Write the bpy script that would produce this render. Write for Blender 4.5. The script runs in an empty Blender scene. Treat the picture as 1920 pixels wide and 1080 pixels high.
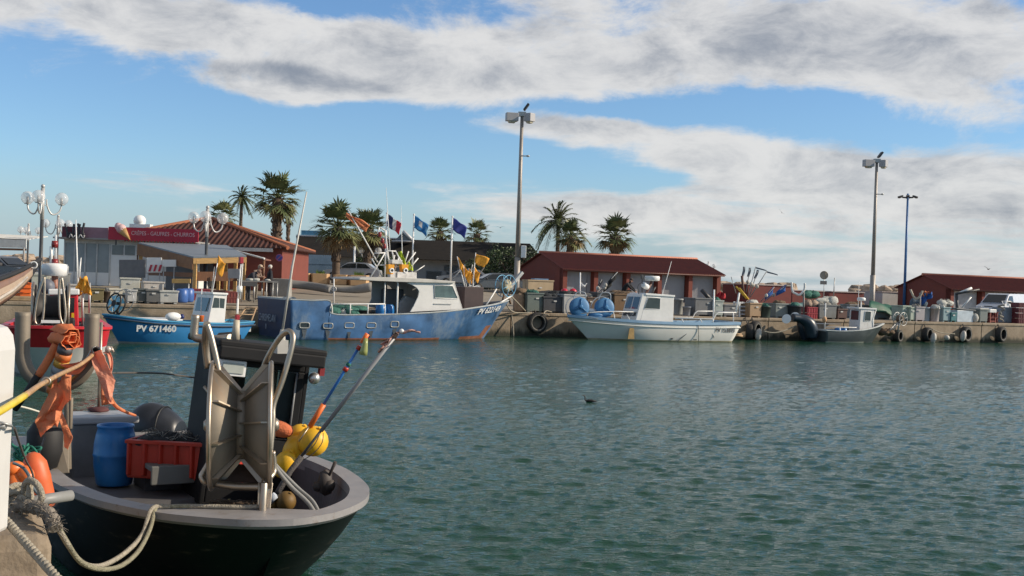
import bpy, math, random
import numpy as np
from mathutils import Vector, Matrix
R = math.radians
rnd = random.Random(7)
SC = bpy.context.scene
COL = SC.collection
# ------------------------------------------------------------------ camera model (pixels of the 1920x1080 photograph)
F, CAMH, ROLL, PITCH = 2200.0, 2.6, R(1.9), -math.atan(10 / 2200.0)

def ray(px, py):
    u, v = px - 960.0, 540.0 - py
    a = u * math.cos(ROLL) - v * math.sin(ROLL)
    b = u * math.sin(ROLL) + v * math.cos(ROLL)
    x, y, z = a / F, 1.0, b / F
    c, s = math.cos(PITCH), math.sin(PITCH)
    return Vector((x, y * c - z * s, y * s + z * c))

def P(px, py, Y):
    d = ray(px, py); k = Y / d.y
    return Vector((d.x * k, Y, CAMH + d.z * k))

def G(px, py, z=0.0):
    d = ray(px, py); k = (z - CAMH) / d.z
    return Vector((d.x * k, d.y * k, z))

QS, QZ = 0.427, 1.15                    # far quay edge: Y = 57 + QS * X
QA = math.atan(QS)
def edge_y(x): return 57.0 + QS * x
def ground_z(x, y):
    d = (y - edge_y(x)) * math.cos(QA)
    k = .036 - .022 * min(1, max(0, (x + 6) / 10.0))
    return QZ + k * min(max(d, 0.0), 32.0)
def on_quay(px, off):
    """point on the ground at pixel column px, off metres (in depth) behind the quay edge"""
    k = (px - 960.0) / F
    y = (57.0 + off) / (1 - QS * k)
    x = k * y
    for _ in range(3):
        z = ground_z(x, y)
        d = ray(px, 540 + (CAMH - z) / y * F)          # correct for roll
        x = (px - 960.0) / F * y
        py = 530 + (CAMH - z) / y * F + (px - 960) * math.tan(ROLL)
        x = ray(px, py).x * y / ray(px, py).y
        y = edge_y(x) + off
    return Vector((x, y, ground_z(x, y)))
def at_depth(px, Y):
    x = (px - 960.0) / F * Y
    z = ground_z(x, Y)
    py = 530 + (CAMH - z) / Y * F + (px - 960) * math.tan(ROLL)
    x = ray(px, py).x * Y / ray(px, py).y
    return Vector((x, Y, ground_z(x, Y)))

class Frame:
    """local axes of a thing: x = heading, y = to its left, z = up"""
    def __init__(s, o, deg):
        s.o = Vector(o); s.a = R(deg)
        s.m = Matrix.Translation(s.o) @ Matrix.Rotation(s.a, 4, 'Z'); s.i = s.m.inverted()
    def hit(s, px, py, ax, val):
        o = s.i @ Vector((0, 0, CAMH)); d = s.i.to_3x3() @ ray(px, py)
        return o + d * ((val - o[ax]) / d[ax])
    def side(s, pts, y): return [(q.x, q.z) for q in (s.hit(a, b, 1, y) for a, b in pts)]
    def front(s, pts, x): return [(q.y, q.z) for q in (s.hit(a, b, 0, x) for a, b in pts)]

# ------------------------------------------------------------------ materials
MATS = {}
def nd(t, typ, **kw):
    n = t.nodes.new(typ)
    for k, v in kw.items():
        if k.startswith('i_'): n.inputs[k[2:].replace('_', ' ')].default_value = v
        else: setattr(n, k, v)
    return n
def pbr(name, col, rough=.55, metal=0., var=.18, vs=2.5, bump=0., bs=40., dirt=None, spec=.5, coat=0., alpha=1., trans=0., emit=None, stretch=None, wave=None):
    if name in MATS: return MATS[name]
    m = bpy.data.materials.new(name); m.use_nodes = True; t = m.node_tree; L = t.links.new
    b = t.nodes['Principled BSDF']
    b.inputs['Roughness'].default_value = rough; b.inputs['Metallic'].default_value = metal
    b.inputs['Specular IOR Level'].default_value = spec; b.inputs['Coat Weight'].default_value = coat
    b.inputs['Alpha'].default_value = alpha; b.inputs['Transmission Weight'].default_value = trans
    tc = nd(t, 'ShaderNodeTexCoord')
    src = tc.outputs['Object']
    if stretch:
        mp = nd(t, 'ShaderNodeMapping'); mp.inputs['Scale'].default_value = stretch; L(src, mp.inputs['Vector']); src = mp.outputs[0]
    n = nd(t, 'ShaderNodeTexNoise', i_Scale=vs, i_Detail=7., i_Roughness=.62); L(src, n.inputs['Vector'])
    mr = nd(t, 'ShaderNodeMapRange'); L(n.outputs['Fac'], mr.inputs[0])
    mr.inputs[1].default_value = .3; mr.inputs[2].default_value = .7; mr.inputs[3].default_value = 1 - var; mr.inputs[4].default_value = 1 + var
    mx = nd(t, 'ShaderNodeVectorMath', operation='SCALE'); mx.inputs[0].default_value = col[:3]; L(mr.outputs[0], mx.inputs['Scale'])
    out = mx.outputs[0]
    if dirt:                                   # (colour, threshold, scale, stretch) stains with a shape of their own
        dc, th, ds, st = dirt
        mp = nd(t, 'ShaderNodeMapping'); mp.inputs['Scale'].default_value = st; mp.inputs['Location'].default_value = (3.1, 1.7, .4); L(tc.outputs['Object'], mp.inputs['Vector'])
        n2 = nd(t, 'ShaderNodeTexNoise', i_Scale=ds, i_Detail=8., i_Roughness=.7); L(mp.outputs[0], n2.inputs['Vector'])
        m2 = nd(t, 'ShaderNodeMapRange', interpolation_type='SMOOTHSTEP'); L(n2.outputs['Fac'], m2.inputs[0])
        m2.inputs[1].default_value = th; m2.inputs[2].default_value = th + .16
        mm = nd(t, 'ShaderNodeMix', data_type='RGBA'); L(m2.outputs[0], mm.inputs[0]); L(out, mm.inputs[6]); mm.inputs[7].default_value = (*dc, 1)
        out = mm.outputs[2]
    L(out, b.inputs['Base Color'])
    rr = nd(t, 'ShaderNodeMapRange'); L(n.outputs['Fac'], rr.inputs[0]); rr.inputs[3].default_value = max(0, rough - .12); rr.inputs[4].default_value = min(1, rough + .12)
    L(rr.outputs[0], b.inputs['Roughness'])
    if bump or wave:
        bp = nd(t, 'ShaderNodeBump'); bp.inputs['Strength'].default_value = bump or .6; bp.inputs['Distance'].default_value = .02
        if wave:                               # (scale, axis) ribs
            w = nd(t, 'ShaderNodeTexWave', bands_direction=wave[1], i_Scale=wave[0]); L(tc.outputs['Object'], w.inputs['Vector']); L(w.outputs['Fac'], bp.inputs['Height'])
        else:
            n3 = nd(t, 'ShaderNodeTexNoise', i_Scale=bs, i_Detail=5.); L(src, n3.inputs['Vector']); L(n3.outputs['Fac'], bp.inputs['Height'])
        L(bp.outputs[0], b.inputs['Normal'])
    if emit: b.inputs['Emission Color'].default_value = (*emit[:3], 1); b.inputs['Emission Strength'].default_value = emit[3]
    m.diffuse_color = (*col[:3], 1)
    MATS[name] = m
    return m

white = pbr('white_paint', (.74, .73, .70), .42, var=.07, dirt=((.42, .36, .27), .60, 1.6, (3, 3, .6)))
whiteclean = pbr('white_plastic', (.80, .80, .78), .35, var=.04)
steel = pbr('stainless', (.46, .39, .31), .42, .95, var=.12, vs=6, dirt=((.33, .24, .16), .64, 3, (1, 1, 1)))
steeldull = pbr('stainless_sheet', (.25, .215, .17), .66, .5, var=.16, vs=3, dirt=((.25, .18, .12), .56, 2, (1, 1, .4)), bump=.05)
galv = pbr('galvanised', (.44, .44, .43), .5, .6, var=.12, vs=4)
alu = pbr('white_tube', (.78, .77, .74), .35, .0, var=.06)
black = pbr('black_rubber', (.016, .016, .017), .65, var=.25)
blackgloss = pbr('black_gel_coat', (.010, .010, .011), .40, var=.35, vs=1.5, spec=.18, dirt=((.10, .082, .062), .56, 3.5, (.8, .8, 4)))
dark = pbr('dark_grey', (.05, .05, .053), .5)
glass = pbr('window_glass', (.045, .06, .058), .06, var=.25, vs=1.2, spec=.8)
glassdark = pbr('dark_glass', (.02, .024, .025), .05, var=.2, spec=.8)
rope_m = pbr('rope', (.36, .32, .25), .9, var=.25, vs=30, bump=.8, bs=90)
rope_dark = pbr('rope_dark', (.10, .09, .085), .9, var=.3, vs=30, bump=.6, bs=90)
rope_green = pbr('rope_green', (.02, .16, .11), .8, var=.3, vs=20)
net_green = pbr('net_green', (.045, .15, .12), .95, var=.5, vs=18, bump=1., bs=50)
net_dark = pbr('net_dark', (.03, .035, .04), .95, var=.6, vs=18, bump=1., bs=50)
net_grey = pbr('net_grey', (.27, .26, .23), .95, var=.5, vs=18, bump=1., bs=50)
net_brown = pbr('net_brown', (.16, .11, .07), .95, var=.5, vs=18, bump=1., bs=50)
net_white = pbr('net_white', (.5, .5, .46), .95, var=.4, vs=18, bump=1., bs=50)
wood = pbr('timber', (.56, .34, .13), .65, var=.25, vs=3, stretch=(1, 1, 6))
wooddark = pbr('timber_dark', (.19, .09, .045), .65, var=.3, vs=3, stretch=(6, 6, 1))
orange = pbr('orange_plastic', (.80, .17, .03), .45, var=.12)
orangecloth = pbr('orange_cloth', (.90, .36, .17), .7, var=.14, vs=5, bump=.25, bs=25)
def sheer(m, k=.4):
    t = m.node_tree; b = t.nodes['Principled BSDF']; tr = t.nodes.new('ShaderNodeBsdfTranslucent'); mx = t.nodes.new('ShaderNodeMixShader'); mx.inputs[0].default_value = k
    t.links.new(b.inputs['Base Color'].links[0].from_socket, tr.inputs[0]); t.links.new(b.outputs[0], mx.inputs[1]); t.links.new(tr.outputs[0], mx.inputs[2]); t.links.new(mx.outputs[0], t.nodes['Material Output'].inputs[0]); return m
sheer(orangecloth)
flagor = pbr('flag_orange', (.80, .36, .035), .75, var=.16, vs=5)
yellow = pbr('yellow_float', (.80, .45, .02), .46, var=.14, vs=5, dirt=((.32, .19, .06), .60, 6, (1, 1, 1)))
redplastic = pbr('red_plastic', (.42, .03, .014), .4, var=.2, dirt=((.22, .035, .025), .58, 5, (1, 1, .6)))
blueplastic = pbr('blue_plastic', (.018, .16, .43), .32, var=.14, vs=3, dirt=((.10, .23, .36), .57, 5, (1, 1, .5)))

# ------------------------------------------------------------------ mesh builder
class MB:
    def __init__(s): s.v = []; s.f = []; s.mi = []; s.sm = []; s.cur = 0; s.T = None
    def _v(s, p):
        p = Vector(p)
        if s.T is not None: p = s.T @ p
        s.v.append(p); return len(s.v) - 1
    def _f(s, ids, smooth=False): s.f.append(tuple(ids)); s.mi.append(s.cur); s.sm.append(smooth)
    def mat(s, i): s.cur = i; return s
    def box(s, c, d, rz=0., ry=0., rx=0., taper=1.):
        """centre c, full sizes d; taper scales the bottom"""
        m = Matrix.Translation(Vector(c)) @ Matrix.Rotation(rz, 4, 'Z') @ Matrix.Rotation(ry, 4, 'Y') @ Matrix.Rotation(rx, 4, 'X')
        i = [s._v(m @ Vector((x * d[0] / 2 * (taper if z < 0 else 1), y * d[1] / 2 * (taper if z < 0 else 1), z * d[2] / 2))) for x in (-1, 1) for y in (-1, 1) for z in (-1, 1)]
        for q in ((0, 1, 3, 2), (4, 6, 7, 5), (0, 4, 5, 1), (2, 3, 7, 6), (0, 2, 6, 4), (1, 5, 7, 3)): s._f([i[k] for k in q])
        return s
    def tube(s, pts, r, n=8, cap=True, closed=False):
        pts = [Vector(p) for p in pts]; rs = r if isinstance(r, (list, tuple)) else [r] * len(pts)
        rings = []; prev = None
        N = len(pts)
        for k, p in enumerate(pts):
            if closed: t = pts[(k + 1) % N] - pts[k - 1]
            else: t = pts[min(k + 1, N - 1)] - pts[max(k - 1, 0)]
            if t.length < 1e-9: t = Vector((0, 0, 1))
            t.normalize()
            if prev is None:
                up = Vector((0, 0, 1)) if abs(t.z) < .9 else Vector((1, 0, 0))
                a = t.cross(up).normalized()
            else:
                a = prev - t * prev.dot(t)
                a = a.normalized() if a.length > 1e-6 else t.cross(Vector((0, 1, .3))).normalized()
            prev = a; b = t.cross(a)
            rings.append([s._v(p + (a * math.cos(q) + b * math.sin(q)) * rs[k]) for q in (2 * math.pi * j / n for j in range(n))])
        for k in range(N if closed else N - 1):
            A, B = rings[k], rings[(k + 1) % N]
            for j in range(n): s._f((A[j], A[(j + 1) % n], B[(j + 1) % n], B[j]), True)
        if cap and not closed: s._f(rings[0][::-1]); s._f(rings[-1])
        return s
    def lathe(s, prof, c=(0, 0, 0), axis=(0, 0, 1), n=16, smooth=True, caps=True):
        ax = Vector(axis).normalized(); up = Vector((0, 0, 1)) if abs(ax.z) < .9 else Vector((1, 0, 0))
        a = ax.cross(up).normalized(); b = ax.cross(a); c = Vector(c); rings = []
        for r_, h in prof: rings.append([s._v(c + ax * h + (a * math.cos(q) + b * math.sin(q)) * r_) for q in (2 * math.pi * j / n for j in range(n))])
        for A, B in zip(rings, rings[1:]):
            for j in range(n): s._f((A[j], B[j], B[(j + 1) % n], A[(j + 1) % n]), smooth)
        if caps:
            if prof[0][0] > 1e-4: s._f(rings[0])
            if prof[-1][0] > 1e-4: s._f(rings[-1][::-1])
        return s
    def ball(s, c, r, n=12, sq=(1, 1, 1), jit=0., rg=None):
        c = Vector(c); rings = []; m = max(4, n // 2)
        for i in range(m + 1):
            th = math.pi * i / m; row = []
            for j in range(n):
                ph = 2 * math.pi * j / n; k = r * (1 + (rg.uniform(-jit, jit) if rg and jit and 0 < i < m else 0))
                row.append(s._v(c + Vector((math.sin(th) * math.cos(ph) * k * sq[0], math.sin(th) * math.sin(ph) * k * sq[1], math.cos(th) * k * sq[2]))))
            rings.append(row)
        for A, B in zip(rings, rings[1:]):
            for j in range(n): s._f((A[j], B[j], B[(j + 1) % n], A[(j + 1) % n]), True)
        return s
    def torus(s, c, R_, r, axis=(0, 0, 1), n=28, m=8, sq=1.):
        ax = Vector(axis).normalized(); up = Vector((0, 0, 1)) if abs(ax.z) < .9 else Vector((1, 0, 0))
        a = ax.cross(up).normalized(); b = ax.cross(a); c = Vector(c); rings = []
        for j in range(n):
            q = 2 * math.pi * j / n; e = a * math.cos(q) + b * math.sin(q)
            rings.append([s._v(c + e * (R_ + r * math.cos(w)) + ax * r * sq * math.sin(w)) for w in (2 * math.pi * k / m for k in range(m))])
        for j in range(n):
            A, B = rings[j], rings[(j + 1) % n]
            for k in range(m): s._f((A[k], A[(k + 1) % m], B[(k + 1) % m], B[k]), True)
        return s
    def loft(s, rows, smooth=True, closed=False):
        ids = [[s._v(p) for p in r] for r in rows]
        for A, B in zip(ids, ids[1:]):
            n = len(A)
            for j in range(n if closed else n - 1): s._f((A[j], A[(j + 1) % n], B[(j + 1) % n], B[j]), smooth)
        return ids
    def prism(s, pts, d):
        """polygon pts (3D) extruded by vector d"""
        d = Vector(d); a = [s._v(p) for p in pts]; b = [s._v(Vector(p) + d) for p in pts]; n = len(pts)
        s._f(a[::-1]); s._f(b)
        for j in range(n): s._f((a[j], a[(j + 1) % n], b[(j + 1) % n], b[j]))
        return s
    def build(s, name, mats, parent=None, bevel=0., solid=0., fix=True, sub=0):
        me = bpy.data.meshes.new(name); me.from_pydata(s.v, [], s.f)
        mats = mats if isinstance(mats, (list, tuple)) else [mats]
        for m in mats: me.materials.append(m)
        me.polygons.foreach_set('material_index', [min(i, len(mats) - 1) for i in s.mi]); me.polygons.foreach_set('use_smooth', s.sm)
        if fix:
            import bmesh
            bm = bmesh.new(); bm.from_mesh(me); bmesh.ops.recalc_face_normals(bm, faces=bm.faces); bm.to_mesh(me); bm.free()
        me.update()
        o = bpy.data.objects.new(name, me); COL.objects.link(o)
        if parent: o.parent = parent
        if solid: q = o.modifiers.new('s', 'SOLIDIFY'); q.thickness = solid; q.offset = 0
        if sub: q = o.modifiers.new('u', 'SUBSURF'); q.levels = sub; q.render_levels = sub
        if bevel: q = o.modifiers.new('b', 'BEVEL'); q.width = bevel; q.segments = 2; q.limit_method = 'ANGLE'; q.angle_limit = R(40)
        return o

def tag(o, label, cat, group=None, kind=None):
    if label: o['label'] = label
    if cat: o['category'] = cat
    if group: o['group'] = group
    if kind: o['kind'] = kind
    return o
def thing(name, label, cat, loc=(0, 0, 0), rz=0., group=None):
    o = bpy.data.objects.new(name, None); COL.objects.link(o); o.location = loc; o.rotation_euler = (0, 0, rz); o.empty_display_size = .2
    return tag(o, label, cat, group)
def struct(o): o['kind'] = 'structure'; return o
def lay(o, loc, rz=0.): o.location = loc; o.rotation_euler = (0, 0, rz); return o

def text_obj(body, size, m, parent, mat4, name='lettering', ext=.004, shear=0., sx=1., bold=0.):
    cu = bpy.data.curves.new('t', 'FONT'); cu.body = body; cu.size = size; cu.extrude = ext; cu.align_x = 'CENTER'; cu.align_y = 'CENTER'; cu.shear = shear; cu.offset = bold; cu.resolution_u = 3
    t = bpy.data.objects.new('t', cu); COL.objects.link(t)
    dg = bpy.context.evaluated_depsgraph_get(); me = bpy.data.meshes.new_from_object(t.evaluated_get(dg)); bpy.data.objects.remove(t)
    me.transform(mat4 @ Matrix.Diagonal((sx, 1, 1, 1))); me.materials.clear(); me.materials.append(m); me.name = name
    o = bpy.data.objects.new(name, me); COL.objects.link(o); o.parent = parent
    return o
def side_text(body, size, m, parent, p, ang, tilt=0., rise=0., **k):
    """letters standing at p facing the direction ang (radians, in parent space) like a sign"""
    M4 = Matrix.Translation(Vector(p)) @ Matrix.Rotation(ang + math.pi / 2, 4, 'Z') @ Matrix.Rotation(rise, 4, 'Y') @ Matrix.Rotation(math.pi / 2 + tilt, 4, 'X')
    return text_obj(body, size, m, parent, M4, **k)
def arc(c, r, a0, a1, n, ex, ey):
    c = Vector(c); ex = Vector(ex); ey = Vector(ey)
    return [c + ex * (r * math.cos(a0 + (a1 - a0) * k / n)) + ey * (r * math.sin(a0 + (a1 - a0) * k / n)) for k in range(n + 1)]
def catmull(p, sub=6):
    p = [np.array(q, float) for q in p]; out = []
    for i in range(len(p) - 1):
        a, b, c, d = p[max(i - 1, 0)], p[i], p[i + 1], p[min(i + 2, len(p) - 1)]
        for k in range(sub):
            t = k / sub
            out.append(.5 * (2 * b + (c - a) * t + (2 * a - 5 * b + 4 * c - d) * t * t + (3 * b - 3 * c + d - a) * t ** 3))
    out.append(p[-1]); return out
def spline(p, sub=6): return [Vector(q) for q in catmull(p, sub)]
def sag(a, b, drop, n=12):
    a, b = Vector(a), Vector(b)
    return [a.lerp(b, k / n) - Vector((0, 0, drop * 4 * (k / n) * (1 - k / n))) for k in range(n + 1)]
def rope(name, pts, r, m, label, cat='rope', group=None, n=6, sub=6):
    b = MB(); b.tube(spline(pts, sub), r, n); return tag(b.build(name, m), label, cat, group)
# ------------------------------------------------------------------ camera, sky, sun
cam = bpy.data.cameras.new('camera'); co = bpy.data.objects.new('camera', cam); COL.objects.link(co)
cam.sensor_width = 36; cam.lens = 36 * F / 1920; cam.clip_start = .1; cam.clip_end = 6000
co.matrix_world = Matrix.Translation((0, 0, CAMH)) @ Matrix.Rotation(R(90) + PITCH, 4, 'X') @ Matrix.Rotation(ROLL, 4, 'Z')
SC.camera = co
SC.view_settings.view_transform = 'Standard'; SC.view_settings.look = 'None'; SC.view_settings.exposure = 0; SC.view_settings.gamma = 1
try: SC.cycles.use_denoising = True; SC.cycles.max_bounces = 8; SC.cycles.glossy_bounces = 4; SC.cycles.sample_clamp_indirect = 6
except Exception: pass
SAZ, SEL = R(-1), R(26)      # sun azimuth from +X towards +Y
sun = bpy.data.lights.new('sun', 'SUN'); sun.energy = 4.9; sun.angle = R(.6); sun.color = (1., .87, .70)
so = bpy.data.objects.new('sun', sun); COL.objects.link(so)
sd = Vector((math.cos(SAZ) * math.cos(SEL), math.sin(SAZ) * math.cos(SEL), math.sin(SEL)))
so.rotation_euler = sd.to_track_quat('Z', 'Y').to_euler(); so.location = (30, 0, 40)

w = bpy.data.worlds.new('World'); SC.world = w; w.use_nodes = True; t = w.node_tree; L = t.links.new
for n in list(t.nodes): t.nodes.remove(n)
outn = nd(t, 'ShaderNodeOutputWorld')
sky = nd(t, 'ShaderNodeTexSky'); sky.sky_type = 'NISHITA'; sky.sun_disc = False; sky.sun_elevation = SEL; sky.sun_rotation = R(90) - SAZ; sky.air_density = 1.0; sky.dust_density = .3; sky.ozone_density = 1.6
bg = nd(t, 'ShaderNodeBackground'); bg.inputs[1].default_value = .118
tint = nd(t, 'ShaderNodeMix', data_type='RGBA', blend_type='MULTIPLY'); tint.inputs[0].default_value = 1; L(sky.outputs[0], tint.inputs[6]); tint.inputs[7].default_value = (.74, .96, 1.22, 1); L(tint.outputs[2], bg.inputs[0])
tc = nd(t, 'ShaderNodeTexCoord'); sx = nd(t, 'ShaderNodeSeparateXYZ'); L(tc.outputs['Generated'], sx.inputs[0])
def mth(op, a, b=None, c=None):
    n = nd(t, 'ShaderNodeMath', operation=op)
    for k, q in enumerate((a, b, c)):
        if q is None: continue
        if isinstance(q, (int, float)): n.inputs[k].default_value = q
        else: L(q, n.inputs[k])
    return n.outputs[0]
az = mth('ARCTAN2', sx.outputs[0], sx.outputs[1]); el = mth('ARCSINE', sx.outputs[2])
U = mth('MULTIPLY_ADD', az, 2.2, .96); V = mth('MULTIPLY_ADD', el, -2.2, .53)      # direction angles, in thousandths of the photograph's pixels
cb = nd(t, 'ShaderNodeCombineXYZ'); L(U, cb.inputs[0]); L(V, cb.inputs[1])
def noise(vec, scale, detail, rough, sxy, off=(0, 0, 0), dist=0.):
    mp = nd(t, 'ShaderNodeMapping'); mp.inputs['Scale'].default_value = (sxy[0], sxy[1], 1); mp.inputs['Location'].default_value = off; L(vec, mp.inputs[0])
    n = nd(t, 'ShaderNodeTexNoise', i_Scale=scale, i_Detail=detail, i_Roughness=rough); n.inputs['Distortion'].default_value = dist; L(mp.outputs[0], n.inputs['Vector'])
    return n.outputs['Fac']
def ell(px, py, rx, ry, rot, wt):
    py = py + .033 * (px - 960)
    mp = nd(t, 'ShaderNodeMapping', vector_type='TEXTURE'); mp.inputs['Location'].default_value = (px / 1000, py / 1000, 0); mp.inputs['Rotation'].default_value = (0, 0, R(rot)); mp.inputs['Scale'].default_value = (rx / 1000, ry / 1000, 1)
    L(warp, mp.inputs[0])
    ln = nd(t, 'ShaderNodeVectorMath', operation='LENGTH'); L(mp.outputs[0], ln.inputs[0])
    mr = nd(t, 'ShaderNodeMapRange', interpolation_type='SMOOTHSTEP'); L(ln.outputs['Value'], mr.inputs[0])
    mr.inputs[1].default_value = .35; mr.inputs[2].default_value = 1.15; mr.inputs[3].default_value = wt; mr.inputs[4].default_value = 0
    return mr.outputs[0]
# wobble the directions a little so that no cloud has a smooth rim
wn = nd(t, 'ShaderNodeTexNoise', i_Scale=5., i_Detail=5., i_Roughness=.6); L(cb.outputs[0], wn.inputs['Vector'])
v1 = nd(t, 'ShaderNodeVectorMath', operation='SUBTRACT'); L(wn.outputs['Color'], v1.inputs[0]); v1.inputs[1].default_value = (.5, .5, .5)
v2 = nd(t, 'ShaderNodeVectorMath', operation='MULTIPLY'); L(v1.outputs[0], v2.inputs[0]); v2.inputs[1].default_value = (.15, .055, 0)
v3 = nd(t, 'ShaderNodeVectorMath', operation='ADD'); L(cb.outputs[0], v3.inputs[0]); L(v2.outputs[0], v3.inputs[1]); warp = v3.outputs[0]
fb = noise(cb.outputs[0], 1., 10., .67, (4.6, 9.5), (2.3, .7, 0), .35)
fs = noise(cb.outputs[0], 1., 8., .62, (3.6, 24.), (1.1, 5.2, 0), .35)
CL = [(150, 106, 560, 72, -1, 1.05), (560, 125, 460, 62, 2, .85), (510, 194, 240, 44, 2, 1.2), (760, 172, 270, 52, 2, .85), (900, 110, 300, 70, 4, .45), (1250, 50, 520, 120, 2, .85), (1720, 70, 460, 130, 4, .85), (1080, 150, 300, 46, 3, .50), (1740, 175, 170, 46, 3, .55),
      (1050, 240, 205, 38, 2, .90), (1270, 262, 240, 44, 7, .62), (1480, 300, 330, 70, 8, .56), (1810, 300, 330, 90, 4, .62), (80, 45, 260, 30, 4, .22), (330, 40, 200, 22, -4, .18),
      (1640, 400, 680, 150, 3, .62), (1500, 330, 560, 120, 4, .22), (1350, 110, 640, 90, 3, .25), (1060, 392, 360, 54, 4, .60), (140, 392, 330, 30, 4, .26), (1500, 510, 800, 70, 0, .34), (700, 440, 420, 40, 2, .14),
      (1470, 176, 230, 34, 4, -.40), (1150, 196, 190, 18, 3, -.26), (1740, 226, 190, 18, 2, -.20), (430, 300, 620, 80, 0, -.6), (1110, 318, 230, 32, 6, -.40), (560, 40, 120, 40, 20, -.26), (900, 30, 110, 40, 30, -.22), (250, 45, 120, 30, 10, -.14)]
cov = None
for c in CL:
    e = ell(*c); cov = e if cov is None else mth('ADD', cov, e)
low = nd(t, 'ShaderNodeMapRange'); L(V, low.inputs[0]); low.inputs[1].default_value = .20; low.inputs[2].default_value = .38; low.inputs[3].default_value = 0; low.inputs[4].default_value = 1
nz = nd(t, 'ShaderNodeMix', data_type='FLOAT'); L(low.outputs[0], nz.inputs[0]); L(fb, nz.inputs[2]); L(fs, nz.inputs[3])
hi = nd(t, 'ShaderNodeMapRange'); L(V, hi.inputs[0]); hi.inputs[1].default_value = -.02; hi.inputs[2].default_value = -.22; hi.inputs[3].default_value = 0; hi.inputs[4].default_value = .8  # extra cloud added above the view to grey the water reflections
val = mth('ADD', mth('MULTIPLY', mth('SUBTRACT', nz.outputs[0], .5), 2.9), mth('ADD', mth('ADD', cov, hi.outputs[0]), -.28))
dn = nd(t, 'ShaderNodeMapRange', interpolation_type='SMOOTHSTEP'); L(val, dn.inputs[0]); dn.inputs[1].default_value = -.12; dn.inputs[2].default_value = .70
# thick cores are grey underneath, thin rims bright
f2 = noise(cb.outputs[0], 1., 9., .66, (5.5, 12.), (7.7, 3.1, 0), .3)
shv = mth('ADD', mth('MULTIPLY', val, .42), mth('MULTIPLY', mth('SUBTRACT', f2, .5), 3.2))
DK = [(520, 182, 210, 24, 2, .70), (1250, 10, 700, 70, 2, .14), (1000, 228, 150, 22, 3, .34), (1800, 40, 300, 60, 3, .2), (1820, 285, 200, 20, 4, .16), (900, 60, 200, 40, 3, .16), (1560, 262, 130, 14, 5, .12)]
for c in DK: shv = mth('ADD', shv, ell(*c))
sh = nd(t, 'ShaderNodeMapRange', interpolation_type='SMOOTHSTEP'); L(shv, sh.inputs[0]); sh.inputs[1].default_value = -.15; sh.inputs[2].default_value = 1.75
cm = nd(t, 'ShaderNodeMix', data_type='RGBA'); L(sh.outputs[0], cm.inputs[0]); cm.inputs[6].default_value = (.77, .76, .745, 1); cm.inputs[7].default_value = (.26, .29, .345, 1)
bc = nd(t, 'ShaderNodeBackground'); L(cm.outputs[2], bc.inputs[0]); ov = nd(t, 'ShaderNodeMapRange'); L(V, ov.inputs[0]); ov.inputs[1].default_value = -.03; ov.inputs[2].default_value = -.35; ov.inputs[3].default_value = 1.0; ov.inputs[4].default_value = .52; L(ov.outputs[0], bc.inputs[1])  # unseen cloud above the view dimmed to weaken the fill light
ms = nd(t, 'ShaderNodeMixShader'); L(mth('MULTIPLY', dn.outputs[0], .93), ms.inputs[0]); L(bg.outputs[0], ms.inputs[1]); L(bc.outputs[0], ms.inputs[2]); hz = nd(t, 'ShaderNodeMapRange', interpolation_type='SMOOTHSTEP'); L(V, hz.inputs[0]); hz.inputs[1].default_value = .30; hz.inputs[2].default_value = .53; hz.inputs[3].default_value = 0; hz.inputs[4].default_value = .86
bh = nd(t, 'ShaderNodeBackground'); bh.inputs[0].default_value = (.40, .50, .57, 1)
m0 = nd(t, 'ShaderNodeMixShader'); L(hz.outputs[0], m0.inputs[0]); L(bg.outputs[0], m0.inputs[1]); L(bh.outputs[0], m0.inputs[2]); L(m0.outputs[0], ms.inputs[1]); L(ms.outputs[0], outn.inputs[0])

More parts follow.
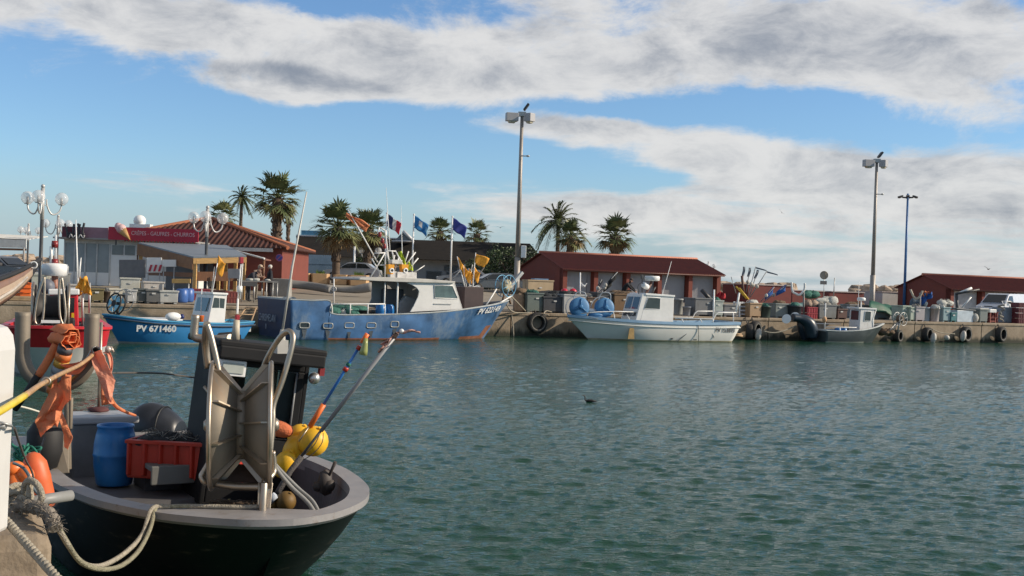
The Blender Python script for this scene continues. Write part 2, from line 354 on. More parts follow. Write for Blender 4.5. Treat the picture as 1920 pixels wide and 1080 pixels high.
# ------------------------------------------------------------------ water: one sheet with real ripples
def build_water():
    rg = np.random.default_rng(5)
    nr, nc = 780, 560
    ys = 3.2 * (88 / 3.2) ** (np.arange(nr) / (nr - 1)); us = np.linspace(-1, 1, nc)
    Y = np.repeat(ys[:, None], nc, 1); X = us[None, :] * (.60 * Y + 5)
    dx = (.60 * Y + 5) * 2 / nc; Z = np.zeros_like(X)
    calm = .50 + .50 / (1 + np.exp((Y - 27) / 6)); calm = calm * (1 + .24 * np.sin(X * .21 + Y * .13 + 1) * np.sin(Y * .3 - X * .07))
    for k in range(110):
        lam = .11 * (14) ** (k / 109); th = math.pi / 2 + rg.normal(0, .55) - .12
        kk = 2 * math.pi / lam; a = (.0062 if lam < .3 else .0042 if lam < .5 else .0011 if lam < .9 else .0006) * lam
        X2 = X + .35 * np.sin(Y * .7 + k) + .2 * np.sin(X * 1.1 + 2 * k)
        att = np.clip((lam / (dx * 2.2)) - .6, 0, 1)
        Z += a * att * np.sin(kk * (math.cos(th) * X2 + math.sin(th) * Y) + rg.uniform(0, 6.28))
    Z *= calm
    v = np.stack([X, Y, Z], -1).reshape(-1, 3)
    i = np.arange(nr * nc).reshape(nr, nc); q = np.stack([i[:-1, :-1], i[:-1, 1:], i[1:, 1:], i[1:, :-1]], -1).reshape(-1, 4)
    ext = np.array([(-2500, -300, -.12), (2500, -300, -.12), (2500, 400, -.12), (-2500, 400, -.12)]); n0 = len(v)
    v = np.concatenate([v, ext]); q = np.concatenate([q, [[n0, n0 + 1, n0 + 2, n0 + 3]]])
    me = bpy.data.meshes.new('water'); me.vertices.add(len(v)); me.vertices.foreach_set('co', v.ravel())
    me.loops.add(q.size); me.loops.foreach_set('vertex_index', q.ravel().astype(np.int32)); me.polygons.add(len(q))
    me.polygons.foreach_set('loop_start', np.arange(0, q.size, 4, dtype=np.int32)); me.polygons.foreach_set('use_smooth', np.ones(len(q), bool)); me.update(); me.validate()
    m = bpy.data.materials.new('harbour_water'); m.use_nodes = True; t = m.node_tree; L = t.links.new; b = t.nodes['Principled BSDF']
    b.inputs['Base Color'].default_value = (.010, .041, .034, 1); b.inputs['Roughness'].default_value = .05; b.inputs['IOR'].default_value = 1.33; b.inputs['Specular IOR Level'].default_value = .24
    tc = nd(t, 'ShaderNodeTexCoord'); mp = nd(t, 'ShaderNodeMapping'); mp.inputs['Scale'].default_value = (.7, 1.5, 1); L(tc.outputs['Object'], mp.inputs[0])
    n1 = nd(t, 'ShaderNodeTexNoise', i_Scale=10.5, i_Detail=4., i_Roughness=.6); L(mp.outputs[0], n1.inputs['Vector'])
    bp = nd(t, 'ShaderNodeBump'); bp.inputs['Strength'].default_value = .55; bp.inputs['Distance'].default_value = .045; L(n1.outputs['Fac'], bp.inputs['Height']); L(bp.outputs[0], b.inputs['Normal'])
    n2 = nd(t, 'ShaderNodeTexNoise', i_Scale=.12, i_Detail=4.); L(tc.outputs['Object'], n2.inputs['Vector'])
    ms_ = nd(t, 'ShaderNodeMapRange'); L(n2.outputs['Fac'], ms_.inputs[0]); ms_.inputs[1].default_value = .40; ms_.inputs[2].default_value = .60; ms_.inputs[3].default_value = .40; ms_.inputs[4].default_value = .64; L(ms_.outputs[0], bp.inputs['Strength'])
    cr = nd(t, 'ShaderNodeMix', data_type='RGBA'); L(n2.outputs['Fac'], cr.inputs[0]); cr.inputs[6].default_value = (.0105, .049, .030, 1); cr.inputs[7].default_value = (.0145, .066, .041, 1); L(cr.outputs[2], b.inputs['Base Color'])
    me.materials.append(m)
    o = bpy.data.objects.new('water', me); COL.objects.link(o); struct(o)
build_water()

# ------------------------------------------------------------------ quay, ground, breakwater
def quay_mat():
    m = bpy.data.materials.new('quay_concrete'); m.use_nodes = True; t = m.node_tree; L = t.links.new; b = t.nodes['Principled BSDF']; b.inputs['Roughness'].default_value = .85
    tc = nd(t, 'ShaderNodeTexCoord'); n = nd(t, 'ShaderNodeTexNoise', i_Scale=1.3, i_Detail=9., i_Roughness=.7); L(tc.outputs['Object'], n.inputs['Vector'])
    cr = nd(t, 'ShaderNodeValToRGB'); L(n.outputs['Fac'], cr.inputs[0]); e = cr.color_ramp.elements
    e[0].position = .3; e[0].color = (.20, .15, .10, 1); e[1].position = .72; e[1].color = (.42, .34, .25, 1)
    s = nd(t, 'ShaderNodeSeparateXYZ'); L(tc.outputs['Object'], s.inputs[0])
    mp = nd(t, 'ShaderNodeMapping'); mp.inputs['Scale'].default_value = (1.2, 1.2, .15); L(tc.outputs['Object'], mp.inputs[0])
    n2 = nd(t, 'ShaderNodeTexNoise', i_Scale=3., i_Detail=8., i_Roughness=.7); L(mp.outputs[0], n2.inputs['Vector'])
    ad = nd(t, 'ShaderNodeMath', operation='MULTIPLY_ADD'); L(n2.outputs['Fac'], ad.inputs[0]); ad.inputs[1].default_value = -.9; L(s.outputs[2], ad.inputs[2])
    mr = nd(t, 'ShaderNodeMapRange', interpolation_type='SMOOTHSTEP'); L(ad.outputs[0], mr.inputs[0]); mr.inputs[1].default_value = -.34; mr.inputs[2].default_value = -.02; mr.inputs[3].default_value = 1; mr.inputs[4].default_value = 0
    mm = nd(t, 'ShaderNodeMix', data_type='RGBA'); L(mr.outputs[0], mm.inputs[0]); L(cr.outputs[0], mm.inputs[6]); mm.inputs[7].default_value = (.045, .045, .030, 1); L(mm.outputs[2], b.inputs['Base Color'])
    n3 = nd(t, 'ShaderNodeTexNoise', i_Scale=14., i_Detail=6.); L(tc.outputs['Object'], n3.inputs['Vector']); bp = nd(t, 'ShaderNodeBump'); bp.inputs['Strength'].default_value = .5; bp.inputs['Distance'].default_value = .03; L(n3.outputs['Fac'], bp.inputs['Height']); L(bp.outputs[0], b.inputs['Normal'])
    return m
QM = quay_mat()
b = MB(); x = -90.
while x < 110:                                     # cast in blocks with open joints
    b.box((x + 2.49, .6, -.45), (4.97, 1.2, 3.2)); b.box((x + 2.49, .585, 1.075 + .003), (4.975, 1.26, .15)); x += 5
q = b.build('quay', QM, bevel=.03); q.location = (0, 57, 0); q.rotation_euler = (0, 0, QA); struct(q)
gm = pbr('harbour_ground', (.26, .225, .175), .9, var=.16, vs=.25, dirt=((.15, .135, .11), .55, .18, (1, 1, 1)), bump=.2, bs=6)
b = MB(); cq, sq_ = math.cos(QA), math.sin(QA); rows = []
for d in (1.15, 4, 9, 16, 24, 32, 34, 60, 300, 3500):
    rows.append([Vector((l * cq - d * sq_, 57 + l * sq_ + d * cq, -.004 + ground_z(l * cq - d * sq_, 57 + l * sq_ + d * cq))) for l in (-3000, -150, -60, -30, -15, -10, -7, -4, -1, 2, 5, 8, 12, 15, 20, 25, 30, 60, 120, 3000)])
b.loft(rows, False); struct(b.build('ground', gm))
rock_m = pbr('rock', (.40, .31, .23), .9, var=.45, vs=.6, bump=.7, bs=2)
def breakwater(p0, p1, Y0, Y1, n, hz, rg):
    b = MB()
    for k in range(n):
        f = rg.random(); px = p0 + (p1 - p0) * f; Y = Y0 + (Y1 - Y0) * f + rg.uniform(-2.5, 2.5); c = at_depth(px, Y); r = rg.uniform(.45, 1.0)
        b.ball((c.x, c.y, c.z + rg.uniform(0, hz)), r, 7, (1.3, 1, .75), .35, rg)
    for i in range(len(b.sm)): b.sm[i] = False
    return b.build('breakwater', rock_m)
tag(breakwater(-160, 700, 150, 150, 420, 1.3, random.Random(3)), 'tan boulder breakwater behind the snack kiosk at the left', 'breakwater', kind='stuff')
tag(breakwater(1335, 1480, 150, 150, 170, 1.5, random.Random(4)), 'pale boulder breakwater right of the five door garage row', 'breakwater', kind='stuff')
tag(breakwater(1600, 1960, 165, 165, 300, 1.9, random.Random(6)), 'boulder breakwater seen between the low red store and the gabled shed', 'breakwater', kind='stuff')
# near quay beside the photographer, parallel to the black boat
NQ = Frame((-2.42, 6.35, 0), 115.5)      # x runs away along its edge, y to its left (landward)
b = MB(); b.box((1.3, 4.02, -.35), (2.6, 8.0, 3.0)); b.box((-5.0, 4.0, -.62), (10.0, 8.1, 2.9))
o = b.build('near_quay', QM, bevel=.075); lay(o, NQ.o, NQ.a); struct(o)
# ------------------------------------------------------------------ boats
def make_hull(root, st, deck_z, mats, rim_w=.16, rim_h=.07, lip=.03, band=None, rimmat=None, deckmat=None, n_wl=None, deck_from=0., bulge=.04):
    """st rows: (s_top, s_wl, half beam top, half beam waterline, gunwale z). Parts hull, gunwale, deck."""
    rows = catmull(st, 5)
    b = MB(); sec = []
    for (s0, s1, bt, bw, g) in rows:
        bt = max(bt, .012); bw = max(bw, .008); pts = []
        lev = [(1, g), (.84, None), (.62, None), (.35, None), (.08, None), (0, .0)]
        half = []
        for k, _ in lev:
            half.append((s1 + (s0 - s1) * k, bw + (bt - bw) * (k ** .85) + bulge * math.sin(k * math.pi) * min(1, bt), g * k))
        half.append((s1 - .05, bw * .7, -.25)); half.append((s1 - .1, 0.004, -.42))
        sec.append([(x, y, z) for x, y, z in half] + [(x, -y, z) for x, y, z in half[::-1]])
    ids = b.loft(sec)
    for i, f in enumerate(b.f):
        pass
    b._f(ids[0][::-1]); b._f(ids[-1])
    if band:                                    # material index by height on the hull
        for i, f in enumerate(b.f):
            c = sum((b.v[k] for k in f), Vector()) / len(f); gl = max(b.v[k].z for k in f)
            b.mi[i] = band(c)
    hull = b.build('hull', mats, root)
    def outline(off, z=None, dz=0.):
        L_ = []; Rr = []
        for k, (s0, s1, bt, bw, g) in enumerate(rows):
            if k == len(rows) - 1: dn = (1, 0)
            a, c = rows[max(k - 1, 0)], rows[min(k + 1, len(rows) - 1)]
            dx, dy = c[0] - a[0], c[2] - a[2]; l = math.hypot(dx, dy) or 1
            x, y = s0 - off * dy / l * -1 * 1 if False else s0 + off * dy / l, bt - off * dx / l
            if off > 0: x = s0 + off * dy / l
            zz = g if z is None else z
            L_.append(Vector((x, max(y, .004), zz + dz))); Rr.append(Vector((x, -max(y, .004), zz + dz)))
        L_[0].x = Rr[0].x = rows[0][0] + max(off, 0)
        L_[-1].y = Rr[-1].y = 0.
        return L_, Rr
    b = MB()
    for sgn in (0, 1):
        oo = outline(-lip, None, rim_h * .1)[sgn]; o2 = outline(-lip, None, rim_h)[sgn]; ii = outline(rim_w, None, rim_h)[sgn]; i2 = outline(rim_w, None, -.06)[sgn]; o0 = outline(-.002, None, -.02)[sgn]
        for A_, B_ in ((o0, oo), (oo, o2), (o2, ii), (ii, i2)): b.loft([A_, B_])
    # across the stern
    A = outline(-lip, None, rim_h); I = outline(rim_w, None, rim_h); A0 = outline(-lip, None, -.03)
    b.loft([[A0[0][0], A0[1][0]], [A[0][0], A[1][0]], [I[0][0], I[1][0]], [I[0][0] - Vector((0, 0, .1)), I[1][0] - Vector((0, 0, .1))]], False)
    rim = b.build('gunwale', rimmat or mats[0], root)
    b = MB(); SL = [[], [], [], []]
    for (s0, s1, bt, bw, g) in rows:
        bt = max(bt, .012); bw = max(bw, .008); k = min(1, deck_z / g); kk = lambda q: bw + (bt - bw) * (q ** .85) + bulge * math.sin(q * math.pi) * min(1, bt)
        yt = max(.003, min(bt - rim_w, kk(.96) - .03)); yd = max(.002, min(yt, kk(k) - .05)); xt = s0 - (rim_w if bt < .5 else 0); xd = s1 + (s0 - s1) * k - (.12 if bt < .5 else 0)
        for q, p in zip(SL, ((xt, yt, g - .02), (xd, yd, deck_z), (xd, -yd, deck_z), (xt, -yt, g - .02))): q.append(Vector(p))
    for q in SL: q[0].x = rows[0][0] + .08
    b.loft(SL, False); b._f(b_ids(b, [SL[0][0], SL[1][0], SL[2][0], SL[3][0]]))
    deck = b.build('deck', deckmat or mats[0], root)
    return hull, rim, deck, rows
def hull_at(rows, s_, z, side, bulge=.04):
    """point and outward normal of the hull skin; side +1 port, -1 starboard"""
    def pt(s_, z):
        best = None
        for a, c in zip(rows, rows[1:]):
            def sx_(r): k = z / r[4]; return r[1] + (r[0] - r[1]) * k
            if sx_(a) <= s_ <= sx_(c):
                f = (s_ - sx_(a)) / max(1e-6, sx_(c) - sx_(a)); r = [a[i] + (c[i] - a[i]) * f for i in range(5)]; k = min(1, z / r[4])
                best = Vector((s_, side * (r[3] + (r[2] - r[3]) * k ** .85 + bulge * math.sin(k * math.pi) * min(1, r[2])), z))
        return best
    p = pt(s_, z); ds = pt(s_ + .05, z) - p; dz = pt(s_, z + .05) - p; n = ds.cross(dz).normalized()
    if n.y * side < 0: n = -n
    return p, n, ds.normalized()
def hull_text(body, size, m, root, rows, s_, z, side, rise=0., off=.02, **k):
    p, n, t = hull_at(rows, s_, z, side)
    ex = t if side < 0 else -t; ex = (Matrix.Rotation(-rise, 3, n) @ ex).normalized(); ey = n.cross(ex).normalized()
    M4 = Matrix(((ex.x, ey.x, n.x, 0), (ex.y, ey.y, n.y, 0), (ex.z, ey.z, n.z, 0), (0, 0, 0, 1))); M4.translation = p + n * off
    return text_obj(body, size, m, root, M4, **k)
def b_ids(b, pts): return [b._v(p) for p in pts]

def net_pile(name, loc, size, m, label, rg, group=None, rz=0., cat='fishing net', n=5):
    """a heap of netting: crumpled mounds plus loose strands"""
    b = MB(); sx_, sy_, sz_ = size
    for k in range(n):
        b.ball((rg.uniform(-.3, .3) * sx_, rg.uniform(-.3, .3) * sy_, sz_ * .3), .5, 14, (sx_ * rg.uniform(.45, .7), sy_ * rg.uniform(.45, .7), sz_ * rg.uniform(.6, 1.15)), .16, rg)
    for k in range(10):
        a = rg.uniform(0, 6.28); p = [Vector((math.cos(a + q * .5) * sx_ * (.2 + .08 * q), math.sin(a + q * .5) * sy_ * (.2 + .08 * q), sz_ * (.85 - .2 * q))) for q in range(4)]
        b.tube(spline(p, 3), .012, 5)
    o = b.build(name, m, None, fix=False); lay(o, loc, rz); return tag(o, label, cat, group)

def net_reel(parent, c, axis, r, wdt, m, drum_m, name='net_hauler', spokes=6, rod=.02, hoop=True):
    """two spoked flange rings on a drum"""
    ax = Vector(axis).normalized(); c = Vector(c); b = MB()
    e1 = ax.cross(Vector((0, 0, 1))).normalized(); e2 = ax.cross(e1)
    for sg in (-1, 1):
        q = c + ax * (sg * wdt / 2); b.torus(q, r, rod, ax, 26, 6)
        for k in range(spokes):
            a = 2 * math.pi * k / spokes + .3; b.tube([q + (e1 * math.cos(a) + e2 * math.sin(a)) * r * .25, q + (e1 * math.cos(a) + e2 * math.sin(a)) * r], rod * .75, 5)
    o = b.build(name, m, parent)
    d = MB(); d.lathe([(r * .3, -wdt / 2), (r * .62, -wdt * .3), (r * .5, 0), (r * .62, wdt * .3), (r * .3, wdt / 2)], c, ax, 18); d.build('drum', drum_m, o)
    return o

# ================================================================== big blue trawler with the white wheelhouse
def big_blue():
    fr = Frame((-9.95, 49.0, 0), 30)
    root = thing('fishing_boat', 'large blue steel fishing boat with white wheelhouse and square portholes along its hull', 'fishing boat', fr.o, fr.a)
    hb = pbr('blue_hull_paint', (.05, .13, .275), .48, var=.55, vs=.9, dirt=((.15, .22, .32), .50, .9, (.9, .9, .5)), bump=.25, bs=2.5)
    hb.node_tree.nodes
    navy = pbr('shaded_transom', (.014, .034, .085), .5, var=.2)  # darker copy of the hull blue: the stern's shade painted in
    anti = pbr('antifouling', (.26, .105, .06), .7, var=.35, vs=3, dirt=((.30, .29, .25), .58, 2, (1, 1, 3)))
    bt = 2.1
    st = [(0, .1, 2.1, 2.0, 1.62), (.9, .95, 2.12, 2.02, 1.60), (1.7, 1.7, 2.13, 2.03, 1.585), (1.78, 1.78, 2.13, 2.03, 1.08), (3.5, 3.5, 2.13, 2.02, 1.06), (5.4, 5.3, 2.1, 1.95, 1.13), (7.2, 7.0, 1.9, 1.5, 1.25), (8.8, 8.3, 1.45, .85, 1.42), (10.2, 9.3, .8, .32, 1.58), (11.35, 9.95, .03, .012, 1.76)]
    def band(c): return 2 if c.z < .05 + max(0, c.x - 8.3) * .20 else (1 if c.x < .06 else 0)
    hull, rim, deck, rows = make_hull(root, st, .85, [hb, navy, anti], rim_w=.10, rim_h=.04, lip=.02, band=band, rimmat=pbr('grey_rim', (.42, .44, .44), .5, dirt=((.25, .13, .07), .58, 4, (1, 1, 1))), deckmat=pbr('deck_grey', (.11, .115, .12), .7, dirt=((.2, .12, .07), .58, 2, (1, 1, 1))))
    b = MB(); b.box((.05, 0, .95), (.04, 4.1, 1.24)); b.build('transom_plate', navy, root)
    # portholes
    def half(s):
        for a, c in zip(rows, rows[1:]):
            if a[0] <= s <= c[0]:
                k = (s - a[0]) / max(1e-6, c[0] - a[0]); return [a[i] + (c[i] - a[i]) * k for i in range(5)]
    for i, (px, py) in enumerate(((570, 610), (614, 611), (654, 610), (695, 610), (739, 608))):
        q = fr.hit(px, py, 1, -2.07); b = MB(); ww, hh = (.24, .125) if i < 4 else (.21, .14)
        y = -2.075 - .015
        ww *= .86; hh *= .86; pts = [Vector((q.x + ww * math.copysign(abs(math.cos(a)) ** .45, math.cos(a)), y - .03, q.z + hh * math.copysign(abs(math.sin(a)) ** .45, math.sin(a)))) for a in (2 * math.pi * k / 20 for k in range(20))]
        b.tube(pts, .030, 6, closed=True); o = b.build('porthole', pbr('porthole_rim', (.30, .31, .30), .4, .3, dirt=((.25, .13, .07), .6, 6, (1, 1, 1))), root)
        b = MB(); b.prism([p + Vector((0, .02, 0)) for p in pts], (0, .03, 0)); b.build('pane', glassdark, o)
        b = MB(); b.prism([Vector((q.x - .1, y - .012, q.z - .17)), Vector((q.x + .12, y - .012, q.z - .17)), Vector((q.x + .03, y - .012, q.z - .55)), Vector((q.x - .03, y - .012, q.z - .5))], (0, .01, 0)); b.build('rust_run', pbr('rust_run', (.06, .075, .09), .8, var=.5, vs=6), o)
    # lettering
    wt = pbr('white_lettering', (.72, .72, .70), .6, var=.12, vs=9)
    q = fr.hit(501, 596, 0, -.02); side_text('CHRISMELAN', .44, pbr('worn_lettering', (.30, .33, .38), .7, var=.35, vs=8), root, (-.035, q.y, q.z), math.pi, sx=.85)
    q = fr.hit(499, 612, 0, -.02); side_text('II', .30, pbr('worn_lettering', (.17, .20, .26), .7), root, (-.035, q.y, q.z), math.pi)
    hull_text('PV 622149', .40, wt, root, rows, 9.75, 1.33, -1, rise=-.10, shear=.25, bold=.008, off=.045)
    # rail amidships on the low sheer
    b = MB(); pts = [fr.hit(a, c, 1, -2.05) for a, c in ((621, 570), (657, 570), (690, 570), (722, 570))]
    b.tube(pts, .03, 6)
    for p in pts[1:]: b.tube([p, (p.x, p.y, 1.1)], .028, 6)
    b.tube([pts[0] + Vector((-.15, 0, .02)), pts[0], (pts[0].x + .04, pts[0].y, pts[0].z - .15), (pts[0].x + .06, pts[0].y, 1.1)], .03, 6)
    b.build('rail', alu, root)
    # wheelhouse
    yw = -1.42
    S = lambda pts, y=yw: [Vector((x, y, z)) for x, z in fr.side(pts, y)]
    wh = S(((769, 585), (776, 573), (784, 556), (786, 546), (781, 539), (772, 534), (762, 530), (800, 527), (853, 531), (868, 580)))
    b = MB(); b.prism(wh, (0, .06, 0)); b.prism([p + Vector((0, 2.78, 0)) for p in wh], (0, .06, 0))
    fb_, ft = wh[-1], wh[-2]
    b.prism([fb_, ft, ft + Vector((0, 2.84, 0)), fb_ + Vector((0, 2.84, 0))], (-.06, 0, 0))
    house = b.build('wheelhouse', white, root, bevel=.012)
    rz = wh[7].z
    rt = S(((672, 524), (700, 526.5), (762, 529), (853, 531), (854, 527.5), (800, 523), (735, 520), (676, 520.5)), -1.55)
    b = MB(); b.prism(rt, (0, 3.1, 0)); b.build('roof', pbr('roof_grey', (.52, .50, .46), .55, var=.12, vs=2, dirt=((.3, .26, .2), .58, 2, (1, 1, 1))), house, bevel=.015)
    wn = S(((814, 535), (848, 536), (858, 560), (815, 559)))
    b = MB(); b.prism([p + Vector((0, -.012, 0)) for p in wn], (0, .02, 0)); o = b.build('window', pbr('sea_glass', (.10, .15, .15), .08, var=.35, vs=2, spec=.8), house)
    b = MB(); b.tube([p + Vector((0, -.015, 0)) for p in wn], .022, 5, closed=True); b.build('frame', white, o)
    b = MB(); b.box(fr.hit(830, 570, 1, yw - .02), (.85, .03, .035)); b.build('handrail', galv, house)
    b = MB()
    for sg in (-.7, .7): b.prism([ft.lerp(fb_, .12) + Vector((.012, 1.42 + sg - .55, 0)), ft.lerp(fb_, .12) + Vector((.012, 1.42 + sg + .55, 0)), ft.lerp(fb_, .52) + Vector((.012, 1.42 + sg + .55, 0)), ft.lerp(fb_, .52) + Vector((.012, 1.42 + sg - .55, 0))], (.012, 0, 0))
    b.build('windscreen', glassdark, house)
    # aft shelter wall, post and dark interior gear
    sh = S(((698, 526), (726, 528), (726, 560), (720, 580), (690, 575), (697, 560)), .6)
    b = MB(); b.prism(sh, (0, .06, 0)); b.build('shelter_wall', pbr('shelter_grey', (.47, .46, .44), .6, var=.1), house)
    b = MB(); p = fr.hit(746, 528, 1, -1.3); b.tube([p, (p.x, p.y, .9)], .04, 6); p = fr.hit(722, 530, 1, -1.35); b.tube([p, (p.x, p.y, .9)], .03, 6); b.build('post', alu, house)
    b = MB(); p = fr.hit(741, 555, 1, -.3); b.box((p.x, p.y + .3, 1.5), (.75, .8, 1.3)); b.build('engine_casing', dark, root, bevel=.04)
    b = MB(); p = fr.hit(763, 565, 1, -.6); b.prism([(p.x - .35, p.y, .85), (p.x + .5, p.y, .85), (p.x + .5, p.y, 1.75), (p.x - .05, p.y, 1.9), (p.x - .35, p.y, 1.55)], (0, .7, 0)); b.build('winch_cover', pbr('winch_grey', (.33, .32, .31), .6), root, bevel=.06)
    # bulkhead forward of the wheelhouse with its red inner face
    b = MB(); p = fr.hit(862, 534, 1, -.2); p2 = fr.hit(903, 578, 1, -.2); b.box(((p.x + p2.x) / 2 - .05, .35, 1.85), (1.0, 1.9, 1.0)); b.build('fore_locker', pbr('fore_locker', (.055, .035, .035), .6), root, bevel=.03)
    # mast, frame and rigging on the roof (one welded frame), lights and boxes on it
    zr = rt[6].z
    def Q(px, py, y=-.3): return fr.hit(px, py, 1, y)
    b = MB()
    for a, c in (((733, 520), (722, 432)), ((722, 432), (712, 426)), ((712, 426), (707, 438)), ((738, 520), (724, 470)), ((722, 470), (742, 471)), ((742, 471), (758, 503)), ((740, 478), (733, 515)), ((702, 475), (722, 474)),
                 ((722, 474), (696, 518)), ((712, 497), (724, 497)), ((735, 470), (738, 486)), ((757, 500), (729, 500)), ((757, 500), (760, 521)), ((729, 500), (729, 521)), ((736, 521), (748, 482)), ((748, 482), (756, 498))):
        for y in (-.75, .35): b.tube([Q(*a, y), Q(*c, y)], .028, 6)
    b.tube([Q(727, 471, -.75), Q(727, 471, .35)], .03, 6); b.tube([Q(742, 471, -.75), Q(742, 471, .35)], .03, 6)
    mast = b.build('mast_frame', alu, house)
    for a, c, r in (((731, 470), (724, 352), .014), ((755, 520), (752, 385), .013)):
        b = MB(); b.tube([Q(*a), Q(*a).lerp(Q(*c), .35), Q(*c)], [r * 1.7, r * 1.4, r * .6], 6); b.build('whip_antenna', whiteclean, mast)
    for px, py in ((712, 440), (717, 452), (721, 462)):
        b = MB(); b.lathe([(.06, -.1), (.08, -.08), (.08, .08), (.05, .12)], Q(px, py), n=10); b.build('navigation_light', pbr('nav_red', (.25, .03, .03), .3), mast)
    for px, py, s_ in ((731, 505), (755, 506)) and ((731, 505, .3), (757, 505, .34)):
        b = MB(); p = Q(px, py, -.9); b.box(p, (s_, .3, .42), taper=.75); b.mat(1).torus(p + Vector((.02, -.16, -.05)), .085, .035, (0, 1, 0), 14, 6); b.mat(2).lathe([(.07, 0), (.07, .03)], p + Vector((.02, -.17, -.05)), (0, 1, 0), 12)
        b.build('float_box', [flagor, whiteclean, black], mast, bevel=.02)
    for px, py, d in ((752, 517, (.55, .4, .32)), (770, 517, (.4, .4, .30)), (735, 515, (.3, .3, .3)), (742, 491, (.5, .3, .18))):
        b = MB(); b.box(Q(px, py, -.85), d); b.build('equipment_box', pbr('box_white', (.62, .60, .57), .5, var=.25, vs=5, dirt=((.15, .12, .12), .58, 5, (1, 1, 1))), mast, bevel=.02)
    # two net haulers on the bow, inclined rail and plank
    cyan = pbr('cyan_paint', (.13, .36, .55), .4, var=.1); gry = pbr('reel_grey', (.40, .42, .45), .45, .3)
    netm = pbr('drum_net', (.42, .38, .27), .9, var=.4, vs=9, dirt=((.08, .04, .02), .52, 5, (1, 1, 1)), bump=.8, bs=15)
    net_reel(root, fr.hit(948, 536, 1, .1), (.35, -.94, 0), .50, .42, cyan, netm, spokes=6)
    net_reel(root, fr.hit(888, 553, 1, -.15), (.30, -.95, 0), .41, .36, gry, netm, spokes=6)
    rs = pbr('rusty_stand', (.22, .13, .08), .7, .3, dirt=((.1, .045, .02), .5, 5, (1, 1, 1))); p = fr.hit(948, 540, 1, .1); p2 = fr.hit(888, 556, 1, -.15)
    for a, c, r_ in ((p, (p.x - .2, .1, 1.5), .05), (p, (p.x + .3, .1, 1.6), .05), (p2, (p2.x, -.15, .9), .06), (p2 + Vector((.1, 0, 0)), (p2.x + .4, -.15, .9), .06)): b = MB(); b.tube([a, c], r_, 8); b.build('hauler_stand', rs, root)
    b = MB(); b.tube([fr.hit(911, 573, 1, -.75), fr.hit(931, 542, 1, -.3)], .035, 6); b.tube([fr.hit(930, 572, 1, -.55), fr.hit(959, 555, 1, 0)], .035, 6); b.build('bow_rail', alu, root)
    b = MB(); b.box(fr.hit(967, 525, 1, .3), (.13, .2, 1.0), ry=R(42)); b.build('roller_plank', galv, root)
    # things aboard
    def aboard(px, py, y): q = fr.m @ fr.hit(px, py, 1, y); return q
    rg = random.Random(11)
    p = fr.hit(638, 588, 1, -1.0); p.z = .87; net_pile('fishing_net', fr.m @ p, (1.6, 1.3, .75), net_green, 'green and white netting heaped behind the rail of the blue boat', rg)
    p = fr.hit(647, 588, 1, -1.4); p.z = .87; net_pile('fishing_net', fr.m @ p, (.8, .8, .5), net_white, 'small white net bundle in front of the green netting on the blue boat', rg)
    for px, lab, yy in ((672, 'black round tub heaped with pale netting on the blue boat deck', -1.2),):
        p = fr.hit(px, 585, 1, yy); r = thing('net_tub', lab, 'tub', fr.m @ Vector((p.x, p.y, .86)))
        b = MB(); b.lathe([(.42, 0), (.52, .32), (.55, .34), (.55, .38), (.50, .36), (.42, .04)], n=20); b.build('tub', black, r)
        b = MB(); b.ball((0, 0, .36), .46, 14, (1, 1, .45), .15, rg); b.build('netting', net_green, r)
    for px, dy, lab in ((714, 0, 'blue plastic drum standing by the rail post of the blue boat'), (729, .5, 'second blue drum half hidden beside the dark engine casing of the blue boat')):
        p = fr.hit(px, 585, 1, -1.45 + dy); r = MB(); r.lathe([(.2, 0), (.23, .05), (.235, .25), (.225, .28), (.235, .31), (.22, .55), (.17, .6), (.17, .62)], n=16); o = r.build('plastic_drum', blueplastic); lay(o, fr.m @ Vector((p.x, p.y, .86))); tag(o, lab, 'drum')
    # dan buoy flags standing forward of the wheelhouse
    defs = [((880, 570), (857, 481), (6, 26), 'ragged orange flag on the leftmost staff ahead of the white wheelhouse'), ((878, 565), (869, 498), (7, 24), 'crumpled orange flag low beside the wheelhouse front'),
            ((884, 560), (892, 474), (13, 20), 'bright orange pennant highest of the flags on the blue boat bow'), ((882, 570), (879, 503), (4, 20), 'narrow orange flag furled on its staff between wider ones'), ((886, 570), (889, 500), (6, 22), 'orange flag hanging on the rightmost short staff of the blue boat')]
    for i, (a, c, d, lab) in enumerate(defs):
        y = -.4 + .12 * i; p0, p1 = fr.m @ fr.hit(*a, 1, y), fr.m @ fr.hit(*c, 1, y)
        flag_staff(p0, p1, [d[0] / 45., d[1] / 45.], lab, 'orange flags on the bow of the blue boat', i)
    for i, (a, c, lab) in enumerate((((850, 522), (872, 496), 'bare grey staff leaning left behind the orange flags'), ((884, 535), (908, 501), 'dark thin staff leaning right among the orange flags'), ((878, 545), (886, 496), 'pale upright staff among the orange flags'))):
        b = MB(); b.tube([fr.m @ fr.hit(*a, 1, .1), fr.m @ fr.hit(*c, 1, .1)], .028, 6); tag(b.build('staff', pbr('staff_%d' % i, [(.4, .4, .4), (.06, .06, .06), (.5, .5, .48)][i], .5)), lab, 'pole')
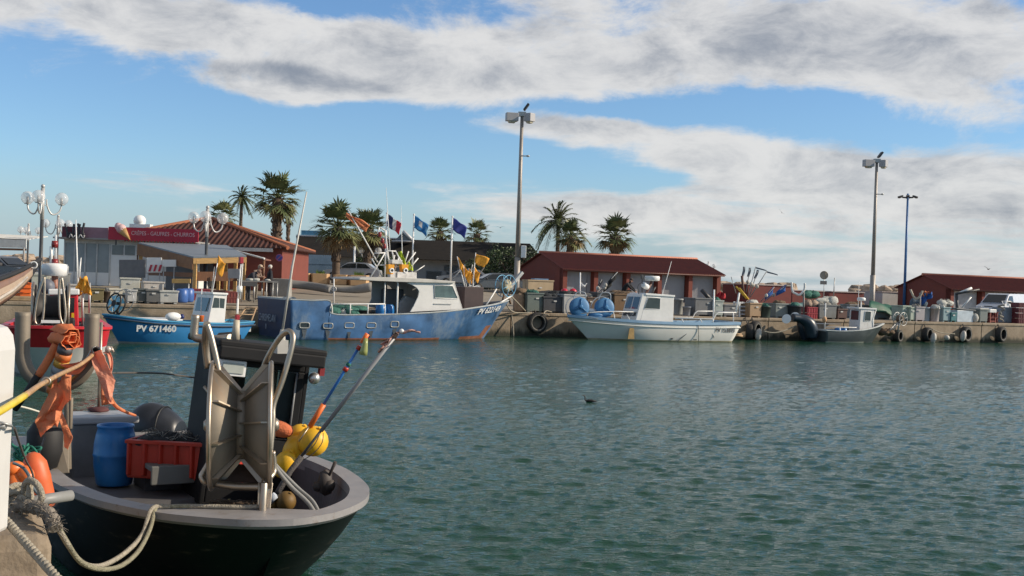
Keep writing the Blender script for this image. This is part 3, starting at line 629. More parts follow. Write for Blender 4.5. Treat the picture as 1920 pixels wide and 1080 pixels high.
    # rods and poles stowed in the roof frame
    for i, (a, c, col, lab) in enumerate((((708, 492), (652, 393), 'alu', 'long white pole leaning out aft from the roof frame of the blue boat'), ((717, 519), (697, 485), 'alu', 'short white pole leaning against the roof frame'), ((757, 498), (766, 471), 'alu', 'leftmost white rod fanning right from the roof frame'), ((760, 498), (779, 473), 'alu', 'longest white rod fanning right from the roof frame'), ((768, 503), (784, 484), 'alu', 'lowest white rod fanning right from the roof frame'), ((770, 515), (796, 498), 'g', 'grey boathook lying forward over the white boxes'))):
        b = MB(); b.tube([fr.m @ fr.hit(*a, 1, -.6), fr.m @ fr.hit(*c, 1, -.6)], .03, 6); tag(b.build('pole', alu if col == 'alu' else galv), lab, 'pole')
    for a, c, m, lab in (((648, 402), (690, 428), orangecloth, 'orange cloth streaming from the long pole aft of the roof frame'), ((750, 472), (755, 500), pbr('lime_cloth', (.45, .6, .03), .7), 'lime yellow flag hanging in the roof frame'), ((765, 492), (768, 508), pbr('lime_cloth', (.45, .6, .03), .7), 'lime yellow flag bundle above the white boxes')):
        p0, p1 = fr.m @ fr.hit(*a, 1, -.6), fr.m @ fr.hit(*c, 1, -.6); cloth_strip(p0, p1, .28, m, lab, 21)

def cloth_strip(p0, p1, wd, m, label, seed, cat='flag', name='flag', n=10):
    """a hanging creased strip of cloth from p0 to p1"""
    rg = random.Random(seed); p0, p1 = Vector(p0), Vector(p1); d = p1 - p0; a = d.cross(Vector((0, 1, 0))); a = (a if a.length > 1e-3 else Vector((1, 0, 0))).normalized(); rows = []
    for i in range(n + 1):
        f = i / n; c = p0 + d * f; wv = wd * (.45 + .7 * math.sin(min(1, f * 1.2) * math.pi * .55)); row = []
        for j in range(7):
            g = j / 6 - .5; row.append(c + a * (wv * g) + Vector((0, wd * .22 * math.sin(j * 2.1 + f * 5 + seed) , wd * .10 * math.sin(f * 9 + j + seed))))
        rows.append(row)
    b = MB(); b.loft(rows); o = b.build(name, m, None, solid=.006, fix=False); return tag(o, label, cat)

def flag_staff(p0, p1, dim, label, group, seed, m=None, hang=.75, pole_m=None):
    p0, p1 = Vector(p0), Vector(p1); root = thing('flag_buoy', label, 'flag', p0, 0, group)
    b = MB(); b.tube([(0, 0, 0), p1 - p0], .022, 6); b.build('staff', pole_m or alu, root)
    rows = []; wd, ht = dim[0] * 2.2, dim[1]
    dr = (p0 - p1).normalized()
    for i in range(9):
        f = i / 8; row = []
        for j in range(7):
            g = j / 6; row.append((p1 - p0) + dr * (ht * f) + Vector((wd * g * (1 - .35 * f), .06 * math.sin(g * 7 + f * 4 + seed) , -ht * hang * g * .8 + .04 * math.sin(f * 6 + seed * 2 + g * 5))))
        rows.append(row)
    b = MB(); b.loft(rows); b.build('cloth', m or flagor, root, solid=.005, fix=False); return root
big_blue()

# ================================================================== small blue boat PV 671460
def small_blue():
    fr = Frame((-10.35, 44.3, 0), 220)
    root = thing('small_fishing_boat', 'small bright blue fishing boat with a white cabin and a light blue sheer strake', 'fishing boat', fr.o, fr.a)
    bl = pbr('bright_blue', (.03, .19, .42), .42, var=.14, vs=1.5, dirt=((.03, .09, .18), .58, 1.5, (1, 1, .6)))
    lb = pbr('light_blue', (.08, .34, .56), .4, var=.08)
    bo = pbr('boot_top', (.30, .31, .27), .6, var=.2, dirt=((.06, .06, .05), .55, 4, (1, 1, 2)))
    st = [(-.25, .3, .95, .82, .80), (.8, .9, 1.02, .9, .74), (2.0, 2.0, 1.05, .94, .76), (3.4, 3.2, .98, .8, .82), (4.4, 4.05, .74, .42, .92), (4.95, 4.4, .34, .10, .98), (5.1, 4.5, .02, .01, 1.0)]
    hull, rim, deck, rows = make_hull(root, st, .45, [bl, bo, lb], rim_w=.12, rim_h=.05, lip=.03, band=lambda c: 1 if c.z < .10 else 0, rimmat=lb, deckmat=pbr('pale_deck', (.42, .42, .40), .7))
    b = MB(); pts = []
    for (s0, s1, bt, bw, g) in rows: pts.append(Vector((s0 - .01, bt + .035, g - .09)))
    b.tube(pts, .035, 6); b.build('rubbing_strake', pbr('strake_dark', (.03, .05, .08), .6), root)
    wt = pbr('white_lettering', (.72, .72, .70), .6)
    q = fr.hit(295, 613, 1, 1.0); hull_text('PV 671460', .31, wt, root, rows, q.x, q.z - .07, 1, bold=.012, off=.02)
    yc = .55
    S = lambda pts, y=yc: [Vector((x, y, z)) for x, z in fr.side(pts, y)]
    cab = S(((389, 609), (421, 609), (426, 552), (401, 551)))
    b = MB(); b.prism(cab, (0, -1.45, 0))
    house = b.build('cabin', white, root, bevel=.02)
    rt = S(((399, 552), (428, 553), (428, 549.5), (399, 548)), yc + .06); b = MB(); b.prism(rt, (0, -1.6, 0)); b.build('roof', whiteclean, house, bevel=.012)
    for pl in (((402, 558), (411, 559), (411, 577), (398, 577)), ((412.5, 559), (421.5, 560), (420, 578), (412.5, 577))):
        b = MB(); b.prism([p + Vector((0, .012, 0)) for p in S(pl)], (0, -.02, 0)); b.build('window', glass, house)
    A, B = cab[0], cab[3]                           # bow-facing front of the cabin
    b = MB(); f0, f1 = .42, .86
    b.prism([A.lerp(B, f0) + Vector((.012, -.18, 0)), A.lerp(B, f0) + Vector((.012, -1.27, 0)), A.lerp(B, f1) + Vector((.012, -1.27, 0)), A.lerp(B, f1) + Vector((.012, -.18, 0))], (-.02, 0, 0)); b.build('windscreen', glass, house)
    b = MB(); p = fr.hit(372, 600, 1, .3); b.tube([A.lerp(B, .1) + Vector((.05, -.5, 0)), A.lerp(B, 1.0) + Vector((.2, -.6, .15))], .02, 6); b.build('whip_antenna', whiteclean, house)
    b = MB(); b.box((3.2, -.2, .86), (1.6, 1.5, .06)); b.build('foredeck', whiteclean, root, bevel=.01)
    # hauler with cut out flanges at the bow
    hp = fr.hit(218, 570, 1, .1); b = MB()
    e = pbr('pale_blue_panel', (.22, .48, .60), .4)
    ax = Vector((.92, .25, .25)).normalized(); e1 = ax.cross(Vector((0, 0, 1))).normalized(); e2 = ax.cross(e1)
    for sg in (-1, 1):
        c = hp + ax * (.10 * sg); b.mat(0).torus(c, .36, .03, ax, 22, 6)
        for k in range(5):
            a = k * 1.2566; pts = [c + (e1 * math.cos(a + w) + e2 * math.sin(a + w)) * r for r, w in ((.12, -.2), (.32, -.45), (.32, .45), (.12, .2))]; b.mat(1).prism(pts, ax * .012)
        b.mat(0).lathe([(.12, -.02), (.12, .02)], c, ax, 12)
    b.mat(0).tube([hp, (hp.x - .1, hp.y, .9)], .06, 6); b.build('net_hauler', [black, e], root)
    b = MB(); b.torus(hp + Vector((-.25, .1, .15)), .38, .014, (.8, .5, .1), 24, 5); b.build('guard_hoop', galv, root)
    b = MB(); q1 = fr.hit(480, 578, 1, .2); q2 = fr.hit(469, 608, 1, .6); b.tube([q1, q2], .03, 6); b.tube([q1 + Vector((0, -.8, 0)), q2 + Vector((0, -1.2, 0))], .03, 6); b.tube([q1, q1 + Vector((0, -.8, 0))], .03, 6); b.tube([fr.hit(430, 589, 1, .1), q1.lerp(q2, .4)], .02, 6); b.build('stern_frame', pbr('wood_frame', (.42, .27, .15), .6), root)
    # light mast aft: two tubes, lamp box
    b = MB(); p0 = fr.hit(444, 615, 1, -.1); p1 = fr.hit(446, 560, 1, -.1); p2 = fr.hit(452, 492, 1, -.1)
    b.tube([p0, p1], .04, 8); b.tube([p1, p2], .025, 6); b.tube([p1 + Vector((-.1, 0, 0)), p2 + Vector((-.07, 0, 0))], .02, 6)
    b.lathe([(.11, -.12), (.11, .12)], fr.hit(449, 542, 1, -.1), n=10); m_ = b.build('light_mast', whiteclean, root)
    for q in ((452, 488), (445, 596)): b = MB(); b.box(fr.hit(*q, 1, -.1), (.15, .15, .25)); b.build('red_lamp', pbr('lamp_red', (.30, .02, .03), .3), m_, bevel=.02)
    flag_staff(fr.m @ fr.hit(398, 548, 1, .1), fr.m @ fr.hit(410, 480, 1, .1), (.13, .5), 'orange flag on a white staff rising from the cabin of the small blue boat', None, 4)
    b = MB(); b.tube([fr.m @ fr.hit(396, 548, 1, -.2), fr.m @ fr.hit(402, 500, 1, -.2)], .013, 5); tag(b.build('whip_antenna', galv), 'thin grey whip aerial on the roof of the small blue boat cabin', 'aerial')
    b = MB(); p = fr.hit(325, 585, 1, .5); b.ball((0, 0, 0), .16, 12, (1.9, 1, 1)); b.mat(1).ball((-.33, 0, 0), .1, 8, (1, 1, 1)); o = b.build('fender', [whiteclean, pbr('navy_end', (.01, .02, .12), .4)]); lay(o, fr.m @ Vector((p.x, p.y, .98)), fr.a); tag(o, 'white fender with blue end lying on the foredeck of the small blue boat', 'fender')
    b = MB(); b.lathe([(.12, 0), (.15, .22), (.16, .23), (.13, .21), (.11, .02)], n=12); o = b.build('bucket', orange); p = fr.hit(375, 598, 1, .6); lay(o, fr.m @ Vector((p.x, p.y, .80))); tag(o, 'small orange bucket hanging at the cabin front of the small blue boat', 'bucket')
small_blue()

# ================================================================== white boat with blue gunwale
def white_boat():
    fr = Frame((10.85, 59.35, 0), 203.5)      # stern centre; heading left along the quay
    root = thing('white_fishing_boat', 'white fishing boat with a pale blue gunwale and boxy cabin moored along the quay', 'fishing boat', fr.o, fr.a)
    hw = pbr('white_hull', (.74, .73, .68), .35, var=.07, vs=1.2, dirt=((.44, .38, .26), .62, 1.2, (1, 1, .35)))
    pb = pbr('pale_blue_rim', (.27, .42, .58), .4, var=.08)
    bo = pbr('weed_line', (.42, .37, .24), .7, var=.3)
    st = [(-.15, .25, 1.1, .96, .88), (1.5, 1.7, 1.16, 1.0, .83), (3.5, 3.5, 1.16, 1.0, .82), (5.4, 5.2, 1.06, .82, .86), (7.0, 6.5, .75, .42, .93), (8.3, 7.4, .36, .1, 1.01), (8.9, 7.75, .03, .012, 1.05)]
    hull, rim, deck, rows = make_hull(root, st, .5, [hw, bo], rim_w=.14, rim_h=.14, lip=.05, band=lambda c: 1 if c.z < .05 else 0, rimmat=pb, deckmat=pbr('pale_deck', (.42, .42, .40), .7))
    b = MB(); pts = [Vector((s0, bt - .02, g - .14)) for (s0, s1, bt, bw, g) in rows]; b.tube([p + Vector((0, .03, 0)) for p in pts], .025, 5); b.build('rubbing_strake', hw, root)
    q = fr.hit(1359, 619, 1, 1.1); hull_text('PV 153893', .33, pbr('black_lettering', (.05, .05, .055), .6), root, rows, q.x, q.z, 1, sx=.8, bold=.004)
    for px, py, d in ((1264, 624, (.14, .02, .05)), (1311, 625, (.14, .02, .05)), (1260, 635, (.12, .02, .06)), (1303, 636, (.2, .02, .07))):
        q = fr.hit(px, py, 1, 1.05); b = MB(); b.box((q.x, 1.04 + .08 * q.z, q.z), d); b.build('scupper', black, root)
    q = fr.hit(1184, 622, 1, 1.0); b = MB(); b.prism([(q.x + .13, 1.02, .62), (q.x - .1, 1.02, .62), (q.x - .16, .99, .1), (q.x + .2, .99, .1)], (0, .035, 0)); b.build('rust_run', pbr('rust_stain', (.36, .24, .10), .8, var=.3, vs=5), root)
    b = MB()
    b.tube([fr.hit(a, c, 1, 1.12) for a, c in ((1270, 640), (1298, 617), (1300, 612))], .018, 5); b.tube(spline([fr.hit(a, c, 1, 1.11) for a, c in ((1300, 613), (1322, 618), (1336, 627), (1339, 634))], 4), .018, 5); b.tube([fr.hit(a, c, 1, 1.2) for a, c in ((1310, 605), (1310, 640))], .018, 5); b.build('hull_line', pbr('hose_grey', (.25, .25, .24), .7), root)
    # cabin
    yc = .72
    S = lambda pts, y=yc: [Vector((x, y, z)) for x, z in fr.side(pts, y)]
    cab = S(((1200, 603), (1262, 604), (1264, 556), (1213, 552)))
    b = MB(); b.prism(cab, (0, -1.5, 0)); house = b.build('cabin', white, root, bevel=.02)
    b = MB(); b.prism(S(((1211, 553.5), (1266, 557), (1266, 553.5), (1211, 549.5)), yc + .05), (0, -1.6, 0)); b.build('roof', whiteclean, house, bevel=.012)
    wn = S(((1215, 558), (1238, 559), (1237, 580), (1208, 579))); b = MB(); b.prism([p + Vector((0, .014, 0)) for p in wn], (0, -.02, 0)); o = b.build('window', glass, house)
    b = MB(); b.tube([p + Vector((0, .012, 0)) for p in wn], .016, 5, closed=True); b.build('frame', whiteclean, o)
    A, B = cab[0], cab[3]
    # raked bow facing front: glass above a grey shaded panel with the name
    b = MB(); b.prism([A + Vector((0, 0, 0)), B, B + Vector((0, -1.5, 0)), A + Vector((0, -1.5, 0))], (.25, 0, 0)); b.build('cabin_front', white, house, bevel=.02)
    b = MB()
    for y0, y1 in ((-.12, -.70), (-.80, -1.38)): b.prism([A.lerp(B, .46) + Vector((.262, y0, 0)), A.lerp(B, .46) + Vector((.262, y1, 0)), A.lerp(B, .9) + Vector((.262, y1, 0)), A.lerp(B, .9) + Vector((.262, y0, 0))], (-.02, 0, 0))
    b.build('windscreen', glass, house)
    rk = math.atan2((A - B).x, (B - A).z); side_text('GREVEDOM', .30, pbr('black_lettering', (.05, .05, .055), .6), house, A.lerp(B, .26) + Vector((.27, -.75, 0)), 0, tilt=-rk, sx=.8, bold=.008)
    # radar, mast, aerial, searchlight
    b = MB(); p = fr.hit(1223, 522, 1, .1); b.lathe([(.30, -.12), (.36, -.10), (.37, .06), (.34, .12)], p, n=20); b.mat(0); ra = b.build('radar', whiteclean, house)
    b = MB(); b.tube([fr.hit(1210, 553, 1, .1), fr.hit(1222, 528, 1, .1)], .07, 8); b.build('radar_post', pbr('brown_post', (.16, .08, .06), .5), ra)
    b = MB(); b.tube([fr.hit(1204, 553, 1, .1), fr.hit(1204, 515, 1, .1)], .03, 6); b.box(fr.hit(1204, 519, 1, .1), (.1, .1, .2)); b.tube([fr.hit(1221, 553, 1, .2), fr.hit(1229, 538, 1, .2)], .04, 6); b.tube(spline([fr.hit(x, y, 1, .2) for x, y in ((1198, 552), (1196, 538), (1201, 531), (1208, 532))]), .02, 6); b.build('mast', dark, house)
    b = MB(); b.lathe([(.13, -.18), (.15, -.1), (.15, .15), (.10, .2)], fr.hit(1210, 536, 1, .15), (.8, .3, .3), 12); b.build('searchlight', whiteclean, house)
    b = MB(); b.tube([fr.hit(1242, 552, 1, .3), fr.hit(1259, 490, 1, .3)], [.022, .01], 6); b.build('whip_antenna', whiteclean, house)
    # stern rail
    b = MB(); rl = [fr.hit(a, c, 1, .95) for a, c in ((1266, 597), (1338, 598), (1342, 590), (1347, 586), (1380, 586))]; b.tube(rl, .028, 6)
    for a, c in (((1278, 597), (1281, 604)), ((1312, 597), (1316, 604)), ((1375, 586), (1375, 604)), ((1338, 598), (1336, 606))): b.tube([fr.hit(*a, 1, .95), fr.hit(*c, 1, .95)], .026, 6)
    rl2 = [p + Vector((0, -1.9, 0)) for p in rl]; b.tube(rl2, .028, 6); b.tube([rl[-1], rl2[-1]], .028, 6); b.build('stern_rail', alu, root)
    b = MB(); b.tube([fr.hit(1380, 586, 1, .3), fr.hit(1386, 549, 1, .3)], .05, 8); b.build('stern_post', whiteclean, root); b = MB(); b.tube([fr.hit(1337, 604, 1, .3), fr.hit(1338, 582, 1, .3), fr.hit(1339, 543, 1, .3)], [.03, .045, .045], 8); b.build('stern_post', whiteclean, root)
    b = MB(); b.tube([fr.hit(1377, 626, 1, .4), fr.hit(1390, 627, 1, .4)], .05, 6); b.tube([fr.hit(1377, 629, 1, .1), fr.hit(1392, 630, 1, .1)], .05, 6); b.build('swim_bracket', pbr('wood_frame', (.42, .27, .15), .6), root)
    # bow rail and white stanchions
    b = MB(); r1 = [fr.hit(a, c, 1, .6) for a, c in ((1090, 588), (1120, 585), (1152, 584), (1196, 585))]; b.tube(r1, .024, 6); b.tube([p + Vector((0, -1.0, 0)) for p in r1], .024, 6); b.tube([fr.hit(1150, 584, 1, .6), fr.hit(1153, 600, 1, .7)], .022, 6); b.tube([fr.hit(1175, 590, 1, .6), fr.hit(1182, 602, 1, .7)], .022, 6); b.build('bow_rail', alu, root)
    # twin blue net haulers
    bp = pbr('hauler_blue', (.06, .20, .40), .55, var=.12, vs=3)
    for px, py, y in ((1086, 576, .1), (1133, 577, .2)):
        c = fr.hit(px, py, 1, y); ax = Vector((.15, .97, .12)).normalized(); b = MB()
        b.lathe([(.10, .20), (.36, .19), (.44, .15), (.47, .12), (.45, .10), (.30, .03), (.30, -.03), (.45, -.10), (.47, -.12), (.44, -.15), (.36, -.19), (.10, -.2)], c, ax, 28)
        e1 = ax.cross(Vector((0, 0, 1))).normalized(); e2 = ax.cross(e1)
        for k in range(3): a = k * 2.09 + .4; b.tube([c + ax * .23, c + ax * .20 + (e1 * math.cos(a) + e2 * math.sin(a)) * .40], .035, 6)
        b.lathe([(.10, 0), (.10, .12), (.05, .16)], c + ax * .19, ax, 10)
        b.box((c.x - (.35 if px < 1100 else 0), c.y, c.z - .45), (.10, .10, .30)); h = b.build('net_hauler', bp, root)
        b = MB(); b.torus(c - ax * .36, .56, .022, ax, 26, 6); b.tube(spline([c + e1 * s * .3 + Vector((0, 0, z)) for s, z in ((-1, .3), (-.9, .68), (.3, .72), (.9, .5), (.95, .2))], 4), .022, 6); b.build('guard_hoop', pbr('hoop_grey', (.40, .44, .48), .45, .3), h)
    b = MB(); p = fr.hit(1118, 592, 1, .1); b.ball((p.x, p.y, p.z), .36, 12, (1.2, 1, .55)); b.build('winch_cover', bp, root)
    b = MB(); p = fr.hit(1107, 583, 1, -.2); b.ball((p.x, p.y, p.z), .4, 10, (1.3, 1, .3)); b.build('hatch_cover', whiteclean, root)
white_boat()

# ================================================================== small grey boat with a white cabin (right)
def grey_boat():
    fr = Frame((16.35, 62.7, 0), 20)
    root = thing('grey_fishing_boat', 'small dark grey fishing boat with a narrow white cabin and tilted outboards', 'fishing boat', fr.o, fr.a)
    gh = pbr('grey_hull', (.055, .07, .075), .45, var=.25, vs=2, dirt=((.11, .125, .12), .58, 2, (1, 1, .7)))
    st = [(0, .05, .85, .75, .62), (1.0, 1.0, .92, .8, .60), (2.2, 2.1, .90, .7, .66), (3.3, 2.95, .62, .32, .82), (4.1, 3.45, .2, .05, .98), (4.3, 3.55, .02, .01, 1.02)]
    make_hull(root, st, .3, [gh, pbr('weed_light', (.30, .32, .28), .7)], rim_w=.08, rim_h=.045, lip=.03, band=lambda c: 1 if c.z < .03 else 0, rimmat=pbr('rim_white', (.55, .57, .56), .45), deckmat=dark)
    yc = -.42
    S = lambda pts, y=yc: [Vector((x, y, z)) for x, z in fr.side(pts, y)]
    cab = S(((1611, 624), (1638, 624), (1640, 580), (1614, 578))); b = MB(); b.prism(cab, (0, .95, 0)); house = b.build('cabin', white, root, bevel=.015)
    b = MB(); b.prism(S(((1610, 579), (1644, 581), (1644, 578), (1610, 576)), yc - .05), (0, 1.05, 0)); b.build('roof', whiteclean, house, bevel=.01)
    b = MB(); wp = S(((1622, 584), (1633, 584), (1632, 602), (1620, 602))); b.prism([p + Vector((0, -.012, 0)) for p in wp], (0, .02, 0)); o = b.build('window', glass, house)
    b = MB(); b.tube([p + Vector((0, -.012, 0)) for p in wp], .02, 5, closed=True); b.build('frame', whiteclean, o)
    A, B = cab[0], cab[3]; b = MB(); b.prism([A.lerp(B, .52) + Vector((-.012, .15, 0)), A.lerp(B, .52) + Vector((-.012, .8, 0)), A.lerp(B, .9) + Vector((-.012, .8, 0)), A.lerp(B, .9) + Vector((-.012, .15, 0))], (.02, 0, 0)); b.build('aft_window', glass, house)
    b = MB(); b.tube([fr.hit(1643, 580, 1, yc), fr.hit(1636, 601, 1, yc), fr.hit(1638, 622, 1, yc)], .025, 6); b.build('visor_strut', whiteclean, house)
    b = MB(); p = fr.hit(1615, 561, 1, 0); b.lathe([(.18, -.09), (.23, -.07), (.23, .05), (.16, .1)], p, n=16); b.tube([p, p - Vector((0, 0, .45))], .035, 6); b.build('radar', whiteclean, house)
    b = MB(); b.tube([fr.hit(1609, 576, 1, .1), fr.hit(1611, 525, 1, .1)], [.02, .008], 5); b.build('whip_antenna', whiteclean, house)
    b = MB(); b.tube([fr.hit(1546, 622, 1, -.3), fr.hit(1548, 568, 1, -.3)], .035, 6); b.mat(1).ball(fr.hit(1546, 599, 1, -.32), .14, 10, (.9, .9, 1.2)); b.build('stern_pole', [alu, pbr('cork_float', (.55, .33, .18), .7)], root)
    b = MB(); r_ = [fr.hit(1548, 613, 1, -.75), fr.hit(1606, 614, 1, -.75)]; b.tube(r_, .022, 6); b.tube([fr.hit(1575, 613, 1, -.75), fr.hit(1575, 623, 1, -.8)], .02, 6); b.tube([p + Vector((0, 1.4, .12)) for p in r_], .022, 6); b.build('side_rail', alu, root)
    net_reel(root, fr.hit(1688, 598, 1, 0), (.3, -.95, 0), .36, .40, galv, pbr('reel_brown', (.12, .085, .06), .7, dirt=((.3, .27, .2), .55, 6, (1, 1, 1))), spokes=6)
    b = MB(); p = fr.hit(1688, 598, 1, 0); b.tube([p, (p.x - .15, 0, .6)], .05, 8); b.tube([p, (p.x - .5, 0, .6)], .04, 8); b.tube([fr.hit(1668, 620, 1, -.3), fr.hit(1680, 606, 1, 0)], .03, 6); b.build('hauler_stand', galv, root)
    rg = random.Random(2); p = fr.hit(1660, 607, 1, .2); net_pile('fishing_net', fr.m @ Vector((p.x, .1, .45)), (.9, .8, .4), net_brown, 'brown net heap on the foredeck of the grey boat', rg)
    for px, lab in ((1571, 'blue drum lying aft of the cabin of the grey boat'), (1582, 'second blue drum touching the cabin of the grey boat')):
        p = fr.hit(px, 618, 1, -.3); b = MB(); b.lathe([(.15, 0), (.17, .05), (.17, .4), (.13, .44)], n=14); o = b.build('plastic_drum', blueplastic); lay(o, fr.m @ Vector((p.x, p.y, .32))); tag(o, lab, 'drum')
    # outboard motors tilted up at the stern, navy cowls with white anti-ventilation plates
    nv = pbr('outboard_navy', (.022, .034, .05), .35, var=.2)
    for k, (pts, disc) in enumerate((([(1522, 634), (1521, 618), (1514, 604), (1500, 597), (1486, 595)], (1475, 598)), ([(1512, 636), (1510, 622), (1505, 610), (1500, 601), (1494, 595)], (1491, 594)))):
        y = -.25 + .7 * k; b = MB(); pp = spline([fr.hit(a, c, 1, y) for a, c in pts], 4); n_ = len(pp); b.tube(pp, [.20 + .16 * math.sin(math.pi * min(1, (i / (n_ - 1)) * 1.15 + .12)) for i in range(n_)], 12)
        o = b.build('outboard_motor', nv, root)
        d = (pp[-1] - pp[-3]).normalized(); b = MB(); c = fr.hit(*disc, 1, y - .05)
        b.lathe([(.02, 0), (.24, .01), (.25, .03), (.02, .04)], c, (d.x * .75, -.62, .2), 18, smooth=False); b.build('white_plate', whiteclean, o)
grey_boat()

# ================================================================== red boat, bow towards us
def red_boat():
    fr = Frame(G(104, 706, 0) + Vector((-.355, .935, 0)) * 6.2, -69.2)
    root = thing('red_fishing_boat', 'red and white fishing boat seen bow on with a black net drum and red wheelhouse', 'fishing boat', fr.o, fr.a)
    rd = pbr('red_hull', (.60, .02, .03), .38, var=.12, vs=2); wh_ = pbr('white_bottom', (.60, .58, .55), .4, var=.08)
    st = [(0, .2, 1.05, .95, 1.1), (2, 2, 1.15, 1.05, 1.08), (4.5, 4.4, 1.22, 1.0, 1.1), (5.8, 5.4, 1.21, .82, 1.13), (6.5, 5.9, 1.08, .6, 1.15), (7.0, 6.2, .75, .34, 1.17), (7.15, 6.35, .38, .14, 1.18), (7.2, 6.4, .05, .02, 1.18)]
    hull, rim, deck, rows = make_hull(root, st, .62, [rd, wh_], rim_w=.12, rim_h=.07, lip=.05, band=lambda c: 1 if c.z < .62 else 0, rimmat=rd, deckmat=pbr('deck_grey', (.11, .115, .12), .7))
    xc = 5.0
    Fp = lambda px, py, x=xc: fr.hit(px, py, 0, x)
    # wheelhouse set to starboard of the drum, front face towards us
    f = [Fp(93, 612, 3.6), Fp(148, 612, 3.6), Fp(146, 552, 3.6), Fp(93, 552, 3.6)]
    b = MB(); b.prism(f, (-1.6, 0, 0)); house = b.build('wheelhouse', rd, root, bevel=.03)
    b = MB(); b.prism([Fp(90, 553, 3.66), Fp(149, 553, 3.66), Fp(149, 542, 3.66), Fp(90, 542, 3.66)], (-1.75, 0, 0)); b.build('roof', whiteclean, house, bevel=.03)
    b = MB(); b.prism([Fp(123, 558, 3.62), Fp(140, 558, 3.62), Fp(139, 586, 3.62), Fp(123, 586, 3.62)], (.012, 0, 0)); b.build('windscreen', glassdark, house)
    for x0 in (121, 134): b = MB(); b.prism([Fp(x0, 587, 3.62), Fp(x0 + 5, 587, 3.62), Fp(x0 + 5, 601, 3.62), Fp(x0, 601, 3.62)], (.014, 0, 0)); b.build('yellow_stripe', pbr('yellow_stripe', (.75, .50, .02), .4), house)
    b = MB(); b.tube([Fp(103, 556, 3.0), Fp(103, 517, 3.0)], .085, 10); b.tube([Fp(98, 545, 3.0), Fp(122, 543, 3.0)], .05, 8); m_ = b.build('mast', pbr('mast_brown', (.28, .12, .08), .5, dirt=((.5, .4, .34), .6, 4, (1, 1, .4))), house)
    b = MB(); b.lathe([(.22, -.17), (.32, -.14), (.34, .08), (.30, .15), (.1, .17)], Fp(103, 505.5, 3.0), n=20); ra = b.build('radar', whiteclean, m_)
    b = MB(); b.tube([Fp(104, 497, 3.0), Fp(105, 440, 3.0)], .035, 8); b.tube([Fp(96, 493, 3.0), Fp(96, 462, 3.0)], .04, 8); b.build('pole', whiteclean, m_)
    for q, c in (((103, 492), 'nav_red'), ((103, 458), 'nav_red')):
        b = MB(); b.lathe([(.08, -.09), (.09, 0), (.08, .09)], Fp(*q, 3.0), n=10); b.build('navigation_light', pbr(c, (.25, .03, .03), .3), m_)
    for a, c in (((147, 560), (142, 412)), ((148, 520), (152, 483))):
        b = MB(); b.tube([Fp(*a, 3.2), Fp(*c, 3.2)], [.03, .012], 6); b.build('whip_antenna', whiteclean, house)
    # net drum with stainless flanges and guard tubes
    c = Fp(95, 582, 5.6); r = .62; b = MB(); b.lathe([(r, -.36), (r, -.33), (.42, -.30), (.36, 0), (.42, .30), (r, .33), (r, .36)], c, (0, 1, 0), 26); dr = b.build('net_drum', pbr('drum_black', (.018, .017, .017), .6, var=.4), root)
    for sg in (-1, 1):
        cc = c + Vector((0, sg * .40, 0)); b = MB(); b.torus(cc, .66, .035, (0, 1, 0), 28, 8)
        for k in range(4): a = k * 1.57 + .5; b.tube([cc, cc + Vector((math.cos(a) * .66, 0, math.sin(a) * .66))], .022, 6)
        b.lathe([(.60, -.015), (.60, .015)], cc + Vector((0, -sg * .03, 0)), (0, 1, 0), 26); b.build('flange', steel, dr)
    for p in (((73, 611), (65, 600), (70, 560), (80, 528), (83, 522), (83, 560), (80, 600), (73, 611)), ((119, 611), (112, 590), (111, 540), (115, 520), (119, 545), (123, 590), (119, 611))):
        b = MB(); b.tube(spline([Fp(x, y, 6.3) for x, y in p], 4), .03, 8); b.build('guard_tube', steel, dr)
    b = MB(); b.box((5.9, -.1, 1.22), (.5, 1.0, .35)); b.build('hydraulic_box', black, root, bevel=.05)
    b = MB(); p = Fp(95, 603, 6.4); b.box(p, (.02, .42, .07)); b.build('builder_plate', whiteclean, root)
    # orange tubs stacked by the port side stand on the quay behind; a small drum float on the roof
    b = MB(); b.ball(Fp(88, 537, 3.4), .2, 12); b.build('float', pbr('float_grey', (.12, .13, .16), .5), house)
    for a, c in ((Fp(155, 611, 3.4), Fp(155, 545, 3.4)), (Fp(168, 600, 2.2), Fp(168, 530, 2.2))): b = MB(); b.tube([a, c], .03, 6); b.build('stanchion', galv, root)
    p0 = Fp(155, 560, 3.4); cloth_strip(fr.m @ Fp(155, 520, 3.4), fr.m @ Fp(158, 553, 3.4), .34, flagor, 'orange yellow flag hanging beside the red wheelhouse', 8)
red_boat()

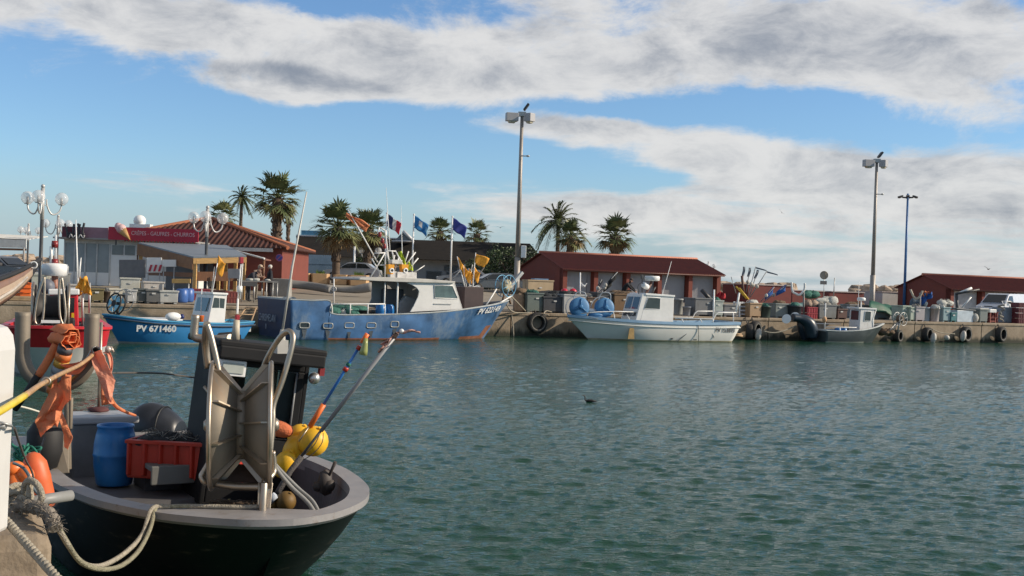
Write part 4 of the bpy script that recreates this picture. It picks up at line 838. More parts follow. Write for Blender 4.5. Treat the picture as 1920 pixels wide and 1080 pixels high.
# ================================================================== raised bow of a varnished boat at the far left
def brown_bow():
    root = thing('varnished_boat', 'raised beige and brown bow of a moored boat cut off by the left edge', 'boat', G(-60, 740, 0))
    o = root.location
    b = MB(); rows = []
    # sections from the stem (upper right) back to the left
    for px, Yy, top, bot, hb in ((76, 26.5, 487, 492, .02), (70, 26.2, 491, 503, .10), (60, 25.7, 497, 520, .26), (44, 25, 506, 540, .46), (22, 24, 516, 560, .7), (-5, 23, 526, 580, .95), (-50, 21.5, 536, 640, 1.2), (-120, 19.6, 548, 700, 1.4)):
        a = P(px, top, Yy) - o; c = P(px, bot, Yy) - o; mid = a.lerp(c, .5); n = Vector((.6, -.8, 0))
        rows.append([a + Vector((-.5, .86, 0)) * hb * 1.8, a + Vector((-.25, .5, 0)) * hb, a, a.lerp(c, .33) + n * .02 * hb, mid + n * .03 * hb, a.lerp(c, .8) , c + Vector((-.15, .25, 0)) * hb])
    ids = b.loft(rows)
    for i, f in enumerate(b.f):
        j = i % 6; k = i // 6
        b.mi[i] = 2 if k < 2 else {0: 3, 1: 3, 2: 1, 3: 0, 4: 0, 5: 1}[j]
    b.build('hull', [pbr('beige_hull', (.44, .33, .24), .4, var=.1), pbr('brown_hull', (.22, .12, .075), .4, var=.2), pbr('stem_black', (.02, .02, .024), .5), pbr('inner_brown', (.12, .075, .05), .6)], root, solid=.03, fix=False)
    b = MB(); b.tube([r[2] + Vector((0, -.02, .01)) for r in rows], .05, 8); b.build('gunwale', black, root)
    b = MB(); b.torus(P(63, 497, 25.6) - o, .07, .016, (.2, -1, .1), 18, 6); b.build('mooring_ring', whiteclean, root)
    b = MB(); b.tube([P(-120, 640, 19.4) - o, P(-5, 562, 22.8) - o, P(24, 544, 24) - o, P(50, 520, 25.2) - o], .035, 6); b.build('rubbing_strake', pbr('strake_pale', (.50, .44, .38), .5), root)
brown_bow()
# ================================================================== foreground: black boat with the stainless hauler
fr = Frame((-3.0, 10.9, 0), -59.8)
FB = fr
def LP(px, py, Y): return fr.i @ P(px, py, Y)
def fore_boat():
    root = thing('black_fishing_boat', 'black hulled fishing boat in the foreground with grey gunwale and black cabin', 'fishing boat', fr.o, fr.a)
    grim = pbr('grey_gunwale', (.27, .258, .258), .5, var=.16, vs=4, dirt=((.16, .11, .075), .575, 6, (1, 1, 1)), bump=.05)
    gin = pbr('grey_inside', (.11, .107, .112), .55, var=.2, vs=2, dirt=((.08, .07, .065), .55, 2, (1, 1, .5)))
    st = [(-2.75, -2.6, 1.1, 1.0, .70), (-1.5, -1.4, 1.22, 1.08, .74), (0, 0, 1.24, 1.06, .78), (.7, .6, 1.23, 1.0, .79), (1.15, .85, 1.18, .88, .795), (1.65, 1.2, 1.08, .72, .80), (2.05, 1.45, .95, .57, .81), (2.42, 1.66, .76, .42, .815), (2.68, 1.79, .55, .29, .82), (2.85, 1.87, .34, .17, .82), (2.935, 1.91, .14, .07, .82), (2.96, 1.92, .012, .008, .82)]
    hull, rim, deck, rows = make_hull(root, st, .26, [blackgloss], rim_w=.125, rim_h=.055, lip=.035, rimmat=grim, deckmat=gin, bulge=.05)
    # foredeck plate between the gunwales at the bow
    b = MB(); pts = []
    for (s0, s1, bt, bw, g) in rows: pts.append((s0 - (.09 if bt < .7 else .02), bt - .09))
    poly = [Vector((x, -y, .866)) for x, y in pts if x > 2.0 and y > .03] + [Vector((x, y, .866)) for x, y in pts[::-1] if x > 2.78 and y > .03] + [Vector((2.74, .33, .866))]
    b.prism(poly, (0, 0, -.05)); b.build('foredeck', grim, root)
    b = MB(); yl = FB.hit(283, 890, 0, -.4).y; yr = FB.hit(486, 890, 0, -.4).y; b.box((-.55, (yl + yr) / 2, .71), (.30, yr - yl, .05)); b.box((-.40, (yl + yr) / 2, .65), (.03, yr - yl, .18)); b.build('thwart', pbr('thwart_grey', (.13, .13, .12), .6, var=.15, vs=2, dirt=((.36, .36, .33), .64, 1.2, (1, 1, 1))), root, bevel=.01)
    b = MB(); b.box((-1.45, -.05, .40), (2.3, 2.0, .06)); b.build('aft_deck', gin, root); b = MB(); b.box((-1.05, FB.hit(365, 870, 0, -1.05).y, .505), (.5, 1.1, .14)); b.build('crate_base', dark, root); b = MB(); b.box((.9, -.15, .33), (.9, 1.4, .03)); b.build('floor_board', pbr('floor_light', (.26, .26, .27), .6), root)
    # black cabin to starboard, leaning outboard with the heel of the boat
    T = Matrix.Translation((-.15, 1.12, .3)) @ Matrix.Rotation(R(-6), 4, 'X') @ Matrix.Diagonal((1, -1, 1, 1))
    W, D = .93, .74
    def cb(name, m, fn, par, **k): b = MB(); b.T = T; fn(b); return b.build(name, m, par, **k)
    bk = pbr('cabin_black', (.010, .010, .011), .6, spec=.2, var=.35, vs=3, dirt=((.07, .055, .05), .60, 3, (1, 1, .5)))
    H = 1.52
    def walls(b):
        b.box((-D / 2, .025, H / 2), (D, .05, H)); b.box((-D / 2, W - .025, H / 2), (D, .05, H))
        b.box((-.02, W / 2, .33), (.05, W - .1, .66)); b.box((-.02, .09, 1.0), (.05, .09, .68)); b.box((-.02, W - .09, 1.0), (.05, .09, .68)); b.box((-.02, W / 2, 1.43), (.05, W - .1, .18))
    house = cb('cabin', bk, walls, root, bevel=.012)
    cb('roof', pbr('roof_black', (.014, .014, .015), .65, spec=.25, var=.3), lambda b: (b.box((-.40, W / 2 - .02, H + .03), (1.15, W + .16, .07)), b.box((.15, W / 2 - .02, H - .05), (.06, W + .14, .13))), house, bevel=.02)
    gm = bpy.data.materials.new('cabin_glass'); gm.use_nodes = True; gb = gm.node_tree.nodes['Principled BSDF']; gb.inputs['Base Color'].default_value = (.5, .56, .54, 1); gb.inputs['Transmission Weight'].default_value = 1; gb.inputs['Roughness'].default_value = .02; gb.inputs['IOR'].default_value = 1.08
    cb('windscreen', gm, lambda b: (b.box((-.015, W * .30, 1.0), (.012, W * .36, .68)), b.box((-.015, W * .70, 1.0), (.012, W * .36, .68))), house)
    cb('mullion', bk, lambda b: b.box((-.005, W / 2, 1.0), (.05, .05, .68)), house)
    cb('window_frame', pbr('frame_grey', (.22, .22, .22), .4), lambda b: b.tube([(.012, .13, .67), (.012, W * .47, .67), (.012, W * .47, 1.33), (.012, .13, 1.33)], .012, 6, closed=True), house)
    cb('cabin_lining', pbr('cabin_inside', (.10, .10, .09), .7), lambda b: (b.box((-D + .03, W / 2, .33), (.04, W - .1, .66)), b.box((-D + .03, W * .70, 1.08), (.04, W * .5, .84)), b.box((-.45, W / 2, .42), (.5, W - .12, .03))), house)
    cb('daylight_strip', pbr('daylight_pale', (.50, .48, .40), .6), lambda b: (b.box((-.50, .22, 1.05), (.06, .13, .85)), b.box((-.40, .26, .74), (.08, .2, .14), ry=.3)), house)  # pale strip added in place of daylight through the far window
    cb('work_lamp', [whiteclean, pbr('lamp_glass', (.45, .48, .44), .15)], lambda b: (b.box((.06, W - .12, 1.32), (.10, .26, .15)), b.mat(1).box((.115, W - .12, 1.32), (.012, .21, .10))), house, bevel=.02)
    cb('side_lamp', [pbr('lamp_chrome', (.6, .58, .54), .3, .8), pbr('nav_red', (.25, .03, .03), .3)], lambda b: (b.ball((.10, -.02, 1.30), .06, 12), b.mat(1).box((.06, -.10, 1.37), (.06, .05, .08))), house)
    b = MB(); pa = LP(527, 650, 10.6); b.tube([pa, LP(530, 618, 10.6)], [.045, .022], 8); b.tube([LP(530, 618, 10.6), LP(548, 500, 10.6), LP(575, 360, 10.6)], [.012, .011, .006], 6); b.box(pa, (.10, .10, .12)); b.build('whip_antenna', pbr('aerial_pale', (.55, .53, .48), .4), house)
    b = MB(); b.tube([LP(441, 636, 11.4), LP(444, 600, 11.4)], [.045, .03], 8); b.build('light_socket', pbr('socket_pale', (.50, .44, .34), .5), house)
    b = MB(); pts = [LP(367, 590, 11.6), LP(364, 622, 11.6), LP(366, 632, 11.6), LP(378, 635, 11.6), LP(410, 636, 11.6), LP(432, 634, 11.5)]; b.tube(spline(pts, 4), .042, 10); b.build('roof_crutch', steel, house)
    b = MB(); b.prism([LP(402, 633, 11.7), LP(452, 640, 11.7), LP(452, 628, 11.7), LP(436, 622, 11.7), LP(410, 624, 11.7)], LP(402, 633, 12.0) - LP(402, 633, 11.7)); b.build('roof_ridge', pbr('ridge_brown', (.14, .11, .09), .6, var=.4, vs=6), house)
    # stern: transom top, console, outboard
    b = MB(); b.box((-2.62, 0, .66), (.14, 2.1, .16)); b.build('transom', pbr('transom_grey', (.15, .15, .155), .5), root, bevel=.02)
    cx = FB.hit(187, 780, 0, -2.05)
    b = MB(); b.box((-2.1, cx.y, .66), (.55, .62, .64)); c = b.build('console', pbr('console_grey', (.17, .17, .17), .55, var=.2, vs=3, dirt=((.27, .27, .25), .62, 2, (1, 1, 1))), root, bevel=.03)
    b = MB(); b.box((-2.1, cx.y + .02, 1.015), (.60, .68, .075)); b.build('lid', pbr('lid_grey', (.36, .36, .37), .4, var=.1), c, bevel=.02)
    b = MB(); q = LP(185, 768, 12.75); b.tube([q, q + Vector((0, 0, .95))], .016, 8); b.mat(1).ball(q, .09, 10, (1.4, 1.2, .4), .1, rnd); b.build('stern_light_pole', [steel, pbr('plum_cloth', (.10, .03, .03), .8)], c)
    q = LP(295, 800, 13.7); nv = pbr('outboard_black', (.020, .023, .030), .42, var=.3, vs=5, dirt=((.06, .06, .055), .6, 5, (1, 1, 1)))
    b = MB(); rows_ = []
    for i in range(13):
        f = i / 12; hgt = .10 + .30 * math.sin(math.pi * (.10 + .84 * f ** .78)) ** .65; w_ = .19 * (.5 + .5 * math.sin(math.pi * (.12 + .76 * f)))
        rows_.append([q + Vector((-.32 + .62 * f + 0.0, math.cos(a) * w_ * 1.35, -.12 + (hgt * max(0, math.sin(a)) ** .75 if math.sin(a) > 0 else .05 * math.sin(a)))) for a in (2 * math.pi * j / 18 for j in range(18))])
    TT = Matrix.Translation(q) @ Matrix.Rotation(R(48), 4, 'Z') @ Matrix.Translation(-q)
    b.T = TT; ids = b.loft(rows_, True, True); b._f(ids[0][::-1]); b._f(ids[-1]); ob = b.build('outboard_motor', nv, root)
    b = MB(); b.box(q + Vector((.0, 0, -.35)), (.28, .26, .45)); b.box(q + Vector((-.02, 0, -.95)), (.16, .12, .9)); b.build('leg', nv, ob, bevel=.03)
    b = MB(); b.T = TT; b.tube([rows_[8][j] + Vector((0, 0, .006)) for j in range(0, 10)], .012, 6); b.build('cowl_seam', pbr('seam_black', (.008, .008, .009), .5), ob)
    # mooring post on the port gunwale and the U crutch above it
    b = MB(); base = LP(112, 889, 10.25); topp = LP(122, 800, 10.25); b.prism([LP(97, 889, 10.25), LP(130, 887, 10.3), LP(128, 805, 10.35), LP(108, 805, 10.3)], LP(112, 889, 10.37) - LP(112, 889, 10.25)); b.tube([LP(131, 806, 10.4), LP(133, 745, 10.4)], .022, 8); b.tube([LP(128, 880, 10.4), LP(125, 700, 10.4)], .03, 8); post = b.build('mooring_post', steeldull, root, bevel=.006)
    b = MB(); b.tube(spline([LP(a, c, 10.4) for a, c in ((43, 585), (42, 640), (43, 672), (56, 702), (86, 722), (122, 722), (152, 704), (168, 676), (171, 650), (173, 588))], 5), .062, 16, cap=False); b.build('pole_crutch', steeldull, root, solid=.006, fix=False)
    b = MB(); b.tube(spline([LP(110, 726, 10.1), LP(140, 708, 10.05), LP(165, 682, 10.0), LP(181, 656, 9.9)], 5), .038, 14, cap=False); b.build('open_pipe', pbr('pipe_dark', (.16, .15, .145), .35, .8), root, solid=.008, fix=False)
    b = MB(); c = LP(84, 835, 10.2); b.lathe([(.02, -.22), (.11, -.19), (.15, -.05), (.15, .12), (.10, .20), (.03, .23)], c, n=16); b.build('rubber_fender', black, root)
    # rod holder and cable on the starboard rail
    b = MB(); q = LP(622, 893, 10.2); b.tube([LP(613, 900, 10.2), LP(629, 866, 10.15)], [.010, .016], 6); b.ball(LP(610, 905, 10.2), .09, 9, (.6, .8, 1.3), .2, rnd); b.ball(LP(596, 912, 10.2), .05, 8); b.ball(LP(617, 910, 10.2), .06, 8); b.build('rod_holder', pbr('rod_brown', (.045, .035, .03), .6), root)
    # hydraulic hoses
    b = MB()
    for d in (0, .045): b.tube(spline([LP(506, 852, 8.95), LP(516, 876, 8.95), LP(545, 912, 8.95), LP(575, 940, 8.9), LP(588 + d * 200, 958, 8.85), LP(598 + d * 60, 975, 8.8)], 6), .017, 8) if d == 0 else b.tube(spline([LP(512, 866, 8.98), LP(530, 886, 8.98), LP(560, 916, 8.98), LP(585, 938, 8.92), LP(597, 958, 8.87), LP(603, 974, 8.8)], 6), .014, 8)
    b.build('hydraulic_hose', pbr('hose_grey', (.16, .16, .165), .5), root)
    # ---- stainless V hauler
    Yh = 8.9; c = LP(453, 797, Yh); axw = Vector((math.cos(R(11)), math.sin(R(11)), .02)); ax = (fr.i.to_3x3() @ axw).normalized(); e1 = ax.cross(Vector((0, 0, 1))).normalized(); e2 = Vector((0, 0, 1)) - ax * ax.z
    hroot = None
    b = MB(); b.lathe([(.26, -.035), (.26, .035)], c, ax, 30); b.lathe([(.10, -.25), (.10, .25)], c, ax, 16); hroot = b.build('net_hauler', steeldull, root)
    for sg in (-1, 1):
        b = MB(); b.lathe([(.255, .03 * sg), (.33, .09 * sg), (.472, .215 * sg)], c, ax, 40, caps=False); o = b.build('sheave_flange', steeldull, hroot, solid=.008, fix=False)
        b = MB()
        b.torus(c + ax * (.215 * sg), .474, .018, ax, 44, 8)
        for k in range(9):
            a = 2 * math.pi * k / 9 + (.15 if sg > 0 else .5); u = e1 * math.cos(a) + e2 * math.sin(a); b.prism([c + u * .262 + ax * (.025 * sg), c + u * .46 + ax * (.198 * sg), c + u * .46 + ax * (.150 * sg), c + u * .262 - ax * (.01 * sg)], u.cross(ax) * .012)
        b.build('rim_ribs', steel, o)
        b = MB(); b.lathe([(.05, 0), (.05, .05 * sg), (.03, .07 * sg)], c + ax * (.21 * sg), ax, 16); b.lathe([(.30, .005 * sg), (.30, .02 * sg)], c + ax * (.12 * sg), ax, 24); b.build('hub_boss', steel, o)
    Yg = 8.78
    def tube(pts, r, name, par=hroot, m=steel, s_=6):
        b = MB(); b.tube(spline([LP(*p) for p in pts], s_), r, 12); return b.build(name, m, par)
    tube([(388, 608, Yg), (396, 632, Yg), (408, 685, Yg), (415, 730, Yg), (417, 755, Yg), (411, 815, Yg), (408, 850, Yg), (399, 903, Yg)], .023, 'guard_tube')
    tube([(388, 608, Yg), (385, 640, 8.95), (390, 690, 9.0)], .028, 'guard_tube')
    tube([(490, 702, 9.1), (502, 670, 9.05), (524, 634, 8.98), (540, 621, 8.93), (549, 630, 8.9), (546, 655, 8.88), (530, 712, 8.85), (513, 758, 8.82), (511, 790, 8.8), (506, 850, Yg), (495, 905, Yg)], .022, 'guard_tube')
    tube([(398, 905, Yg), (440, 912, Yg), (495, 913, Yg)], .03, 'crossbar', s_=3)
    tube([(405, 846, Yg), (385, 880, 8.7), (378, 893, 8.68), (384, 904, 8.68), (400, 906, Yg)], .022, 'side_bracket')
    tube([(511, 846, Yg), (514, 880, 8.8), (508, 893, 8.75), (494, 906, 8.7)], .022, 'side_bracket')
    tube([(383, 725, 8.9), (400, 748, 8.85), (412, 764, 8.8)], .012, 'brace', s_=3)
    b = MB(); b.prism([LP(405, 868, 9.0), LP(485, 872, 9.0), LP(492, 905, 8.85), LP(405, 905, 8.85)], LP(405, 868, 9.03) - LP(405, 868, 9.0)); b.build('drip_tray', pbr('tray_brown', (.20, .13, .10), .5, .3, var=.3, vs=5), hroot)
    b = MB(); b.prism([LP(484, 905, 8.75), LP(512, 905, 8.8), LP(505, 975, 8.72), LP(482, 962, 8.72)], LP(484, 905, 8.9) - LP(484, 905, 8.75)); b.tube([LP(495, 905, 8.66), LP(491, 976, 8.62)], .030, 10); b.build('hauler_post', steel, hroot, bevel=.004)
    b = MB(); b.box(LP(486, 978, 8.64), (.16, .20, .02), rz=R(60)); b.build('post_foot', steel, hroot)
fore_boat()
def fore_cargo():
    W = lambda p: fr.m @ p
    rg = random.Random(5)
    # blue drum
    p = P(214, 898, 11.75); p.z = .45; b = MB(); hh = .60
    b.lathe([(.165, 0), (.175, .015), (.188, .10), (.203, .20), (.208, .29), (.214, .30), (.208, .315), (.203, .41), (.188, .50), (.17, .565), (.178, .575), (.182, .59), (.176, .60), (.155, .595), (.15, .55), (.14, .30)], n=32); o = b.build('open_drum', blueplastic); lay(o, p); tag(o, 'open blue plastic drum standing in the black boat in the foreground', 'drum')
    # red crate full of dark net
    r = thing('net_crate', 'ribbed red orange crate full of dark netting beside the blue drum', 'crate', (0, 0, 0))
    c = P(365, 858, 11.6); r.location = (c.x, c.y, .575); r.rotation_euler = (0, 0, R(-7)); w_, d_, h_ = 1.16, .5, .36
    b = MB()
    for sy in (-1, 1): b.box((0, sy * d_ / 2, h_ / 2 + .02), (w_, .02, h_), taper=1)
    for sx in (-1, 1): b.box((sx * w_ / 2, 0, h_ / 2 + .02), (.02, d_, h_))
    b.box((0, 0, .02), (w_, d_, .03))
    for k in range(8):
        x = -w_ / 2 + .02 + k * (w_ - .04) / 7; b.prism([(x - .028, -d_ / 2 - .01, .03), (x + .028, -d_ / 2 - .01, .03), (x + .008, -d_ / 2 - .045, .04), (x - .008, -d_ / 2 - .045, .04)], (0, 0, h_ - .03))
    b.box((0, -d_ / 2 - .02, h_), (w_ + .03, .05, .035)); b.box((0, d_ / 2 + .02, h_), (w_ + .03, .05, .035)); b.build('crate_box', redplastic, r, bevel=.006)
    b = MB()
    for k in range(9): b.ball((rg.uniform(-.45, .45), rg.uniform(-.14, .14), h_ - .03), rg.uniform(.09, .15), 12, (1.5, 1, .8), .25, rg)
    b.build('netting', net_dark, r)
    b = MB()
    for k in range(60):
        q = Vector((rg.uniform(-.52, .52), rg.uniform(-.2, .15), h_ + .05)); pts = [q + Vector((rg.uniform(-.07, .07), rg.uniform(-.05, .05), rg.uniform(-.03, .05))) for _ in range(4)]; b.tube(spline(pts, 3), .003, 4, cap=False)
    o = b.build('net_strands', net_grey, r); o['kind'] = 'stuff'
    # yellow floats
    for px, py, Y, rr, lab, sq in ((587, 827, 10.45, .138, 'largest yellow float hanging beside the black cabin', (1, 1, .98)), (561, 818, 10.6, .105, 'yellow float half hidden behind the largest one', (1, 1, 1.1)), (552, 842, 10.5, .115, 'elongated yellow float below the largest one', (.85, .9, 1.2)), (533, 870, 10.4, .105, 'lowest yellow float of the string by the cabin', (.9, .9, 1.3)), (536, 940, 9.75, .085, 'yellow float coloured as in shade on the floor of the black boat', (1, 1, 1)), (508, 945, 9.75, .055, 'small yellow float coloured as in shade beside the white stub on the boat floor', (1, 1, 1))):
        c = P(px, py, Y); b = MB(); b.ball((0, 0, 0), rr, 22, sq); b.tube([(0, 0, rr * sq[2] * .95), (0, 0, rr * sq[2] * 1.12)], rr * .14, 8); o = b.build('float', yellow if py < 900 else pbr('float_shaded', (.16, .09, .018), .6, var=.3, vs=6)); o.rotation_euler = (.3, .5, 0); o.location = c; tag(o, lab, 'float', 'yellow floats in the black boat')  # floor floats get a darkened yellow, their shade put into the colour
    b = MB(); b.tube([P(505, 940, 9.7), P(517, 928, 9.7)], .03, 10); b.tube([P(498, 950, 9.7), P(505, 940, 9.7)], .015, 8); tag(b.build('tube_stub', pbr('pale_blue_stub', (.5, .55, .62), .4)), 'pale short tube lying beside the small yellow float', 'tube')
    b = MB(); b.tube(spline([P(a, c, 10.25) for a, c in ((602, 806), (592, 830), (578, 846), (566, 856))], 4), .004, 5); b.tube(spline([P(a, c, 10.2) for a, c in ((606, 812), (604, 830), (590, 848), (570, 862))], 4), .004, 5); b.tube([P(566, 856, 10.2), P(545, 882, 10.2), P(520, 925, 10.0)], .026, 8); tag(b.build('float_line', rope_dark), 'dark line and sleeve tying the yellow floats together', 'rope')
    # poles of the dan buoys
    r = thing('marker_pole', 'blue pole with orange ends and a clear green cup leaning over the water', 'pole', P(581, 800, 10.4))
    o0 = r.location
    def seg(name, a, c, rad, m, n=8): b = MB(); b.tube([P(*a) - o0, P(*c) - o0], rad, n); return b.build(name, m, r)
    A = Vector((581, 800, 10.4)); B_ = Vector((689, 626, 10.4)); at = lambda f: tuple(A.lerp(B_, f))
    seg('orange_sleeve', at(0), at(.24), .024, orange); seg('blue_shaft', at(.24), at(.86), .013, pbr('pole_blue', (.03, .17, .52), .35)); seg('orange_tip', at(.90), at(1), .022, orange)
    seg('red_collar', at(.60), at(.64), .024, redplastic); seg('red_collar', at(.83), at(.87), .022, redplastic); seg('green_collar', at(.655), at(.685), .02, rope_green)
    b = MB(); q = P(*at(.955)) - o0; d = (P(*at(.8)) - P(*at(1))).normalized(); b.lathe([(.014, 0), (.022, .05), (.032, .11), (.034, .15)], q + Vector((.015, -.03, 0)), (d.x * .3, 0, -1), 14, caps=False); b.build('clear_cup', pbr('lime_cup', (.34, .37, .13), .3), r, solid=.005)
    seg('hook', (560, 828, 10.3), (578, 802, 10.35), .006, steel)
    r = thing('flag_buoy', 'grey pole with a furled pink and red flag leaning over the water', 'pole', P(602, 808, 10.2)); o0 = r.location
    b = MB(); b.tube([P(602, 808, 10.2) - o0, P(738, 634, 10.2) - o0], .019, 10); b.build('shaft', pbr('shaft_grey', (.26, .26, .27), .4), r)
    b = MB(); b.tube([P(560, 862, 10.2) - o0, P(603, 806, 10.2) - o0], .012, 8); b.build('tail', dark, r)
    b = MB(); rows = []
    for i in range(10):
        f = i / 9; a = Vector(((752 - 32 * f), 622 + 35 * f, 10.2)); row = []
        for j in range(6): g = j / 5; row.append(P(a.x - 10 * g + 6 * math.sin(j * 2.2 + f * 3), a.y - 4 + 12 * g - 12 * f * (1 - g), 10.2 + .06 * math.sin(j * 1.9 + f * 5)) - o0)
        rows.append(row)
    b.loft(rows); rows = [[P(748 + 40 * i / 8, 621 + 2 * math.sin(i) + 4 * g * (1 - .06 * i), 10.2 + .03 * math.sin(i * 1.3 + g)) - o0 for g in (-.6, .1, .9)] for i in range(9)]; b.loft(rows); b.build('cloth', pbr('faded_pink', (.58, .33, .28), .7, var=.35, vs=8, dirt=((.30, .04, .03), .58, 8, (1, 1, 1))), r, solid=.006, fix=False)
    b = MB(); b.ball(P(753, 621, 10.2) - o0, .022, 10); b.build('knob', whiteclean, r)
    b = MB(); b.ball((0, 0, 0), .085, 14, (1.55, .9, .85), .05, rg); o = b.build('orange_float', pbr('rough_orange', (.62, .16, .06), .8, bump=.5, bs=50)); o.location = P(524, 804, 10.4); o.rotation_euler = (0, .2, 0); tag(o, 'rough orange float wedged between the hauler and the black cabin', 'float')
    # debris on the foredeck
    b = MB()
    for k in range(55):
        f = rg.random(); q = P(392 + 95 * f, 966 - 8 * f + rg.uniform(-8, 8), 8.75); q.z = .868 + rg.uniform(0, .03); a = rg.uniform(0, 6.28); d = Vector((math.cos(a), math.sin(a), rg.uniform(-.1, .3))) * rg.uniform(.02, .07); b.tube([q - d, q + d], rg.uniform(.003, .009), 5)
    for k in range(8): q = P(400 + 85 * rg.random(), 962 + rg.uniform(-6, 4), 8.8); q.z = .88; b.ball(q, rg.uniform(.03, .06), 8, (1.4, 1, .5), .3, rg)
    tag(b.build('seaweed_litter', pbr('debris', (.075, .05, .032), .9, var=.6, vs=20)), 'brown weed and net scraps caught at the foot of the hauler', 'debris', kind='stuff')
    b = MB()
    for a, c in (((429, 948), (430, 936)), ((421, 949), (422, 940)), ((402, 953), (411, 956))): b.tube([P(*a, 8.8), P(*c, 8.8)], .013, 7)
    tag(b.build('cork_scraps', pbr('cork_yellow', (.50, .38, .14), .8)), 'yellow cork scraps standing in the weed at the hauler foot', 'debris', kind='stuff')
    b = MB(); b.ball((0, 0, 0), .3, 16, (1.2, .8, .45), .08, rg); o = b.build('net_heap', net_dark); o.location = P(432, 945, 9.3); o.location.z = .45; tag(o, 'dark covered heap on the floor under the stainless hauler', 'net')
    # mooring lines over the bow
    zq = 1.2
    l1 = [P(488, 970, 8.66), P(440, 968, 8.62), P(370, 964, 8.60), P(315, 962, 8.55), P(284, 968, 8.45)]
    l2 = l1[:4] + [P(292, 972, 8.5)]
    for l in (l1, l2):
        for p in l: p.z = max(p.z, .885)
    rope('mooring_rope', l1 + [P(268, 1000, 8.2), P(240, 1032, 7.8), P(205, 1055, 7.4), P(175, 1062, 7.1), P(150, 1052, 6.95), P(125, 1018, 6.8), P(106, 985, 6.65), P(95, 968, 6.62), P(70, 956, 6.75), P(45, 950, 6.9)], .017, rope_m, 'upper strand of the beige mooring rope looping from the black bow to the quay', 'rope', 'mooring rope strands of the black boat')
    rope('mooring_rope', l2 + [P(282, 990, 8.25), P(262, 1030, 7.9), P(235, 1056, 7.5), P(205, 1067, 7.2), P(172, 1064, 7.0), P(146, 1048, 6.9), P(122, 1010, 6.78), P(104, 980, 6.62), P(90, 965, 6.64), P(64, 954, 6.8)], .016, pbr('rope_wet', (.27, .25, .17), .85, var=.25, vs=30, bump=.8, bs=90), 'lower strand of the beige mooring rope hanging lowest over the dark water', 'rope', 'mooring rope strands of the black boat')
    rope('stern_line', [P(190, 700, 10.2), P(240, 699, 11), P(300, 700, 12), P(350, 706, 12.6), P(392, 712, 12.4)], .010, rope_dark, 'thin dark line running from the pole crutch to the black cabin', 'rope')
fore_cargo()

